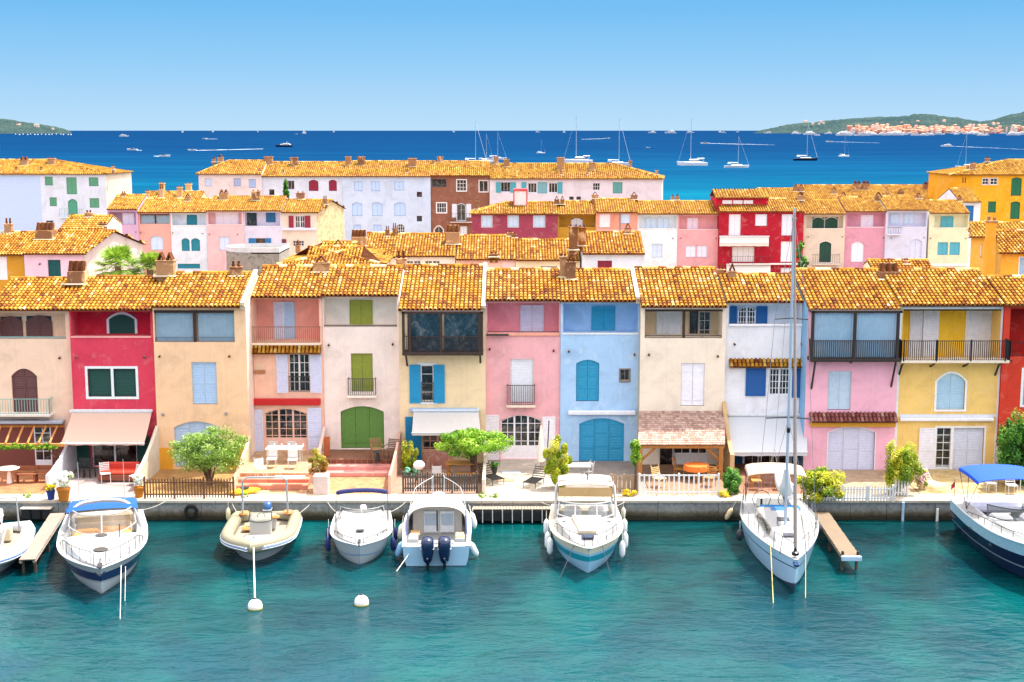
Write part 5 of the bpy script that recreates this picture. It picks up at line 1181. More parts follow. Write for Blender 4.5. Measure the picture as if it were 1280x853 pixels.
lounger('black slatted lounger on the left of the pale terrace', 614, 602, .5, IRN); lounger('black slatted lounger on the right of the pale terrace', 669, 606, -.4, IRN)
X, Y = gp(639, 591); o = MB().cbox(X, Y, Z0 + .02, .9, .5, .04, .01).build('doormat', paint('a8b8c8', .9)); tag(o, 'blue grey doormat at the foot of the grey stone steps', 'doormat')
X, Y = gp(632, 600); o = MB().cbox(X, Y, Z0 + .02, .85, .5, .04, .01).build('doormat', paint('b89878', .9)); tag(o, 'brown mat on the pale terrace nearer the quay', 'doormat')
pot('dark potted plant left of the grey stone steps', 618, 592, 8, 8, '4a4844', DARKG, 400, 1.2)
table('white table behind the cream cruiser', 718, 600, 1.5, .8, WPL, h=.74); chair('white chair right of the table behind the cream cruiser', 733, 600, -1.2, WPL, slats=False)
table('round table beneath the shingled porch', 870, 600, 1.15, 1.15, TEAK, rnd_=True, cloth='e07a34')
for px, pb, ro, lab in ((850, 597, 1.2, 'teak folding chair left of the orange table'), (893, 598, -1.3, 'teak folding chair right of the orange table'), (824, 609, .6, 'pale folding chair behind the white railing, at its left'), (886, 608, -.6, 'teak chair in front of the orange table, behind the railing')): chair(lab, px, pb, ro, TEAK if px != 824 else woodm('e0c890'), group='folding chairs under the porch', w=.5, h=.95)
table('wooden dining table under the white awning', 958, 606, 1.6, .8, TEAK)
for px, pb, ro, lab in ((945, 600, 3.1, 'teak chair behind the left of the table under the white awning'), (972, 600, 3.1, 'teak chair behind the right of the table under the white awning'), (945, 612, 0, 'teak chair in front of the table under the white awning, left'), (975, 612, 0, 'teak chair in front of the table under the white awning, right')): chair(lab, px, pb, ro, TEAK, group='chairs under the white awning')
table('white metal table on the yellow terrace', 1252, 612, 1.6, .9, WPL)
for px, pb, ro, lab in ((1238, 615, 1.4, 'white metal chair left of the white table on the yellow terrace'), (1250, 606, 3.1, 'white metal chair behind the white table on the yellow terrace'), (1264, 618, 0, 'white metal chair in front of the white table on the yellow terrace')): chair(lab, px, pb, ro, WPL, group='white chairs on the yellow terrace')
lounger('white lounger on the yellow terrace beside the pink flowered shrub', 1163, 610, .3, WPL)
# kayak and tarp
X, Y = gp(306, 618); r = thing('kayak', 'short yellow kayak lying beside the cream wall', 'kayak', (X, Y, Z0 + .02), .5); LOCALS.add(r.name)
m = MB(); rows = [[(-.75 + 1.5 * s_ / 10, math.cos(6.2832 * k / 10) * .26 * (1 - abs(s_ / 5 - 1) ** 2.4 * .93), .15 + math.sin(6.2832 * k / 10) * .15 * (1 - abs(s_ / 5 - 1) ** 3 * .8)) for k in range(10)] for s_ in range(11)]; m.grid(rows, closed=True); m.build('kayak_hull', paint('f0b818', .35), r); m = MB(); m.lathe(0, 0, [(.2, .29), (.22, .32), (.17, .33)], 12); m.build('cockpit_rim', IRN, r)
plant('low golden flower clump at the quay edge below the porch post', 786, 621, 20, 9, FLOY, 600, 'flower_clump', 'flowers', lift=0, clumps=8, size=.07)

# ---- quay furniture and jetties
X, Y = XX(640, QY), QY
xa, xb = XX(591, QY - .3, .5), XX(690, QY - .3, .5)
r = thing('landing_stage', 'low landing stage with black rubber bumpers below the pale terrace', 'landing stage', ((xa + xb) / 2, QY - .3, 0))
m = MB(); 
for k in range(26): m.cbox(xa + (xb - xa) * (k + .5) / 26, QY - .22, .66, (xb - xa) / 26 - .015, .62, .05, .008)
m.build('deck', woodm('a09684'), r)
for k in range(8): m = MB(); m.cbox(xa + (xb - xa) * (k + .5) / 8, QY - .46, .34, (xb - xa) / 8 - .06, .16, .5, .05); m.build('bumper', paint('1c1e22', .7), r)
for k in range(9): m = MB(); m.box(xa + (xb - xa) * k / 8 - .022, xa + (xb - xa) * k / 8 + .022, QY - .55, QY + .07, .05, .63); m.build('upright', paint('d8d4cc', .7), r)
xa, xb = XX(28, QY, .5), XX(66, QY, .5)
r = thing('landing_stage', 'short dark bumpered stage behind the grey gangway', 'landing stage', ((xa + xb) / 2, QY, 0)); m = MB(); m.cbox((xa + xb) / 2, QY - .12, .62, xb - xa, .4, .06, .01); m.build('deck', plaster('c8c0b0'), r)
for k in range(3): m = MB(); m.cbox(xa + (xb - xa) * (k + .5) / 3, QY - .2, .34, (xb - xa) / 3 - .06, .14, .46, .04); m.build('bumper', paint('1c1e22', .7), r)
def gangway(label, p0, p1, w, mat, z=.62, posts=True, name='gangway'):
    (xa, ya), (xb, yb) = G(*p0, z), G(*p1, z); ya = min(ya, QY + .3)
    r = thing(name, label, 'gangway', (xb, yb, 0)); d = Vector((xb - xa, yb - ya, 0)); l_ = d.length; d.normalize(); s_ = Vector((-d.y, d.x, 0)); n = max(6, int(l_ / .17))
    m = MB(); rr = random.Random(5)
    for k in range(n):
        c = Vector((xa, ya, z)) + d * (l_ * (k + .5) / n); ww = w * rr.uniform(.97, 1.03)
        m.cbox(c.x, c.y, c.z, l_ / n - .012, ww, .04, .006, 0, math.atan2(d.y, d.x))
    m.build('deck', mat, r)
    for q in (-1, 1):
        a = Vector((xa, ya, z - .09)) + s_ * q * (w / 2 - .05); b = a + d * l_; m = MB(); m.tube([a, b], .07, 4); m.build('beam', mat, r)
    for f in (.55, .95) if posts else (.95,):
        for q in (-1, 1): c = Vector((xa, ya, 0)) + d * l_ * f + s_ * q * (w / 2 - .08); m = MB(); m.tube([(c.x, c.y, -1), (c.x, c.y, z - .1)], .06, 6); m.build('pile', woodm('5a4838'), r)
    return r, d, s_, Vector((xb, yb, z))
gangway('grey plank gangway between the white inflatable and the navy striped cruiser', (72, 642), (34, 700), .62, woodm('8c8278'))
r, d, s_, e = gangway('light wooden jetty right of the sailing yacht', (1026, 641), (1064, 696), .72, woodm('7a6a56'), .66, name='jetty')
m = MB(); m.cbox(e.x, e.y - .06, e.z - .06, .8, .12, .2, .02, 0, math.atan2(s_.y, s_.x)); m.build('end_board', paint('a8c8e0', .6), r)
for q in (-1, 1): m = MB(); c = e + s_ * q * .3 - d * .2; m.cbox(c.x, c.y, e.z + .09, .1, .1, .16, .02); m.build('bollard', IRN, r)
for px, pt, pb_, lab, col in ((1172, 636, 656, 'white mooring post with yellow foot right of the picket gate', 'eef0ec'), (1129, 628, 640, 'pale blue post at the end of the picket gate', 'a8cce8'), (1015, 612, 656, 'pale post on the quay between the sailing yacht and the jetty', 'c8ccd4')):
    X = XX(px, QY - .1, .5); o = MB().tube([(X, QY - .08, -.5), (X, QY - .08, P(px, pt, QY - .08)[1])], .06, 8).build('mooring_post', paint(col, .6)); tag(o, lab, 'mooring post')
def fender(label, x, y, z, ln=.55, rad=.11, col='f2f2ee', tilt=0, group='fenders hanging from the boats', top=None):
    r = thing('fender', label, 'fender', (x, y, z), 0, group); LOCALS.add(r.name)
    m = MB(); pr = [(.02, -ln / 2 - .05), (rad * .6, -ln / 2), (rad, -ln / 2 + .1), (rad, ln / 2 - .1), (rad * .6, ln / 2), (.02, ln / 2 + .06)]; m.lathe(0, 0, pr, 10); m.build('fender_body', paint(col, .45), r, 40)
    m = MB(); m.tube([(0, 0, ln / 2), (0, .05, ln / 2 + (top or .4))], .012, 4); m.build('lanyard', paint('d8d4c8', .8), r); r.rotation_euler = (0, tilt, 0); return r
x, y = G(286, 643, .3); fender('cream fender hanging on the quay left of the grey inflatable', x, QY - .13, .32, .5, .11, 'e8e0b0', group='fenders hanging on the quay wall')
fender('beige fender tilted on the quay beside the sailing yacht', XX(911, QY - .1, .4), QY - .14, .35, .5, .12, 'd8c49a', .5, group='fenders hanging on the quay wall')
fender('cream fender hanging on the quay right of the cream cruiser', XX(779, QY - .1, .4), QY - .13, .38, .45, .11, 'e8e0c8', group='fenders hanging on the quay wall')
def tyre(label, px, py):
    X = XX(px, QY, .5); Z = P(px, py, QY - .1)[1]; m = MB(); n = 16; rows = []
    for k in range(n): a = 6.2832 * k / n; rows.append([(X + math.cos(a) * (.24 + .08 * math.cos(b)), QY - .02 + .08 * math.sin(b), Z + math.sin(a) * (.24 + .08 * math.cos(b))) for b in [6.2832 * j / 8 for j in range(8)]])
    rows.append(rows[0]); m.grid(rows, closed=True); tag(m.build('tyre_bumper', paint('141414', .8)), label, 'tyre', 'old tyres on the quay wall')
tyre('black tyre hanging on the quay below the brown picket fence', 239, 640)
# buoys with ropes
def rope(label, pts, rad=.022, col='ece8dc', sag=.0, name='mooring_rope'):
    a, b = Vector(pts[0]), Vector(pts[-1]); q = []
    for k in range(11): f = k / 10; p = a.lerp(b, f); p.z -= sag * 4 * f * (1 - f); q.append(p)
    tag(MB().tube(q, rad, 5).build(name, paint(col, .85)), label, 'rope', 'mooring ropes')
def buoy(label, px, py):
    x, y = G(px, py + 4, 0); r = thing('mooring_buoy', label, 'buoy', (x, y, 0), 0, 'white mooring buoys'); m = MB(); m.ball((x, y, .09), .27, 14); m.build('float', paint('f4f2ee', .5, .1), r, 40); m = MB(); m.lathe(x, y, [(.05, .33), (.05, .4), (.02, .42)], 8); m.build('eye', IRN, r); m = MB(); m.lathe(x, y, [(.262, .0), (.272, .03), (.262, .05)], 18); m.build('waterline_stain', paint('c8b840', .7), r); return x, y
BU1 = buoy('white mooring buoy tied to the grey inflatable', 319, 757); BU2 = buoy('white mooring buoy right of the roped one, below the bowrider', 452, 752)
# ---------------------------------------------------------------- moored boats (modelled about their own centre: +x bow, +y port)
GEL = paint('a9adae', .22, .03, bmp=0, spec=.5); GELB = paint('bcc6cc', .25, .03, bmp=0); CHR = paint('3a3e44', .3, .05, .2, bmp=0); BLK = paint('16181c', .35, .1)
DARKGL = clearm('2c3438', .62, .04); TAN = paint('b07c44', .7, .1); CREAM = paint('d0c2a6', .8, .06)
class Boat:
    def __init__(s, name, label, L_, B_, zs, zb, p=2.4, rake=.7, full=.4, tr=.88):
        s.L, s.B, s.zs, s.zb, s.p, s.rake, s.full, s.tr = L_, B_, zs, zb, p, rake, full, tr
        s.root = thing(name, label, 'boat', (0, 0, 0)); LOCALS.add(s.root.name)
    def hb(s, t): return max(.03, s.B / 2 * (s.tr + (1 - s.tr) * min(1, t / .3)) * (1 - max(0, (t - s.full) / (1 - s.full)) ** s.p))
    def sh(s, t): return s.zs + (s.zb - s.zs) * t ** 1.7
    def X(s, t): return -s.L / 2 + s.L * t
    def hull(s, mats, levs=((0, .0, 0), (.1, .80, 0), (.30, .9, 1), (.62, .965, 2), (.86, .992, 1), (1, 1, 1)), n=40, keel=-.35, sharp=1.0, flat_t=0):
        """levs: (height fraction, beam fraction, material of band below)"""
        m = MB(); rows = []
        for i in range(n + 1):
            t = (i / n) ** .85; b = s.hb(t); z1 = s.sh(t); kz = keel * (1 - max(0, (t - .75) / .25) ** 2)
            half = []
            for hf, bf, _ in levs:
                narrow = 1 - (1 - hf) ** .8 * .86 * t ** 2.6 * sharp
                z = kz + (z1 - kz) * hf; half.append((s.X(t) - s.rake * (1 - hf) * t ** 5, b * bf * narrow, z))
            rows.append([(x, -y, z) for x, y, z in reversed(half)] + [(x, y, z) for x, y, z in half[1:]])
        k = len(levs)
        def mi(c):
            j = k - 2 - c if c < k - 1 else c - (k - 1)
            return levs[j + 1][2]
        m.grid(rows, mi); m.face(range(len(rows[0])), 1 if len(mats) > 1 else 0)
        nb = len(rows) * len(rows[0]); nr_ = len(rows[0])
        for c in range(nr_ // 2): m.face((nb - nr_ + c, nb - nr_ + c + 1, nb - 2 - c, nb - 1 - c), mi(c))
        s.h = m.build('hull', mats, s.root, 35); return s.h
    def deck(s, f, mat=None, nx=84, nt=36, t0=.0, name='deck', pick=None, mats=None):
        m = MB(); rows = []
        for i in range(nx + 1):
            t = t0 + (1 - t0) * i / nx; b = s.hb(t); z1 = s.sh(t)
            rows.append([(s.X(t), b * q, z1 + f(t, abs(q), q)) for q in [-1 + 2 * j / nt for j in range(nt + 1)]])
        if pick:
            bs = [m.vs(r) for r in rows]
            for i in range(nx):
                for j in range(nt):
                    t = t0 + (1 - t0) * (i + .5) / nx; q = -1 + 2 * (j + .5) / nt
                    m.face((bs[i] + j, bs[i] + j + 1, bs[i + 1] + j + 1, bs[i + 1] + j), pick(t, abs(q)))
        else: m.grid(rows)
        return m.build(name, mats or mat or GEL, s.root, 32)
    def gunwale(s, mat, r=.035, dz=.0, t0=0, name='rub_rail'):
        m = MB()
        for q in (-1, 1): m.tube([(s.X(t), q * (s.hb(t) + .005), s.sh(t) + dz) for t in [t0 + (1 - t0) * i / 30 for i in range(31)]], r, 6)
        return m.build(name, mat, s.root, 40)
    def seam(s, frac, t0, t1):
        for q in (-1, 1): m = MB(); m.tube([(s.X(t), q * s.hb(t) * frac, s.sh(t) + .05) for t in [t0 + (t1 - t0) * i / 30 for i in range(31)]], .016, 4); m.build('deck_seam', paint('6c7074', .5), s.root)
    def bowrail(s, t0, t1, inset, h, mat=None, n=6, close=False, name='bow_rail', base=0.02, gap=0):
        for q in (-1, 1):
            m = MB(); T_ = [t0 + (t1 - t0) * i / 16 for i in range(17)]
            top = [(s.X(t), q * max(s.hb(t) - inset, gap), s.sh(t) + base + h * min(1, .25 + (t - t0) / (t1 - t0) * 2.2)) for t in T_]
            m.tube([(s.X(t0) - .15, q * (s.hb(t0) - inset), s.sh(t0) + base)] + top + ([(s.X(t1) + .02, q * gap, s.sh(t1) + base + .02)] if gap else []), .016, 6)
            for i in range(n):
                t = t0 + (t1 - t0) * (i + .6) / n; m.tube([(s.X(t), q * max(s.hb(t) - inset, gap), s.sh(t)), (s.X(t) , q * max(s.hb(t) - inset, gap), s.sh(t) + base + h * min(1, .25 + (t - t0) / (t1 - t0) * 2.2))], .013, 5)
            m.build(name, mat or CHR, s.root)
    def screen(s, x, hw, back, h, z, lean, nm='windscreen', glass=None, mull=(-.5, .5), n=20, fr=None, frr=.022, pw=2.2):
        m = MB(); A_ = [-1 + 2 * i / n for i in range(n + 1)]
        bot = [Vector((x - back * abs(a) ** pw, hw * a, z)) for a in A_]; top = [Vector((x - lean - back * abs(a) ** pw * .95, hw * a * .93, z + h * (1 - .12 * a * a))) for a in A_]
        m.grid([bot, top]); g = m.build('glass', glass or DARKGL, s.root)
        g.name = 'windscreen_glass'
        m = MB(); m.tube(top, frr, 6); m.tube(bot, frr, 6)
        for a in mull + (-1, 1):
            i = min(n, max(0, int(round((a + 1) / 2 * n)))); m.tube([bot[i], top[i]], frr, 5)
        m.build('windscreen_frame', fr or GEL, s.root)
    def canopy(s, x0, x1, hw, z, col, crown=.15, legs=True, name='bimini', thick=.03, sagx=.0, legz=.9, drop=.08):
        m = MB(); n = 14; rows = []
        for zz in (0, -thick):
            for i in range(9):
                x = x0 + (x1 - x0) * i / 8; e = .05 * (abs(i - 4) / 4) ** 2
                rows.append([(x, hw * math.sin(a), z + zz + crown * math.cos(a) - crown - e + sagx * math.sin(math.pi * i / 8) - (drop if abs(math.cos(a)) < .05 else 0)) for a in [-math.pi / 2 + math.pi * j / n for j in range(n + 1)]])
        m.grid(rows[:9]); m.grid(rows[9:]); m.grid([rows[0], rows[9]]); m.grid([rows[8], rows[17]])
        m.grid([[r_[0] for r_ in rows[:9]], [r_[0] for r_ in rows[9:]]]); m.grid([[r_[-1] for r_ in rows[:9]], [r_[-1] for r_ in rows[9:]]])
        o = m.build(name, paint(col, .85, .06, bmp=.05), s.root, 40)
        if legs:
            for q in (-1, 1):
                m = MB()
                for xx, xb_ in ((x0 + .05, (x0 + x1) / 2), (x1 - .05, (x0 + x1) / 2), ((x0 + x1) / 2, (x0 + x1) / 2)): m.tube([(xx, q * hw * .98, z - crown - .04), (xb_, q * hw * 1.0, z - legz)], .014, 5)
                m.build('bimini_frame', CHR, o)
        return o
    def part(s, name, mb, mat, sm=None, parent=None): return mb.build(name, mat, parent or s.root, sm)
    def place(s, pbow, rz, dz=0):
        """bow at the waterline on photo pixel pbow"""
        x, y = G(pbow[0], pbow[1], 0); d = Vector((math.cos(rz), math.sin(rz))); k = s.L / 2 - s.rake * .8
        s.root.location = (x - d.x * k, y - d.y * k, dz); s.root.rotation_euler = (0, 0, rz); s.rz = rz
        s.M = Matrix.Translation(s.root.location) @ Matrix.Rotation(rz, 4, 'Z'); return s
    def w(s, x, y, z): return s.M @ Vector((x, y, z))
def smooth(a, b, x): x = min(1, max(0, (x - a) / (b - a))); return x * x * (3 - 2 * x)
def outboard(b, x, y, z, col='15284a', sc_=1.0):
    r = MB(); n = 9; rows = []
    prof = [(.0, .08, .12), (.05, .12, .18), (.2, .155, .24), (.42, .18, .28), (.54, .17, .26), (.60, .13, .2), (.625, .03, .05)]
    for zz, hw, hl in prof: rows.append([(x - .28 * sc_ + math.cos(6.2832 * k / 12) * hl * sc_ * (1 if math.cos(6.2832 * k / 12) < 0 else .8) - (zz - .3) * .18, y + math.copysign(abs(math.sin(6.2832 * k / 12)) ** .6, math.sin(6.2832 * k / 12)) * hw * sc_, z + zz * sc_ * 1.15) for k in range(12)])
    r.grid(rows, closed=True); c = b.part('outboard_engine', r, paint(col, .2, .05, bmp=0, spec=.6), 50)
    m = MB(); m.cbox(x - .25, y, z - .25, .22, .12, .6, .04); m.cbox(x - .32, y, z - .5, .5, .08, .06, .02); m.cbox(x - .05, y, z + .05, .18, .22, .26, .03); m.build('engine_leg', BLK, c)
    m = MB(); m.tube([(x - .28 - .16, y, z + .25 + .0), (x - .28 - .30 * sc_, y, z + .25)], [.06, .03], 6); m.cbox(x - .30, y, z + .40 * sc_, .5 * sc_, .366 * sc_, .03, .01); m.build('engine_trim', GEL, c)

# --- navy striped cruiser (left)
b = Boat('motor_cruiser', 'large white motor cruiser with a navy hull stripe and bright blue canvas', 9.2, 3.5, 1.15, 1.45, 2.7, .9, .42, .9)
b.hull([GELB, GEL, paint('1c2c5c', .25, .05, bmp=0)], ((0, 0, 0), (.22, .78, 0), (.5, .9, 0), (.56, .93, 1), (.8, .975, 2), (.87, .985, 1), (1, 1, 1)))
def f1(t, q, s_):
    g = smooth(.86, .80, q); z = .04 * (1 - q * q)
    if t > .56: z += g * (.34 * smooth(1.0, .60, t) * (1 - .35 * q * q) + .05)
    else:
        z += g * (-.55 if q < .74 else .30) * smooth(.04, .08, t)
    return z
b.deck(f1, GEL); b.gunwale(paint('c8ccd2', .4), .03, -.02)
b.screen(.75, 1.32, 1.5, .6, 1.66, .7, mull=(0.0,), fr=GEL, frr=.03, glass=clearm('6a5c4c', .5, .03), pw=3)
b.bowrail(.56, .965, .12, .5, n=6, gap=.22)
m = MB(); m.cbox(-.45, -.62, 1.2, .6, 1.05, .7, .12); m.cbox(-.45, .62, 1.2, .6, 1.05, .7, .12); m.cbox(.45, 0, 1.5, .8, 2.3, .3, .1); b.part('dashboard_seats', m, TAN)
m = MB(); m.cbox(-2.4, 0, .95, 1.5, 2.3, .4, .12); m.cbox(-3.2, 0, 1.25, .35, 2.4, .5, .12); b.part('cockpit_sofa', m, CREAM)
m = MB(); m.cbox(-1.3, .25, 1.3, .6, .55, .06, .02); b.part('cockpit_table', m, TAN)
m = MB(); pts = [(-.9 - .75 * math.cos(a) ** 1 * 0 + 0, 1.55 * math.sin(a), 1.35 + 1.1 * math.cos(a) ** .55) for a in [-math.pi / 2 * .999 + math.pi * .999 * k / 20 for k in range(21)]]
pts = [(-1.6 + (1 - abs(k / 10 - 1)) * -.35 + .35, 1.52 * (k / 10 - 1) * (1 if abs(k / 10 - 1) > .9 else 1), 1.3 + 1.15 * (1 - abs(k / 10 - 1) ** 5)) for k in range(21)]
m.tube(pts, .085, 8); b.part('radar_arch', m, GEL, 40)
b.canopy(-3.1, -1.9, 1.40, 2.22, '0a50a8', .18, True, legz=1.0)
m = MB(); rows = [[(-1.3 + .25 * j, 1.42 * math.sin(a), 2.34 - .11 * j + .1 * math.cos(a) - .1) for a in [-math.pi / 2 + math.pi * k / 14 for k in range(15)]] for j in range(2)]; m.grid(rows); b.part('front_canvas', m, paint('0a50a8', .85))
for t_, sc_ in ((.62, .20), (.80, .24)):
    m = MB(); X_ = b.X(t_); z_ = b.sh(t_) + f1(t_, 0, 0); m.lathe(X_, 0, [(sc_ + .04, z_ - .02), (sc_ + .04, z_ + .025), (sc_ - .02, z_ + .045), (.02, z_ + .055)], 18); b.part('deck_hatch', m, paint('3c3a38', .4, .1, bmp=0))
m = MB(); m.cbox(b.X(.985), 0, b.sh(1) + .06, .5, .2, .06, .02); m.tube([(b.X(.9), 0, 1.55), (b.X(1.0) + .18, 0, 1.5)], .03, 6); m.tube([(b.X(1.0) + .14, -.18, 1.36), (b.X(1.0) + .2, 0, 1.2), (b.X(1.0) + .14, .18, 1.36)], .03, 6); b.part('anchor', m, CHR)
for q in (-1, 1):
    m = MB(); m.tube([(-1.6, q * .9, 2.42), (-1.7, q * .9, 4.1)], [.02, .01], 5); b.part('antenna', m, GEL)
for q in (-1, 1):
    m = MB(); t_ = .9; m.tube([(b.X(t_) - .12, q * (b.hb(t_) - .2), b.sh(t_) + .1), (b.X(t_) + .12, q * (b.hb(t_) - .2), b.sh(t_) + .1)], .022, 5); m.tube([(b.X(t_), q * (b.hb(t_) - .2), b.sh(t_)), (b.X(t_), q * (b.hb(t_) - .2), b.sh(t_) + .1)], .02, 5); b.part('cleat', m, CHR)
m = MB(); m.tube([(b.X(.72), .7, 1.85), (b.X(.72) - .1, .72, 2.35)], .02, 5); b.part('spot_lamp', m, CHR)
b.seam(.86, .0, .985); b.place((127, 743), R(-75), -.2); B1 = b
for k, (t_, dx) in enumerate(((.93, 1.15), (.95, .9))):
    a = b.w(b.X(t_), -b.hb(t_) * 0 + (.95 if k == 0 else 1.15) * .8, 1.3); x, y = G(150 if k == 0 else 156, 776 if k == 0 else 752, 0); rope('pale bow line of the navy striped cruiser, %s one' % ('left' if k == 0 else 'right'), [tuple(a), (x, y, -.1)], .012)

# --- RIB builder
def rib(label, L_, B_, bow, rz, tube_col, stripe, hullm, seats, console=True):
    b = Boat('inflatable_boat', label, L_, B_ - .5, .42, .75, 3.2, .9, .45, .98)
    b.hull([hullm, hullm, hullm], keel=-.3, sharp=1.15)
    m = MB(); r0 = .27; pts = []; rad = []
    N_ = 46
    for i in range(N_ + 1):
        a = -1 + 2 * i / N_; t = 1 - abs(a) ** 1.0; s_ = 1 if a > 0 else -1
        tt = min(1, t ** .9); pts.append((b.X(tt) - .05 if tt < .98 else b.X(1) + .02, s_ * (b.hb(tt) + .02) if t > .004 else 0, b.sh(tt) + .10)); rad.append(r0 * (.45 if i in (0, N_) else 1))
    m.tube(pts, rad, 14); b.part('inflatable_tube', m, paint(tube_col, .5, .05), 60)
    for dz, rr_, c_ in ((-.04, .03, stripe), (-.10, .022, 'f4f6f8'), (.02, .018, 'f4f6f8')):
        m = MB(); q_ = []
        for (x, y, z), r_ in zip(pts, rad):
            d = Vector((x * .0, y, 0)); t = (x + b.L / 2) / b.L; nx = Vector((max(0, (t - .55)) * 2.2, (1 if y > 0 else -1 if y < 0 else 0) * 1.0, 0)); nx = nx.normalized() if nx.length else Vector((1, 0, 0)); q_.append((x + nx.x * r_ * .98, y + nx.y * r_ * .98, z + dz))
        m.tube(q_[2:-2], rr_, 5); b.part('rubbing_strake', m, paint(c_, .5))
    b.deck(lambda t, q, s_: -.12, paint('9c9484', .6), 30, 10, name='deck_floor')
    for (x, y, z, sx, sy, sz, mt) in seats: m = MB(); m.cbox(x, y, z, sx, sy, sz, .06); b.part('seat', m, mt)
    b.place(bow, rz); return b
GT = '8e8c76'
b = rib('grey beige inflatable boat with a console and tall steel arch, tied to a white buoy', 6.0, 3.1, (318, 703), R(-86), GT, '6a8cc0', GELB,
  [(-.35, 0, .72, .5, .9, .75, GEL), (-1.35, 0, .68, .55, 1.1, .6, GEL), (-1.1, .55, .95, .35, .35, .12, TAN), (1.3, 0, .55, 1.2, 1.1, .3, GEL), (-2.4, .95, .78, .55, .4, .12, TAN), (-2.4, -.95, .78, .55, .4, .12, TAN), (-.95, -.62, .5, .5, .5, .1, TAN)])
B2 = b
b.screen(.05, .48, .25, .4, 1.05, .22, mull=(), n=12, glass=clearm('8c9078', .55, .05), fr=CHR)
m = MB(); m.tube([(-2.2, -.98, .8), (-2.15, -.95, 2.3), (-2.12, -.75, 2.45), (-2.12, .75, 2.45), (-2.15, .95, 2.3), (-2.2, .98, .8)], .045, 8); m.tube([(-2.0, -.95, 1.0), (-2.14, -.95, 1.7)], .03, 6); b.part('steel_arch', m, paint('98a0a8', .3), 40)
m = MB(); m.tube([(-.42 + .18 * math.cos(a), .1 + .0, 1.18 + .0) if 0 else (-.6, .16 * math.cos(a), 1.12 + .16 * math.sin(a)) for a in [6.2832 * k / 12 for k in range(13)]], .018, 5); b.part('steering_wheel', m, BLK)
outboard(b, -2.85, 0, .32, '2c5c94', 1.05)
m = MB(); m.lathe(2.35, 0, [(.04, .85), (.04, 1.1), (.02, 1.12)], 6); m.cbox(2.2, 0, .88, .5, .5, .08, .03); b.part('bow_step', m, paint('6a9cd8', .5))
p_ = b.w(2.4, 0, 1.0); rope('white rope from the grey beige inflatable down to its buoy', [tuple(p_), (BU1[0], BU1[1], .4)], .03, 'f4f2ea', .1)
b = rib('white inflatable boat with cream seats, cut by the left edge', 6.4, 3.0, (-20, 724), R(-76), 'c0c4c8', '3a6cb0', GELB, [(-.5, 0, .75, .6, .9, .8, GEL), (-1.5, 0, .7, .6, 1.4, .6, CREAM), (1.0, 0, .55, 1.2, 1.2, .3, CREAM), (-.2, .0, 1.15, .3, .7, .3, DARKGL)])
B0 = b; m = MB(); m.tube([(-2.4, -.9, .6), (-2.3, -.85, 2.0), (-2.3, .85, 2.0), (-2.4, .9, .6)], .04, 8); b.part('steel_arch', m, paint('98a0a8', .3), 40); outboard(b, -3.05, 0, .55, 'd8dce0', 1.0)
m = MB(); m.tube([(2.3, .3, .75), (1.0, .5, .8), (-.4, .6, 1.2)], .025, 5); m.cbox(1.9, .1, .75, .4, .3, .15, .04); b.part('anchor_locker', m, GEL)

# --- bowrider
b = Boat('bowrider', 'white bowrider with folded navy bimini, left of the twin engine boat', 5.9, 2.55, .95, 1.2, 2.9, .8, .45, .92)
b.hull([paint('8fc0e0', .3, .03, bmp=0), GELB, paint('7c9cc4', .3)], ((0, 0, 0), (.25, .8, 0), (.55, .93, 1), (.60, .945, 2), (.85, .985, 1), (1, 1, 1)))
def f3(t, q, s_):
    g = smooth(.88, .80, q); return .03 + g * ((.30 * smooth(1.0, .62, t)) * (1 - .3 * q * q) if t > .40 else (-.4 if q < .72 else .14) * smooth(.04, .1, t))
b.deck(f3, GEL); b.gunwale(paint('e8ecf0', .4), .028)
m = MB(); m.cbox(b.X(.53), 0, 1.36, 1.5, 1.75, .16, .07, tilt=0); b.part('sun_pad', m, CREAM); m = MB(); m.cbox(b.X(.33), 0, 1.28, .7, 1.85, .42, .1); b.part('covered_dashboard', m, GEL)
b.bowrail(.58, .95, .16, .2, n=4, gap=.16)
m = MB(); m.cbox(b.X(.76), 0, b.sh(.76) + .30, .22, .34, .05, .02); b.part('deck_hatch', m, paint('2c2d32', .4)); m = MB(); m.cbox(b.X(.95), 0, 1.28, .45, .12, .07, .02); m.tube([(b.X(.97), 0, 1.3), (b.X(1.0) + .1, 0, 1.2)], .03, 5); b.part('anchor', m, CHR)
b.screen(b.X(.40), .98, .7, .34, 1.28, .3, mull=(0.,), fr=GEL, frr=.018)
m = MB(); rows = []; m.tube([(-1.55 + .0, 1.08 * math.sin(a), 2.15 + .14 * math.cos(a)) for a in [-1.5 + 3 * k / 14 for k in range(15)]], [.06] + [.10] * 13 + [.06], 8); b.part('folded_bimini', m, paint('2c3468', .85), 40)
for q in (-1, 1): m = MB(); m.tube([(-1.4, q * 1.12, 1.0), (-1.55, q * 1.1, 2.15)], .018, 5); m.tube([(-.5, q * 1.1, 1.2), (-1.5, q * 1.1, 2.0)], .014, 5); b.part('bimini_frame', m, CHR)
m = MB(); m.cbox(-2.1, 0, .85, .8, 1.9, .4, .1); b.part('rear_seat', m, CREAM)
outboard(b, -2.9, 0, .55, 'c8ccd4', .9)
b.seam(.88, .0, .97); b.place((450, 706), R(-85.5), -.2); B3 = b
for k, (t_, q) in enumerate(((.62, -1), (.38, -1), (.66, 1), (.42, 1))):
    p_ = b.w(b.X(t_), q * (b.hb(t_) + .13), .62); fender('navy fender on the %s side of the bowrider, %s one' % ('left' if q < 0 else 'right', 'nearer the bow' if k % 2 == 0 else 'nearer the quay'), p_.x, p_.y, p_.z, .5, .11, '28306c')

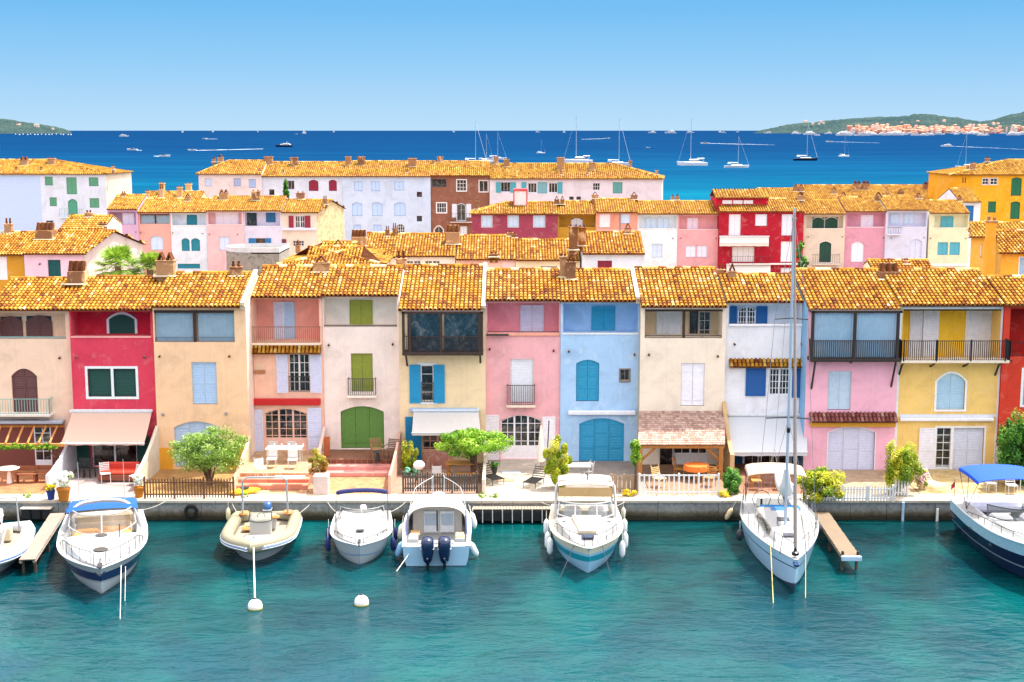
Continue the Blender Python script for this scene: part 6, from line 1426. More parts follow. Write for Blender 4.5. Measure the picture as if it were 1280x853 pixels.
# --- twin engine boat, stern to the viewer
b = Boat('fishing_cruiser', 'white cruiser with twin dark outboard engines and cream cockpit tent, stern to the water', 6.6, 2.8, .95, 1.5, 2.6, .5, .42, .96)
b.hull([paint('5cb0dc', .3, .03, bmp=0), paint('98c4de', .3, .03, bmp=0), GELB], ((0, 0, 0), (.3, .86, 0), (.5, .93, 0), (.6, .96, 1), (.85, .99, 1), (1, 1, 1)))
def f4(t, q, s_):
    g = smooth(.9, .82, q); return .02 + g * ((.1 * smooth(1.0, .7, t)) if t > .78 else (-.55 * smooth(.0, .03, t - .07) if t > .07 else -.05))
b.deck(f4, GEL); b.gunwale(paint('e4e8ea', .4), .03)
m = MB(); rows = []
for i in range(9):
    f = i / 8; x = -.25 + 2.5 * f; hh = (.92 if f > .05 else .9) * (1 - .45 * f ** 2.2); w_ = 1.18 * (1 - .25 * f ** 2)
    rows.append([(x, w_ * (math.copysign(abs(math.sin(a)) ** .7, math.sin(a))), 1.15 + hh * max(0, math.cos(a)) ** .55) for a in [-math.pi / 2 + math.pi * k / 18 for k in range(19)]])
m.grid(rows); b.part('cabin', m, GEL, 50)
m = MB(); rows = []
for i in range(5):
    f = i / 4; x = -1.25 + 1.35 * f; rows.append([(x, 1.22 * (math.copysign(abs(math.sin(a)) ** .7, math.sin(a))), 1.1 + (1.04 - .1 * (1 - f) + .03 * math.sin(f * 9)) * max(0, math.cos(a)) ** .6) for a in [-math.pi / 2 + math.pi * k / 18 for k in range(19)]])
m.grid(rows); b.part('tent_canvas', m, paint('e8e0d2', .9, .1), 60)
m = MB(); m.tube(rows[0], .03, 6); b.part('tent_hem', m, paint('8c8880', .7))
m = MB(); m.cbox(-.1, 0, 1.15, .1, 2.1, 1.3, .03); b.part('cabin_bulkhead', m, paint('cfc8c0', .6)); m = MB(); m.cbox(-.19, .28, 1.1, .05, .62, .95, .03); m.cbox(-.19, -.42, 1.1, .05, .62, .95, .03); b.part('cabin_door', m, paint('e8eef4', .3)); m = MB(); m.cbox(-.225, .28, 1.2, .02, .5, .5, .02); m.cbox(-.225, -.42, 1.2, .02, .5, .5, .02); b.part('cabin_window', m, paint('b4c4d4', .15))
m = MB(); m.tube([(-.9, .0, .9), (-.8, 0, 1.75)], .03, 6); b.part('table_leg', m, BLK)
m = MB(); m.cbox(-2.4, .95, .95, .7, .4, .4, .05); m.cbox(-2.4, -.95, .95, .7, .4, .4, .05); m.cbox(-2.75, 0, .85, .3, 1.5, .35, .05); b.part('stern_bench', m, GEL); m = MB(); m.cbox(-2.4, -.95, 1.17, .6, .34, .05, .02); b.part('wood_pad', m, woodm('d0a878')); m = MB(); m.cbox(-1.3, .9, .95, .6, .4, .1, .03); b.part('wood_pad', m, woodm('d0a878'))
for y_ in (-.34, .34): outboard(b, -3.22, y_, .40, '14284c', 1.5)
b.bowrail(.62, .97, .1, .8, paint('b4b8bc', .3), n=4, gap=.25)
for q in (-1, 1): m = MB(); m.tube([(-2.0, q * 1.25, 1.05), (-1.3, q * 1.2, 1.9)], .03, 6); b.part('tent_frame', m, paint('4c5c8c', .6))
X_, Y_ = G(542, 706, 0); b.root.location = (X_, Y_ + 3.15, -.15); b.rz = R(92); b.root.rotation_euler = (0, 0, b.rz); b.M = Matrix.Translation(b.root.location) @ Matrix.Rotation(b.rz, 4, 'Z'); B4 = b
for k, (x_, q, c_, ti) in enumerate(((-2.3, 1, '8cc0e8', .35), (-.8, 1, 'ece8d0', .15), (-2.4, -1, 'dfe4ea', -.45), (1.0, -1, 'eef0f0', -.3), (.7, -1, 'eef0f0', -.2))):
    p_ = b.w(x_, q * 1.52, .55 + .3 * (k in (1, 3, 4))); fender(('pale blue fender hanging left of the twin engines', 'cream fender on the left side of the twin engine boat near its tent', 'white fender hanging right of the twin engines', 'white fender on the right side of the twin engine boat, closest to the quay', 'white fender on the right side of the twin engine boat, second from the quay')[k], p_.x, p_.y, p_.z, .6, .13, c_, ti)
p_ = b.w(-3.1, .95, .8); x, y = G(493, 715, 0); rope('stern rope running left from the twin engine boat into the water', [tuple(p_), (x, y, -.1)], .02)

# --- cream and turquoise cruiser
b = Boat('cabin_cruiser', 'cream decked cruiser with turquoise stripe and many white fenders, in the middle of the quay', 7.6, 3.05, 1.15, 1.45, 2.5, .9, .4, .92)
b.hull([paint('9fd0ec', .3, .03, bmp=0), GEL, paint('169ab0', .3, .03, bmp=0), paint('e8dcc4', .4)], ((0, 0, 0), (.22, .78, 0), (.55, .92, 0), (.72, .955, 2), (.8, .97, 0), (.88, .985, 3), (1, 1, 3)))
def f5(t, q, s_):
    g = smooth(.87, .80, q); return .03 + g * (.32 * smooth(1.0, .66, t) * (1 - .2 * q * q) if t > .46 else (-.5 if q < .74 else .2) * smooth(.03, .06, t))
b.deck(f5, GEL, pick=lambda t, q: 1 if q > .88 else 0, mats=[GEL, paint('dcd0b8', .6)]); b.gunwale(paint('f0ead8', .4), .03)
m = MB(); m.hexa([(b.X(.50), -.62, 1.58), (b.X(.50), .62, 1.58), (b.X(.80), .36, 1.62), (b.X(.80), -.36, 1.62), (b.X(.50), -.60, 1.74), (b.X(.50), .60, 1.74), (b.X(.80), .34, 1.73), (b.X(.80), -.34, 1.73)]); b.part('sun_pad', m, paint('c8bca0', .85))
m = MB(); m.cbox(b.X(.845), 0, b.sh(.845) + .24, .5, .5, .06, .02); b.part('deck_hatch', m, paint('3a4458', .2))
for q in (-1, 1): m = MB(); m.cbox(b.X(.56), q * .86, 1.56, .3, .3, .06, .02); b.part('deck_hatch', m, paint('3a4458', .2))
b.screen(b.X(.475), 1.18, .8, .55, 1.5, .42, mull=(-.35, .35), fr=GEL, frr=.035, glass=clearm('485860', .45, .03))
m = MB(); m.cbox(b.X(.40), 0, 1.2, .5, 2.1, .3, .05); b.part('dashboard', m, paint('3a7ca4', .5)); m = MB(); m.cbox(b.X(.22), -.55, 1.15, .6, .8, .7, .1); m.cbox(b.X(.22), .55, 1.15, .6, .8, .7, .1); b.part('helm_seat', m, paint('e8e4dc', .7)); m = MB(); m.cbox(b.X(.1), 0, 1.0, .5, 2.2, .5, .1); b.part('rear_seat', m, CREAM)
b.bowrail(.52, .95, .12, .42, n=5, gap=.16)
b.canopy(-3.2, -1.5, 1.18, 2.75, 'd4c8ac', .12, True, legz=1.5); m = MB(); rows = [[(-1.45 + .02 * j, 1.15 * a, 2.55 - .13 * j) for a in (-1, -.5, 0, .5, 1)] for j in range(4)]; m.grid(rows); b.part('canopy_flap', m, paint('b89868', .85))
m = MB(); m.tube([(-1.2, -1.3, 1.35), (-1.9, -1.25, 2.5), (-2.0, -1.1, 2.72), (-2.0, 1.1, 2.72), (-1.9, 1.25, 2.5), (-1.2, 1.3, 1.35)], .06, 8); b.part('radar_arch', m, GEL, 40)
m = MB(); m.tube([(-2.0, .1, 2.75), (-2.0, .1, 3.0)], .03, 6); m.lathe(-2.0, .1, [(.08, 2.98), (.1, 3.02), (.03, 3.08)], 10); b.part('mast_light', m, CHR)
m = MB(); m.cbox(b.X(.985), 0, 1.5, .55, .26, .07, .02); m.tube([(b.X(1), -.1, 1.45), (b.X(1) + .16, 0, 1.34), (b.X(1), .1, 1.45)], .03, 5); b.part('anchor', m, GEL)
m = MB(); m.tube([(-3.6, -.85, 1.2), (-3.75, -.85, 2.5)], .018, 5); fs = b.part('flag_staff', m, CHR)
m = MB(); m.grid([[(-3.70 - .04 * math.sin(k), -.85 - .08 * k * 1.1, z_ - .03 * k) for k in range(5)] for z_ in (2.45, 2.1)], m=lambda k: k // 2 if k < 3 else 1); m.build('flag', [paint('f4f4f4', .9), paint('d02838', .9)], fs)
b.seam(.87, .0, .97); b.place((735, 717), R(-91.5), -.22); B5 = b
for k, (t_, q, z_) in enumerate(((.64, -1, .72), (.56, -1, .78), (.36, -1, .9), (.68, 1, .7), (.56, 1, .8), (.34, 1, .9))):
    p_ = b.w(b.X(t_), q * (b.hb(t_) + .14), z_); fender('white fender on the %s side of the cream cruiser, %s' % ('left' if q < 0 else 'right', ('nearest the bow', 'in the middle', 'nearest the quay')[k % 3]), p_.x, p_.y, p_.z, .62, .12, 'eef2f4')
for q in (-1, 1):
    p_ = b.w(b.X(.9), q * b.hb(.9), 1.35); x, y = G(697 if q < 0 else 766, 726, 0); rope('dark bow line on the %s of the cream cruiser' % ('left' if q < 0 else 'right'), [tuple(p_), (x, y, -.1)], .015, '4a5058')

# --- sailing yacht
b = Boat('sailing_yacht', 'white sailing yacht with tall mast and covered mainsail beside the wooden jetty', 9.9, 3.15, 1.15, 1.35, 2.0, .25, .3, .80)
SB = paint('a8cce8', .25, .03, bmp=0)
b.hull([paint('2c3c54', .4), GELB, paint('1c2c44', .3), SB], ((0, 0, 0), (.12, .55, 0), (.30, .84, 0), (.33, .86, 3), (.75, .97, 3), (.78, .975, 2), (1, 1, 3)), keel=-.5, sharp=.75)
def f6(t, q, s_):
    g = smooth(.64, .52, q); z = .05 * (1 - q * q)
    if t < .30: z += smooth(.55, .50, q) * -.45 * smooth(.02, .05, t)
    if .27 < t < .84: z += g * .34 * smooth(.27, .31, t) * smooth(.86, .62, t)
    return z
b.deck(f6, GEL, 90, 40); b.gunwale(paint('b8bcc0', .4, .05, .5), .028, .02, name='toe_rail')
for q in (-1, 1):
    m = MB(); rows = []
    for k in range(12):
        t = .36 + .30 * k / 11; y_ = q * b.hb(t) * .60; z_ = b.sh(t) + .05; hh = .33 * math.sin(math.pi * (k + 1.5) / 15) ** .5; rows.append([(b.X(t), y_ + q * .03, z_ + .04), (b.X(t), q * b.hb(t) * .545, z_ + .04 + hh)])
    m.grid(rows); b.part('cabin_window', m, glassm('20281c', .05))
for t_, w_ in ((.72, .42), (.52, .5)): m = MB(); m.cbox(b.X(t_), 0, b.sh(t_) + f6(t_, 0, 0) + .02, w_, w_, .05, .02); b.part('deck_hatch', m, paint('4c5058', .2))
m = MB(); m.cbox(b.X(.34), 0, b.sh(.34) + .38, .6, .7, .06, .02); b.part('companionway_hatch', m, paint('3a70a8', .4))
mx_ = b.X(.60); mz = 14.4
m = MB(); m.tube([(mx_, 0, 1.4), (mx_ - .05, 0, mz)], [.062, .05], 10); mast = b.part('mast', m, paint('b8c8d8', .3, .05, .4, bmp=0))
m = MB(); m.tube([(mx_, -.9, 6.0), (mx_, 0, 6.05), (mx_, .9, 6.0)], .03, 6); m.build('spreader', CHR, mast); m = MB(); m.tube([(mx_, -.65, 10.0), (mx_, 0, 10.05), (mx_, .65, 10.0)], .025, 6); m.build('spreader', CHR, mast)
m = MB(); m.cbox(mx_ + .12, 0, 5.55, .16, .14, .22, .03); m.build('deck_light', BLK, mast)
m = MB()
for q in (-1, 1):
    m.tube([(mx_ - .1, q * b.hb(.58) * .95, 1.2), (mx_, q * .9, 6.0), (mx_, q * .65, 10.0), (mx_, 0, mz - .4)], .010, 4); m.tube([(mx_ + .2, q * b.hb(.6) * .9, 1.2), (mx_, 0, 6.0)], .009, 4)
m.tube([(-b.L / 2 + .1, .5, 1.15), (-b.L / 2 + .9, 0, 3.6), (mx_ - .05, 0, mz)], .009, 4); m.tube([(-b.L / 2 + .1, -.5, 1.15), (-b.L / 2 + .9, 0, 3.6)], .009, 4); b.part('rigging', m, paint('a0a4a8', .4, .1, .6))
m = MB(); fx = b.X(.965); m.tube([(fx, 0, 1.75), (fx + (mx_ - fx) * .3, 0, 1.6 + (mz - 1.8) * .3), (mx_ + .1, 0, mz - .2)], [.075, .07, .03], 9); g_ = b.part('furled_genoa', m, paint('8c8480', .85, .12)); m = MB(); m.lathe(fx + .03, 0, [(.07, 1.45), (.14, 1.48), (.14, 1.58), (.07, 1.62), (.05, 1.75)], 12); m.build('furling_drum', BLK, g_)
m = MB(); m.tube([(mx_ - .1, 0, 2.55), (-3.3, .05, 2.65)], .07, 8); bo = b.part('boom', m, CHR)
m = MB(); rr = random.Random(6); pts = [(mx_ - .15, 0, 3.9), (mx_ - .2, 0, 3.3), (mx_ - .45, .02, 2.95), (-.9, .03, 2.85), (-2.0, .04, 2.85), (-3.2, .05, 2.78)]
m.tube(pts, [.10, .20, .30, .28, .22, .12], 12); 
for k in range(7): m.tube([(-.1 - .4 * k, .05 + .22 * math.cos(k), 3.0 + rr.uniform(-.1, .1)), (-.35 - .4 * k, .22, 2.75), (-.3 - .4 * k, .05, 2.6)], [.10, .09, .05], 7)
m.build('sail_cover', paint('d0d2d2', .9, .12, bmp=.4), bo, 60)
m = MB(); m.tube([(b.X(.965), 0, 1.9), (b.X(.9), .42, 2.0), (b.X(.83), .66, 1.98), (b.X(.83), .68, 1.3)], .016, 5); m.tube([(b.X(.965), 0, 1.9), (b.X(.9), -.42, 2.0), (b.X(.83), -.66, 1.98), (b.X(.83), -.68, 1.3)], .016, 5); m.tube([(b.X(.9), .42, 2.0), (b.X(.9), .5, 1.3)], .016, 5); m.tube([(b.X(.9), -.42, 2.0), (b.X(.9), -.5, 1.3)], .016, 5); b.part('pulpit', m, CHR)
m = MB()
for q in (-1, 1):
    for hh in (.35, .62): m.tube([(b.X(t), q * (b.hb(t) - .06), b.sh(t) + hh) for t in (.05, .2, .35, .5, .65, .83)], .007, 4)
    for t in (.05, .2, .35, .5, .65): m.tube([(b.X(t), q * (b.hb(t) - .06), b.sh(t)), (b.X(t), q * (b.hb(t) - .06), b.sh(t) + .63)], .013, 5)
b.part('lifelines', m, CHR)
b.canopy(-4.4, -2.5, 1.25, 2.95, 'ccb094', .18, True, legz=1.6)
for y_ in (-.55, .55): m = MB(); m.tube([(-3.6, y_ + .38 * math.cos(a), 1.45 + .38 * math.sin(a)) for a in [6.2832 * k / 18 for k in range(19)]], .018, 5); m.tube([(-3.6, y_, .9), (-3.6, y_, 1.45)], .05, 6); b.part('steering_wheel', m, CHR)
m = MB(); m.cbox(-2.2, .1, 1.42, .5, 1.7, .22, .06); b.part('sprayhood', m, paint('1f74b8', .85)); m = MB(); m.cbox(-2.9, .3, 1.2, .6, .4, .08, .03); b.part('cockpit_table', m, woodm('c89c68')); m = MB(); m.cbox(-2.6, -.6, 1.35, .25, .3, .2, .06); b.part('life_vest', m, paint('f0d820', .8))
m = MB(); m.cbox(-4.75, .8, 1.5, .16, .34, .75, .06); b.part('liferaft', m, paint('e8ecf0', .5))
m = MB(); m.cbox(b.X(1.0) + .02, 0, 1.22, .4, .2, .12, .03); b.part('bow_roller', m, paint('1c3c6c', .4))
for q in (-1, 1): m = MB(); m.tube([(b.X(.7), q * .35, 1.55), (b.X(.7) - .1, q * .35, 1.85), (b.X(.62), q * .35, 1.85), (b.X(.62), q * .35, 1.6)], .015, 5); b.part('grab_rail', m, CHR)
XB, YB = G(993, 742, 0); XS, YS = XX(964, 60.6, .5), 60.6
b.rz = math.atan2(YB - YS, XB - XS); b.place((993, 742), b.rz); B6 = b
for k, (t_, q) in enumerate(((.30, 1), (.42, -1))):
    p_ = b.w(b.X(t_), q * (b.hb(t_) + .14), .62); fender(('dark round fender at the right side of the sailing yacht', 'dark fender between the quay and the left side of the sailing yacht')[k], p_.x, p_.y, p_.z, .4, .17, '30343c')
for k, (t_, q, px_, py_) in enumerate(((.80, -1, 967, 756), (.88, 1, 1007, 748))):
    p_ = b.w(b.X(t_), q * b.hb(t_), 1.4); x, y = G(px_, py_, 0); rope(('yellowish bow line on the left of the sailing yacht', 'yellowish bow line on the right of the sailing yacht')[k], [tuple(p_), (x, y, -.1)], .016, 'd0c478')

# --- navy runabout (right edge)
b = Boat('runabout', 'navy hulled motorboat with a bright blue bimini, cut by the right edge', 9.4, 3.4, 1.45, 1.8, 2.7, 1.0, .45, .9)
b.hull([paint('0c1830', .2, .03, bmp=0), paint('102446', .2, .03, bmp=0), paint('8c98a8', .3), paint('a8d4e8', .25)], ((0, 0, 0), (.2, .78, 0), (.44, .88, 1), (.47, .89, 2), (.50, .90, 1), (.72, .965, 1), (1, .97, 3)))
def f7(t, q, s_):
    g = smooth(.86, .78, q); return .03 + g * (.25 * smooth(1., .6, t) if t > .55 else (-.5 if q < .72 else .12) * smooth(.05, .08, t))
b.deck(f7, GEL); b.gunwale(paint('c8d8e4', .4), .03)
b.screen(b.X(.56), 1.25, 1.1, .42, 1.80, .45, mull=(0.,), fr=CHR); b.bowrail(.3, .95, .1, .32, n=8)
m = MB(); m.cbox(b.X(.42), -.65, 1.5, .7, .9, .6, .12); m.cbox(b.X(.42), .65, 1.5, .7, .9, .6, .12); m.cbox(b.X(.12), 0, 1.4, .9, 2.4, .4, .12); m.cbox(b.X(.28), -1.1, 1.35, 1.4, .4, .4, .1); b.part('cockpit_seats', m, paint('dfe4ec', .6))
b.canopy(-3.9, -1.3, 1.45, 3.2, '0c4cc8', .2, True, legz=1.7, drop=.05)
m = MB(); m.lathe(b.X(.05), 0, [(.4, 1.1), (.42, 1.6), (.3, 1.65)], 14); b.part('stern_table', m, GEL)
m = MB(); m.tube([(-4.55, -1.35, 1.0), (-4.6, -1.35, 2.3)], .015, 5); fs = b.part('flag_staff', m, CHR); m = MB(); m.grid([[(-4.6, -1.35 - .05 * k, z_ - .05 * k) for k in range(4)] for z_ in (2.2, 1.95)]); m.build('flag', paint('c83040', .9), fs)
for t_ in (.35, .6): m = MB(); m.cbox(b.X(t_), -b.hb(t_) * .97 - .01, 1.0, .25, .03, .09, .01); b.part('hull_vent', m, CHR)
b.place((1322, 742), R(-90), 0); B7 = b

# stern lines to the quay
for b_, nm_, sx_ in ((B1, 'navy striped cruiser', 4.3), (B3, 'bowrider', 2.5), (B5, 'cream cruiser', 3.5), (B6, 'sailing yacht', 4.6), (B2, 'grey beige inflatable', 2.5)):
    for q in (-1, 1):
        p_ = b_.w(-sx_, q * b_.B * .4, b_.zs + .05); rope('slack stern line from the %s to the quay, %s one' % (nm_, 'left' if q < 0 else 'right'), [tuple(p_), (p_.x + q * .9, QY + .35, .96)], .012, 'c8c4b8', .12)
SKYSAT, EXPO, SUNE = .2, 1.98, 2.0
# ---------------------------------------------------------------- ground, quay, water, hills, sky

def watermat():
    m, nt, b = nodes('water'); tc = N(nt, 'ShaderNodeTexCoord'); sep = N(nt, 'ShaderNodeSeparateXYZ'); L(nt, tc.outputs['Object'], sep.inputs[0])
    y = sep.outputs[1]
    mr = N(nt, 'ShaderNodeMapRange'); L(nt, y, mr.inputs[0]); mr.inputs[1].default_value = 0; mr.inputs[2].default_value = 3000
    # depth colour, with the quay's dark reflection painted in: canal -> dark at quay -> shallow turquoise beach -> deep blue bay (log scale of distance)
    lg = N(nt, 'ShaderNodeMath', operation='LOGARITHM'); mxx = N(nt, 'ShaderNodeMath', operation='MAXIMUM'); L(nt, y, mxx.inputs[0]); mxx.inputs[1].default_value = 10; L(nt, mxx.outputs[0], lg.inputs[0]); lg.inputs[1].default_value = 10
    n0 = noise(nt, .012, 4, .6, .5); ad = N(nt, 'ShaderNodeMath', operation='MULTIPLY_ADD'); L(nt, n0.outputs[0], ad.inputs[0]); ad.inputs[1].default_value = .12; L(nt, lg.outputs[0], ad.inputs[2])
    nm = N(nt, 'ShaderNodeMapRange'); L(nt, ad.outputs[0], nm.inputs[0]); nm.inputs[1].default_value = 1.5; nm.inputs[2].default_value = 4.0
    r = ramp(nt, nm.outputs[0], [(0, lin('00465e')), (.085, lin('003e4a')), (.135, lin('02282e')), (.30, lin(WCOL[1])), (.44, lin('04546e')), (.49, lin('034564')), (.55, lin('033c60')), (.66, lin('022f56')), (1, lin('022b52'))])
    # sand patches on the canal bed
    n1 = noise(nt, .16, 4, .6, .6); f = ramp(nt, n1.outputs[0], [(.42, (0, 0, 0, 1)), (.68, (1, 1, 1, 1))])
    near = ramp(nt, nm.outputs[0], [(.20, (1, 1, 1, 1)), (.26, (0, 0, 0, 1))])
    mm = N(nt, 'ShaderNodeMath', operation='MULTIPLY'); L(nt, f.outputs[0], mm.inputs[0]); L(nt, near.outputs[0], mm.inputs[1])
    col = mixc(nt, mm.outputs[0], r.outputs[0], lin(WCOL[6]))
    n5 = noise(nt, .3, 3, .6, .6); f5 = ramp(nt, n5.outputs[0], [(.36, (.72, .78, .8, 1)), (.6, (1, 1, 1, 1))])
    col = mixc(nt, near.outputs[0], col, mixc(nt, 1.0, col, f5.outputs[0], 'MULTIPLY'))
    n6 = noise(nt, .02, 6, .7, 0, sx=(.25, 1, 1)); f6 = ramp(nt, n6.outputs[0], [(.36, (.66, .74, .84, 1)), (.52, (1, 1, 1, 1)), (.68, (1.35, 1.28, 1.16, 1))])
    col = mixc(nt, 1.0, col, f6.outputs[0], 'MULTIPLY')
    L(nt, col, b.inputs['Base Color']); b.inputs['Roughness'].default_value = .04; b.inputs['IOR'].default_value = 1.33
    # roughness grows with distance (unresolved wavelets)
    rr_ = N(nt, 'ShaderNodeMapRange'); L(nt, nm.outputs[0], rr_.inputs[0]); rr_.inputs[1].default_value = .15; rr_.inputs[2].default_value = .6; rr_.inputs[3].default_value = .03; rr_.inputs[4].default_value = .25
    L(nt, rr_.outputs[0], b.inputs['Roughness'])
    w1 = noise(nt, 1.6, 3, .5, .4, sx=(.75, 1.25, 1)); w2 = noise(nt, 4.2, 4, .6, .3, sx=(.8, 1.3, 1)); w3 = noise(nt, .35, 2, .5, .3, sx=(1, 1.6, 1))
    a1 = N(nt, 'ShaderNodeMath', operation='MULTIPLY_ADD'); L(nt, w2.outputs[0], a1.inputs[0]); a1.inputs[1].default_value = .34; L(nt, w1.outputs[0], a1.inputs[2])
    a2 = N(nt, 'ShaderNodeMath', operation='MULTIPLY_ADD'); L(nt, w3.outputs[0], a2.inputs[0]); a2.inputs[1].default_value = 1.6; L(nt, a1.outputs[0], a2.inputs[2])
    bp = bump(nt, b, a2.outputs[0], .8, .095)
    sl_ = N(nt, 'ShaderNodeMapRange'); L(nt, nm.outputs[0], sl_.inputs[0]); sl_.inputs[1].default_value = .2; sl_.inputs[2].default_value = .42; sl_.inputs[3].default_value = .26; sl_.inputs[4].default_value = .02
    L(nt, sl_.outputs[0], b.inputs['Specular IOR Level'])
    b.inputs['Specular Tint'].default_value = (.42, .86, 1, 1)
    # wave facets turned towards the viewer show the water's own colour: more of them the farther (flatter) the view
    df = N(nt, 'ShaderNodeBsdfDiffuse'); L(nt, col, df.inputs[0]); ms = N(nt, 'ShaderNodeMixShader'); fm = N(nt, 'ShaderNodeMapRange'); L(nt, nm.outputs[0], fm.inputs[0])
    fm.inputs[1].default_value = .14; fm.inputs[2].default_value = .42; fm.inputs[3].default_value = .12; fm.inputs[4].default_value = .93
    L(nt, fm.outputs[0], ms.inputs[0]); L(nt, b.outputs[0], ms.inputs[1]); L(nt, df.outputs[0], ms.inputs[2]); L(nt, ms.outputs[0], nt.nodes['Material Output'].inputs[0])
    return m
WCOL = ['01444e', '047486', '056a86', '033c6c', '032f58', '032b52', '034e50']
m = MB()
ys = [-60, 0, 40, 80, 300, 1000, 3000, 9000, 60000]
for a, b_ in zip(ys, ys[1:]): m.poly([(-30000 if b_ > 1000 else -3000, a, 0), (30000 if b_ > 1000 else 3000, a, 0), (30000 if b_ > 1000 else 3000, b_, 0), (-30000 if b_ > 1000 else -3000, b_, 0)])
m.v = [v for v in m.v]
struct(m.build('water', watermat()), 'turquoise canal water turning to deep blue open sea', 'water')

# land under the houses
m = MB(); m.poly([(-120, QY + 2, .86), (120, QY + 2, .86), (130, 215, .86), (-130, 215, .86)]); struct(m.build('ground', paving('street', ['b8a890', 'a89880'], 1.0)), 'paved ground between the rows of houses', 'ground')
# quay wall and its walkway
def quaymat():
    mt, nt, b = nodes('quay_concrete'); tc = N(nt, 'ShaderNodeTexCoord'); sep = N(nt, 'ShaderNodeSeparateXYZ'); L(nt, tc.outputs['Object'], sep.inputs[0])
    n1 = noise(nt, .9, 6, .75, .9); n2 = noise(nt, 6, 5, .75)
    ad = N(nt, 'ShaderNodeMath', operation='MULTIPLY_ADD'); L(nt, n1.outputs[0], ad.inputs[0]); ad.inputs[1].default_value = .35; L(nt, sep.outputs[2], ad.inputs[2])
    r = ramp(nt, ad.outputs[0], [(0, lin('1c1e16')), (.32, lin('34301f')), (.5, lin('6a6452')), (.62, lin('8e8e88')), (.95, lin('a4a8aa')), (1, lin('b0aca0'))])
    f = ramp(nt, n2.outputs[0], [(.36, (.5, .5, .5, 1)), (.56, (1, 1, 1, 1))]); L(nt, mixc(nt, .8, r.outputs[0], f.outputs[0], 'MULTIPLY'), b.inputs['Base Color'])
    b.inputs['Roughness'].default_value = .9; bump(nt, b, n1.outputs[0], .5, .05); return mt
QM = quaymat()
m = MB(); x = -60; rr = random.Random(5)
while x < 60:
    w = rr.uniform(1.6, 3.2); dy = rr.uniform(-.03, .03)
    m.box(x + .008, x + w - .008, QY + .10 + dy, QY + 2.3, -.8, .80); x += w
x = -60
while x < 60:
    w = rr.uniform(1.0, 1.6); m.cbox(x + w / 2, QY + .55, .87, w - .012, 1.16, .14, .02, 1); x += w
struct(m.build('quay', [QM, plaster('d0c8b8', 'b8ac98', .6, gain=.72)]), 'weathered concrete quay wall with pale stone edge', 'quay')

# ---- distant headlands
def hillmat():
    mt, nt, b = nodes('headland_scrub'); n1 = noise(nt, .045, 6, .8, .5); n2 = noise(nt, .004, 4, .6)
    r = ramp(nt, n1.outputs[0], [(.38, lin('10201e')), (.48, lin('2c4438')), (.56, lin('445a50')), (.66, lin('7c8470'))])
    r2 = ramp(nt, n2.outputs[0], [(.35, lin('30485a')), (.65, lin('4a5e60'))])
    L(nt, mixc(nt, .5, r.outputs[0], r2.outputs[0]), b.inputs['Base Color']); b.inputs['Roughness'].default_value = 1; b.inputs['Specular IOR Level'].default_value = 0
    bump(nt, b, n1.outputs[0], 1, 18); return mt
HM = hillmat()
def headland(name, prof, Y, dep, lab):
    """prof: (px, height px above the horizon)"""
    from mathutils import noise as mn
    m = MB(); rows = []; nx, ny = 420, 26
    xs = [P(p[0], 163, Y)[0] for p in prof]; hs = [P(640, 163 - p[1], Y)[1] - P(640, 163, Y)[1] for p in prof]
    for j in range(ny + 1):
        fj = j / ny; row = []
        for i in range(nx + 1):
            x = xs[0] + (xs[-1] - xs[0]) * i / nx
            h = 0
            for k in range(len(xs) - 1):
                if xs[k] <= x <= xs[k + 1]: h = hs[k] + (hs[k + 1] - hs[k]) * (x - xs[k]) / (xs[k + 1] - xs[k]); break
            base = 5
            s_ = math.sin(math.pi / 2 * min(1, fj * 1.6)) ** .9
            y = Y + dep * fj
            nz = mn.fractal(Vector((x * .006, y * .006, 3)), 1, 2, 5)
            z = -3 + (h + 19) * s_ + nz * 10.0 * s_ + mn.noise(Vector((x * .04, y * .04, 0))) * 5 * s_
            row.append((x * y / Y, y, z))
        rows.append(row)
    m.grid(rows); struct(m.build(name, HM, None, 60), lab, 'headland')
headland('hill', [(935, -8), (952, 0), (975, 5), (1000, 9), (1040, 14), (1080, 17), (1120, 19), (1145, 22), (1165, 21), (1195, 17), (1225, 12), (1240, 14), (1262, 22), (1290, 27), (1360, 34), (1440, 30)], 8000, 1600, 'low green wooded headland across the bay')
headland('hill', [(-160, 30), (-60, 22), (-10, 17), (20, 13), (45, 8), (70, 4), (86, -1), (92, -8)], 7400, 1200, 'far green headland at the left across the bay')
# tiny houses on the far shore
rr = random.Random(11); far = []
fh_mats = [paint(c_, .9, .05, bmp=0) for c_ in ('d0b4a4', 'c8a08c', 'd4c8bc', 'c48c78', 'd8d0c8', 'b87c68')]
roofm_ = [paint(c_, .9, .05, bmp=0) for c_ in ('b87860', 'c08c74', 'a86850')]
proto = []
for k in range(6):
    r_ = thing('far_house', 'tiny far house of the old town on the shore below the headland', 'house', (0, 0, 0), 0, 'far town houses below the headland')
    m = MB(); w, d, h = [(9, 10, 9), (14, 10, 11), (7, 9, 13), (18, 12, 9), (10, 10, 16), (12, 9, 7)][k]
    m.box(-w / 2, w / 2, 0, d, -10, h); m.build('wall', fh_mats[k], r_)
    m = MB(); m.hexa([(-w / 2 - .5, -.5, h), (w / 2 + .5, -.5, h), (w / 2 + .5, d + .5, h), (-w / 2 - .5, d + .5, h), (-w / 2, d / 2 - .2, h + 2.6), (w / 2, d / 2 - .2, h + 2.6), (w / 2, d / 2, h + 2.6), (-w / 2, d / 2, h + 2.6)]); m.build('roof', roofm_[k % 3], r_)
    proto.append(r_)
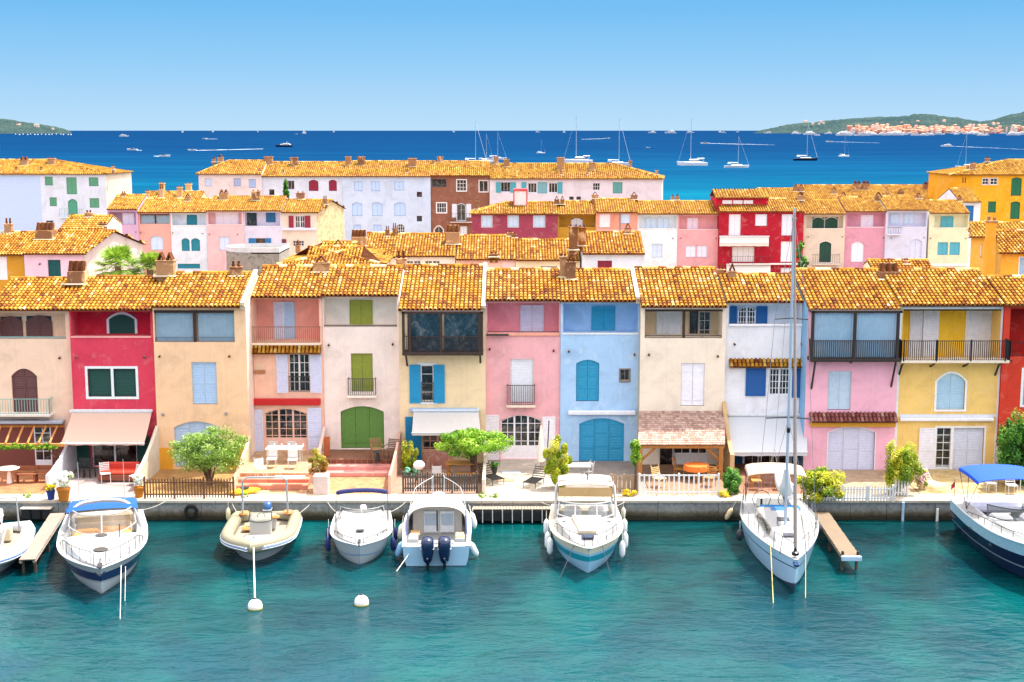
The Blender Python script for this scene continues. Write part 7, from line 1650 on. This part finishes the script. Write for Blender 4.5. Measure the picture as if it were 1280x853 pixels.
def clone(o, loc, rz=0, sc_=1):
    c = o.copy(); C.objects.link(c); c.location = loc; c.rotation_euler = (0, 0, rz); c.scale = (sc_,) * 3
    for ch in o.children:
        d = ch.copy(); C.objects.link(d); d.parent = c
    return c
def dens(p): return 1 if 1085 < p < 1235 else .35
first = set()
k = 0
while k < 285:
    p = rr.uniform(1062, 1290)
    if rr.random() > dens(p): continue
    r0 = rr.random() ** 1.3; Yh = 7840 + r0 * 180
    x, _ = P(p, 163, Yh); kk = rr.randrange(6)
    z = -5 + r0 * 34
    if kk not in first: first.add(kk); o = proto[kk]; o.location = (x, Yh, z); o.scale = (1.4,) * 3
    else: o = clone(proto[kk], (x, Yh, z), rr.uniform(-.3, .3), rr.uniform(1.0, 1.9))
    k += 1
# scattered villas on the slopes
vp = None
for k in range(22):
    p = rr.choice([rr.uniform(1000, 1250), rr.uniform(1000, 1250), rr.uniform(2, 66)]); 
    hgt = {True: lambda q: 6 + 8 * rr.random(), False: lambda q: (6 + (66 - q) * .12) * rr.uniform(.5, 1)}[p > 500](p)
    Yh = (8000 if p > 500 else 7400) + 100 + hgt * 26
    x, z = P(p, 163 - hgt + 3, Yh)
    if vp is None:
        vp = thing('villa', 'tiny pale villa among the trees on the far slopes', 'villa', (x, Yh, z), 0, 'far villas on the green slopes'); LOCALS.add(vp.name)
        m = MB(); m.box(-6, 6, 0, 8, -4, 5); m.build('wall', fh_mats[4], vp); m = MB(); m.hexa([(-7, -1, 5), (7, -1, 5), (7, 9, 5), (-7, 9, 5), (-5, 4, 8), (5, 4, 8), (5, 5, 8), (-5, 5, 8)]); m.build('roof', roofm_[1], vp)
    else: clone(vp, (x, Yh, z), rr.uniform(-.5, .5), rr.uniform(.8, 1.5))

# ---------------------------------------------------------------- far boats on the bay
WHB = paint('dce0e4', .4, .03, bmp=0); NAVY = paint('16223c', .3, .1, bmp=0); GLZ = paint('20303c', .2, .1, bmp=0); METAL = paint('c8ccd0', .3, .05, .5, bmp=0)
FOAM = paint('ccdae4', .9, .05, bmp=0)
def hull_simple(m, Lh, Bh, h, mi=0, x=0, y=0, bow=1):
    n = 8; rows = []
    for i in range(n + 1):
        s = i / n; b = Bh / 2 * (1 - max(0, (s - .45) / .55) ** 2.2) * (.85 + .15 * min(1, s * 3)); b = max(b, .02); sh = h * (1 + .35 * s * s)
        X = x + (-Lh / 2 + Lh * s) * bow
        rows.append([(X - bow * Lh * .05 * s, y, -.3), (X - bow * Lh * .04 * s, y + b * .7, 0), (X, y + b, sh), (X, y, sh + .04), (X, y - b, sh), (X - bow * Lh * .04 * s, y - b * .7, 0), (X - bow * Lh * .05 * s, y, -.3)])
    m.grid(rows, mi); m.poly([rows[0][k] for k in range(6)], mi)
FB = 'boats out on the bay'
def far_boat(kind, px, py, Lm, label, mast=0, bow=1, dark=False, rz=0, lean=0):
    x, y = G(px, py); Lm *= .84; mast *= .97
    nm = {'cat': 'catamaran', 'sail': 'sailing_boat', 'motor': 'motor_yacht', 'speed': 'speedboat', 'ship': 'superyacht'}[kind]
    r = thing(nm, label, {'cat': 'catamaran', 'sail': 'sailboat', 'motor': 'motor yacht', 'speed': 'speedboat', 'ship': 'yacht'}[kind], (x, y, 0), rz, FB); LOCALS.add(r.name)
    m = MB(); hm = NAVY if dark else WHB
    if kind == 'cat':
        for s_ in (-1, 1): hull_simple(m, Lm, Lm * .13, Lm * .1, 0, 0, s_ * Lm * .22, bow)
        m.cbox(-bow * Lm * .05, 0, Lm * .1, Lm * .6, Lm * .45, Lm * .05, .1)
        m.build('hull', hm, r); m = MB(); m.cbox(-bow * Lm * .08, 0, Lm * .16, Lm * .36, Lm * .34, Lm * .09, Lm * .03); m.build('cabin', WHB, r)
        m = MB(); m.cbox(-bow * Lm * .08, 0, Lm * .165, Lm * .365, Lm * .345, Lm * .035, .05); m.build('window_band', GLZ, r)
        m = MB(); m.cbox(-bow * Lm * .3, 0, Lm * .24, Lm * .22, Lm * .3, Lm * .02, .05); m.tube([(-bow * Lm * .38, Lm * .12, Lm * .1), (-bow * Lm * .38, Lm * .12, Lm * .24)], .08); m.tube([(-bow * Lm * .38, -Lm * .12, Lm * .1), (-bow * Lm * .38, -Lm * .12, Lm * .24)], .08); m.build('canopy', WHB, r)
    elif kind == 'sail':
        hull_simple(m, Lm, Lm * .28, Lm * .085, 0, 0, 0, bow); m.build('hull', hm, r)
        m = MB(); m.cbox(0, 0, Lm * .11, Lm * .42, Lm * .16, Lm * .05, Lm * .02); m.cbox(-bow * Lm * .3, 0, Lm * .16, Lm * .14, Lm * .18, Lm * .02, .03); m.build('cabin', WHB, r)
    elif kind == 'speed':
        hull_simple(m, Lm, Lm * .34, Lm * .12, 0, 0, 0, bow); m.build('hull', hm, r)
        m = MB(); m.cbox(-bow * Lm * .05, 0, Lm * .17, Lm * .3, Lm * .2, Lm * .1, Lm * .03); m.build('windscreen', GLZ, r)
    else:
        hull_simple(m, Lm, Lm * .22, Lm * .09, 0, 0, 0, bow); m.build('hull', hm, r)
        m = MB(); m.cbox(-bow * Lm * .08, 0, Lm * .13, Lm * .6, Lm * .18, Lm * .07, Lm * .02); m.cbox(-bow * Lm * .12, 0, Lm * .185, Lm * .36, Lm * .15, Lm * .05, Lm * .015)
        if kind == 'ship': m.cbox(-bow * Lm * .14, 0, Lm * .225, Lm * .2, Lm * .12, Lm * .035, Lm * .01)
        m.build('superstructure', WHB, r)
        m = MB(); m.cbox(-bow * Lm * .075, 0, Lm * .135, Lm * .6, Lm * .182, Lm * .025, .02); m.cbox(-bow * Lm * .115, 0, Lm * .188, Lm * .36, Lm * .153, Lm * .018, .02); m.build('window_band', GLZ, r)
        m = MB(); m.tube([(-bow * Lm * .15, 0, Lm * .2), (-bow * Lm * .18, 0, Lm * .32)], Lm * .008, 5); m.build('radar_mast', WHB, r)
    if mast:
        m = MB(); m.tube([(bow * Lm * .05, 0, .5), (bow * Lm * .05, 0, mast)], [Lm * .011, Lm * .008], 5); m.build('mast', METAL, r)
        m = MB(); m.tube([(bow * Lm * .48, 0, Lm * .1), (bow * Lm * .06, 0, mast * .97)], Lm * (.006 if lean else .0025), 4); m.build('forestay', METAL, r)
        m = MB(); m.tube([(bow * Lm * .04, 0, Lm * .2), (-bow * Lm * .36, 0, Lm * .21)], Lm * .014, 5); m.build('boom', WHB, r)
    return r
def wake(pa, pb, py, pyb, wd, label):
    xa, ya = G(pa, py); xb, yb = G(pb, pyb)
    m = MB(); n = 26; rr_ = random.Random(int(pa)); rows = []
    for i in range(n + 1):
        f = i / n; x = xa + (xb - xa) * f; y = ya + (yb - ya) * f; w = wd * .62 * (.4 + .6 * min(1, f * 4)) * (1 - f * .88) * rr_.uniform(.55, 1.2)
        rows.append([(x, y - w, .05), (x, y - w * .4, .12 + .15 * rr_.random()), (x, y + w * .4, .12 + .15 * rr_.random()), (x, y + w, .05)])
    m.grid(rows); o = m.build('wake', FOAM); tag(o, label, 'wake', None, 'stuff')
far_boat('motor', 155, 171, 32, 'white motor yacht anchored far out above the pale block at the left', bow=1)
far_boat('speed', 165, 188, 11, 'small speedboat with short foam, above the left block', bow=-1); wake(167, 178, 187.5, 188.5, 5, 'short white wake behind a small speedboat above the left block')
far_boat('speed', 206, 196, 9, 'speedboat facing right with a short wake, beyond the left block', bow=1); wake(204, 192, 196, 195.5, 4, 'short foam trail left of the speedboat facing right')
far_boat('speed', 240, 188.5, 9, 'speedboat at the head of the longest wake in the left half of the bay', bow=-1); wake(242, 329, 188.5, 186.5, 6, 'long white wake crossing the bay above the pink end block')
far_boat('motor', 355, 184, 22, 'grey and white cruiser lying alone above the white block with maroon shutters', bow=-1, dark=True)
far_boat('speed', 256, 174, 12, 'tiny speedboat halfway between the left yacht and the grey cruiser', bow=1); wake(257, 272, 174, 174, 6, 'tiny wake behind the speedboat between yacht and cruiser')
far_boat('speed', 370, 168, 20, 'tiny white boat near the horizon, above and right of the grey cruiser', bow=1)
for i, (px, py, Ls, lab) in enumerate([(228, 166, 24, 'tiny sail on the horizon right of the left yacht'), (380, 167.5, 26, 'tiny sailboat near the horizon above the grey cruiser'), (266, 165.5, 24, 'faint sail on the horizon in the left third'), (322, 165.5, 20, 'faint sail on the horizon left of the grey cruiser'), (417, 165.6, 24, 'faint sail on the horizon right of the grey cruiser'), (567, 165.6, 24, 'sail on the horizon left of the tall masts'), (705, 166, 24, 'small sail on the horizon left of the big catamaran'), (900, 166, 30, 'sail on the horizon between the two superyacht groups')]):
    r = far_boat('sail', px, py, Ls, lab, mast=Ls * .9)
    m = MB(); m.poly([(Ls * .04, 0, Ls * .15), (-Ls * .34, .3, Ls * .15), (Ls * .04, 0, Ls * .85)]); m.poly([(Ls * .45, 0, Ls * .1), (Ls * .1, .4, Ls * .12), (Ls * .06, 0, Ls * .8)]); m.build('sail', WHB, r)
far_boat('sail', 593, 205, 16, 'sailboat with two tall masts just beyond the brown block', mast=23, lean=1)
far_boat('cat', 607, 203, 11, 'small catamaran beside the tall masts beyond the brown block', mast=16)
far_boat('sail', 621, 200, 14, 'sailboat with a thin mast right of the small catamaran', mast=17)
far_boat('sail', 676, 192, 8, 'tiny sailboat left of the big white catamaran', mast=11)
far_boat('cat', 722, 204, 19, 'big white catamaran with a tall mast beyond the right end of the white row', mast=26, bow=-1)
far_boat('sail', 772, 207, 16, 'sailboat with a slanting forestay right of the big catamaran', mast=24, bow=1, lean=1)
far_boat('speed', 810, 185, 5, 'small white dinghy alone left of the white sailing catamaran', bow=1)
far_boat('cat', 865, 207, 17.5, 'white sailing catamaran with tall mast, in open water right of the white row', mast=24, bow=-1)
far_boat('sail', 921, 210, 14, 'low white sailboat right of the white sailing catamaran', mast=15, bow=1)
far_boat('sail', 1007, 201, 17, 'dark blue sailing yacht in the right half of the bay', mast=22, bow=1, dark=True, lean=1)
far_boat('cat', 1055, 196, 8, 'small white catamaran right of the dark sailing yacht', mast=17)
far_boat('cat', 1208, 211, 11, 'white catamaran close to the yellow block', mast=17, bow=-1)
far_boat('speed', 881, 180, 14, 'speedboat at the head of the wake right of the sailing catamaran', bow=-1); wake(883, 968, 179.5, 181.5, 8, 'straight white wake right of the sailing catamaran')
far_boat('speed', 759, 173.6, 14, 'speedboat facing right above the big catamaran', bow=1); wake(757, 727, 173.5, 174.5, 7, 'thin wake above the big catamaran')
far_boat('speed', 1037, 178, 14, 'speedboat with a thin wake above the dark sailing yacht', bow=-1); wake(1040, 1100, 177.5, 179, 8, 'thin white wake above the small catamaran')
far_boat('motor', 1183, 183.5, 15, 'motor cruiser speeding left in front of the far town', bow=-1); wake(1187, 1290, 183, 187.5, 9, 'broad white wake running to the right edge below the far town')
for px, py, Ls, lab in [(815, 166.5, 62, 'low superyacht at the horizon, left of the pair in mid bay'), (838, 166.8, 80, 'largest superyacht at the horizon, right of the pair in mid bay'), (905, 166.3, 36, 'single white yacht on the horizon right of the superyacht pair'), (863, 166.2, 60, 'low white yacht on the horizon behind the sailing catamaran mast'), (672, 165.8, 44, 'faint white yacht on the horizon above the tiny sailboat'), (922, 165.4, 40, 'faint white yacht on the horizon left of the green headland'),
        (960, 167, 50, 'white yacht under the left tip of the green headland'), (985, 166.6, 30, 'small white yacht second from the tip of the headland')]:
    far_boat('ship', px, py, Ls, lab, bow=rr.choice((-1, 1)))
mp_ = far_boat('ship', 1012, 167.5, 60, 'white yacht in the crowded anchorage below the far town', bow=1); mp_['group'] = 'yachts anchored below the far town'
for k in range(60):
    p = rr.uniform(985, 1290); q = 167.4 + rr.random() ** 2 * 2.6
    x, y = G(p, q); c_ = clone(mp_, (x, y, 0), rr.choice((0, math.pi)) + rr.uniform(-.3, .3), rr.uniform(.3, 1.15))
# swim buoys off the left shore
by0 = None
for k in range(16):
    x, y = G(20 + k * 4.6 + rr.uniform(-1, 1), 168.6 + rr.uniform(-.3, .5))
    if by0 is None:
        m = MB(); m.ball((0, 0, 1.2), 2.4, 6); by0 = m.build('marker_buoy', WHB); by0.location = (x, y, 0); tag(by0, 'pale marker buoy in the line off the left headland', 'buoy', 'line of marker buoys off the left headland')
    else: c_ = by0.copy(); C.objects.link(c_); c_.location = (x, y, 0)

def sc2(c, k): return (c[0] * k, c[1] * k, c[2] * k, 1)
# ---------------------------------------------------------------- light, sky, camera
SUN_EL, SUN_AZ = 66, 55      # azimuth measured from +Y towards +X
sd = Vector((math.sin(R(SUN_AZ)) * math.cos(R(SUN_EL)), math.cos(R(SUN_AZ)) * math.cos(R(SUN_EL)), math.sin(R(SUN_EL))))
lt = bpy.data.lights.new('sun', 'SUN'); lt.energy = SUNE; lt.angle = R(.53); lt.color = (1, .93, .82)
so = bpy.data.objects.new('sun', lt); C.objects.link(so); so.rotation_euler = sd.to_track_quat('Z', 'Y').to_euler()
w = bpy.data.worlds.new('World'); bpy.context.scene.world = w; w.use_nodes = True
nt = w.node_tree; bg = nt.nodes['Background']
sky = nt.nodes.new('ShaderNodeTexSky'); sky.sky_type = 'NISHITA'; sky.sun_disc = False
sky.sun_elevation = R(SUN_EL); sky.sun_rotation = R(SUN_AZ); sky.altitude = 0; sky.air_density = 1.2; sky.dust_density = 2.0; sky.ozone_density = 3
hs = nt.nodes.new('ShaderNodeHueSaturation'); hs.inputs['Saturation'].default_value = SKYSAT; hs.inputs['Value'].default_value = 1
nt.links.new(sky.outputs[0], hs.inputs['Color'])
# clear band of air low over the sea, blended into the dome above it
tc = nt.nodes.new('ShaderNodeTexCoord'); sx = nt.nodes.new('ShaderNodeSeparateXYZ'); nt.links.new(tc.outputs['Generated'], sx.inputs[0])
k = 1 / (.15 * 2 ** EXPO)
band = ramp(nt, sx.outputs[2], [(0, sc2(lin('bde1fb'), k)), (.02, sc2(lin('b0dafa'), k)), (.045, sc2(lin('98d0f9'), k)), (.085, sc2(lin('76c0f5'), k)), (.2, sc2(lin('5aaaee'), k)), (.4, sc2(lin('4c9eea'), k))])
dome = mixc(nt, 1.0, hs.outputs[0], (1.10, .98, .92, 1), 'MULTIPLY')
blend = ramp(nt, sx.outputs[2], [(.11, (0, 0, 0, 1)), (.38, (1, 1, 1, 1))])
L(nt, mixc(nt, blend.outputs[0], band.outputs[0], dome), bg.inputs[0]); bg.inputs[1].default_value = .15
cam = bpy.data.cameras.new('camera'); co = bpy.data.objects.new('camera', cam); C.objects.link(co)
cam.sensor_width = 36; cam.lens = 36 * F / 1280; cam.clip_start = .5; cam.clip_end = 90000
co.location = (0, 0, HC); co.rotation_euler = (math.pi / 2 - PITCH, 0, 0)
s = bpy.context.scene; s.camera = co
s.view_settings.view_transform = 'Standard'; s.view_settings.look = 'None'; s.view_settings.exposure = EXPO; s.view_settings.gamma = 1
s.cycles.max_bounces = 6; s.cycles.diffuse_bounces = 4; s.cycles.glossy_bounces = 3; s.cycles.transparent_max_bounces = 8
s.cycles.use_denoising = True
try: s.cycles.denoiser = 'OPENIMAGEDENOISE'
except Exception: pass
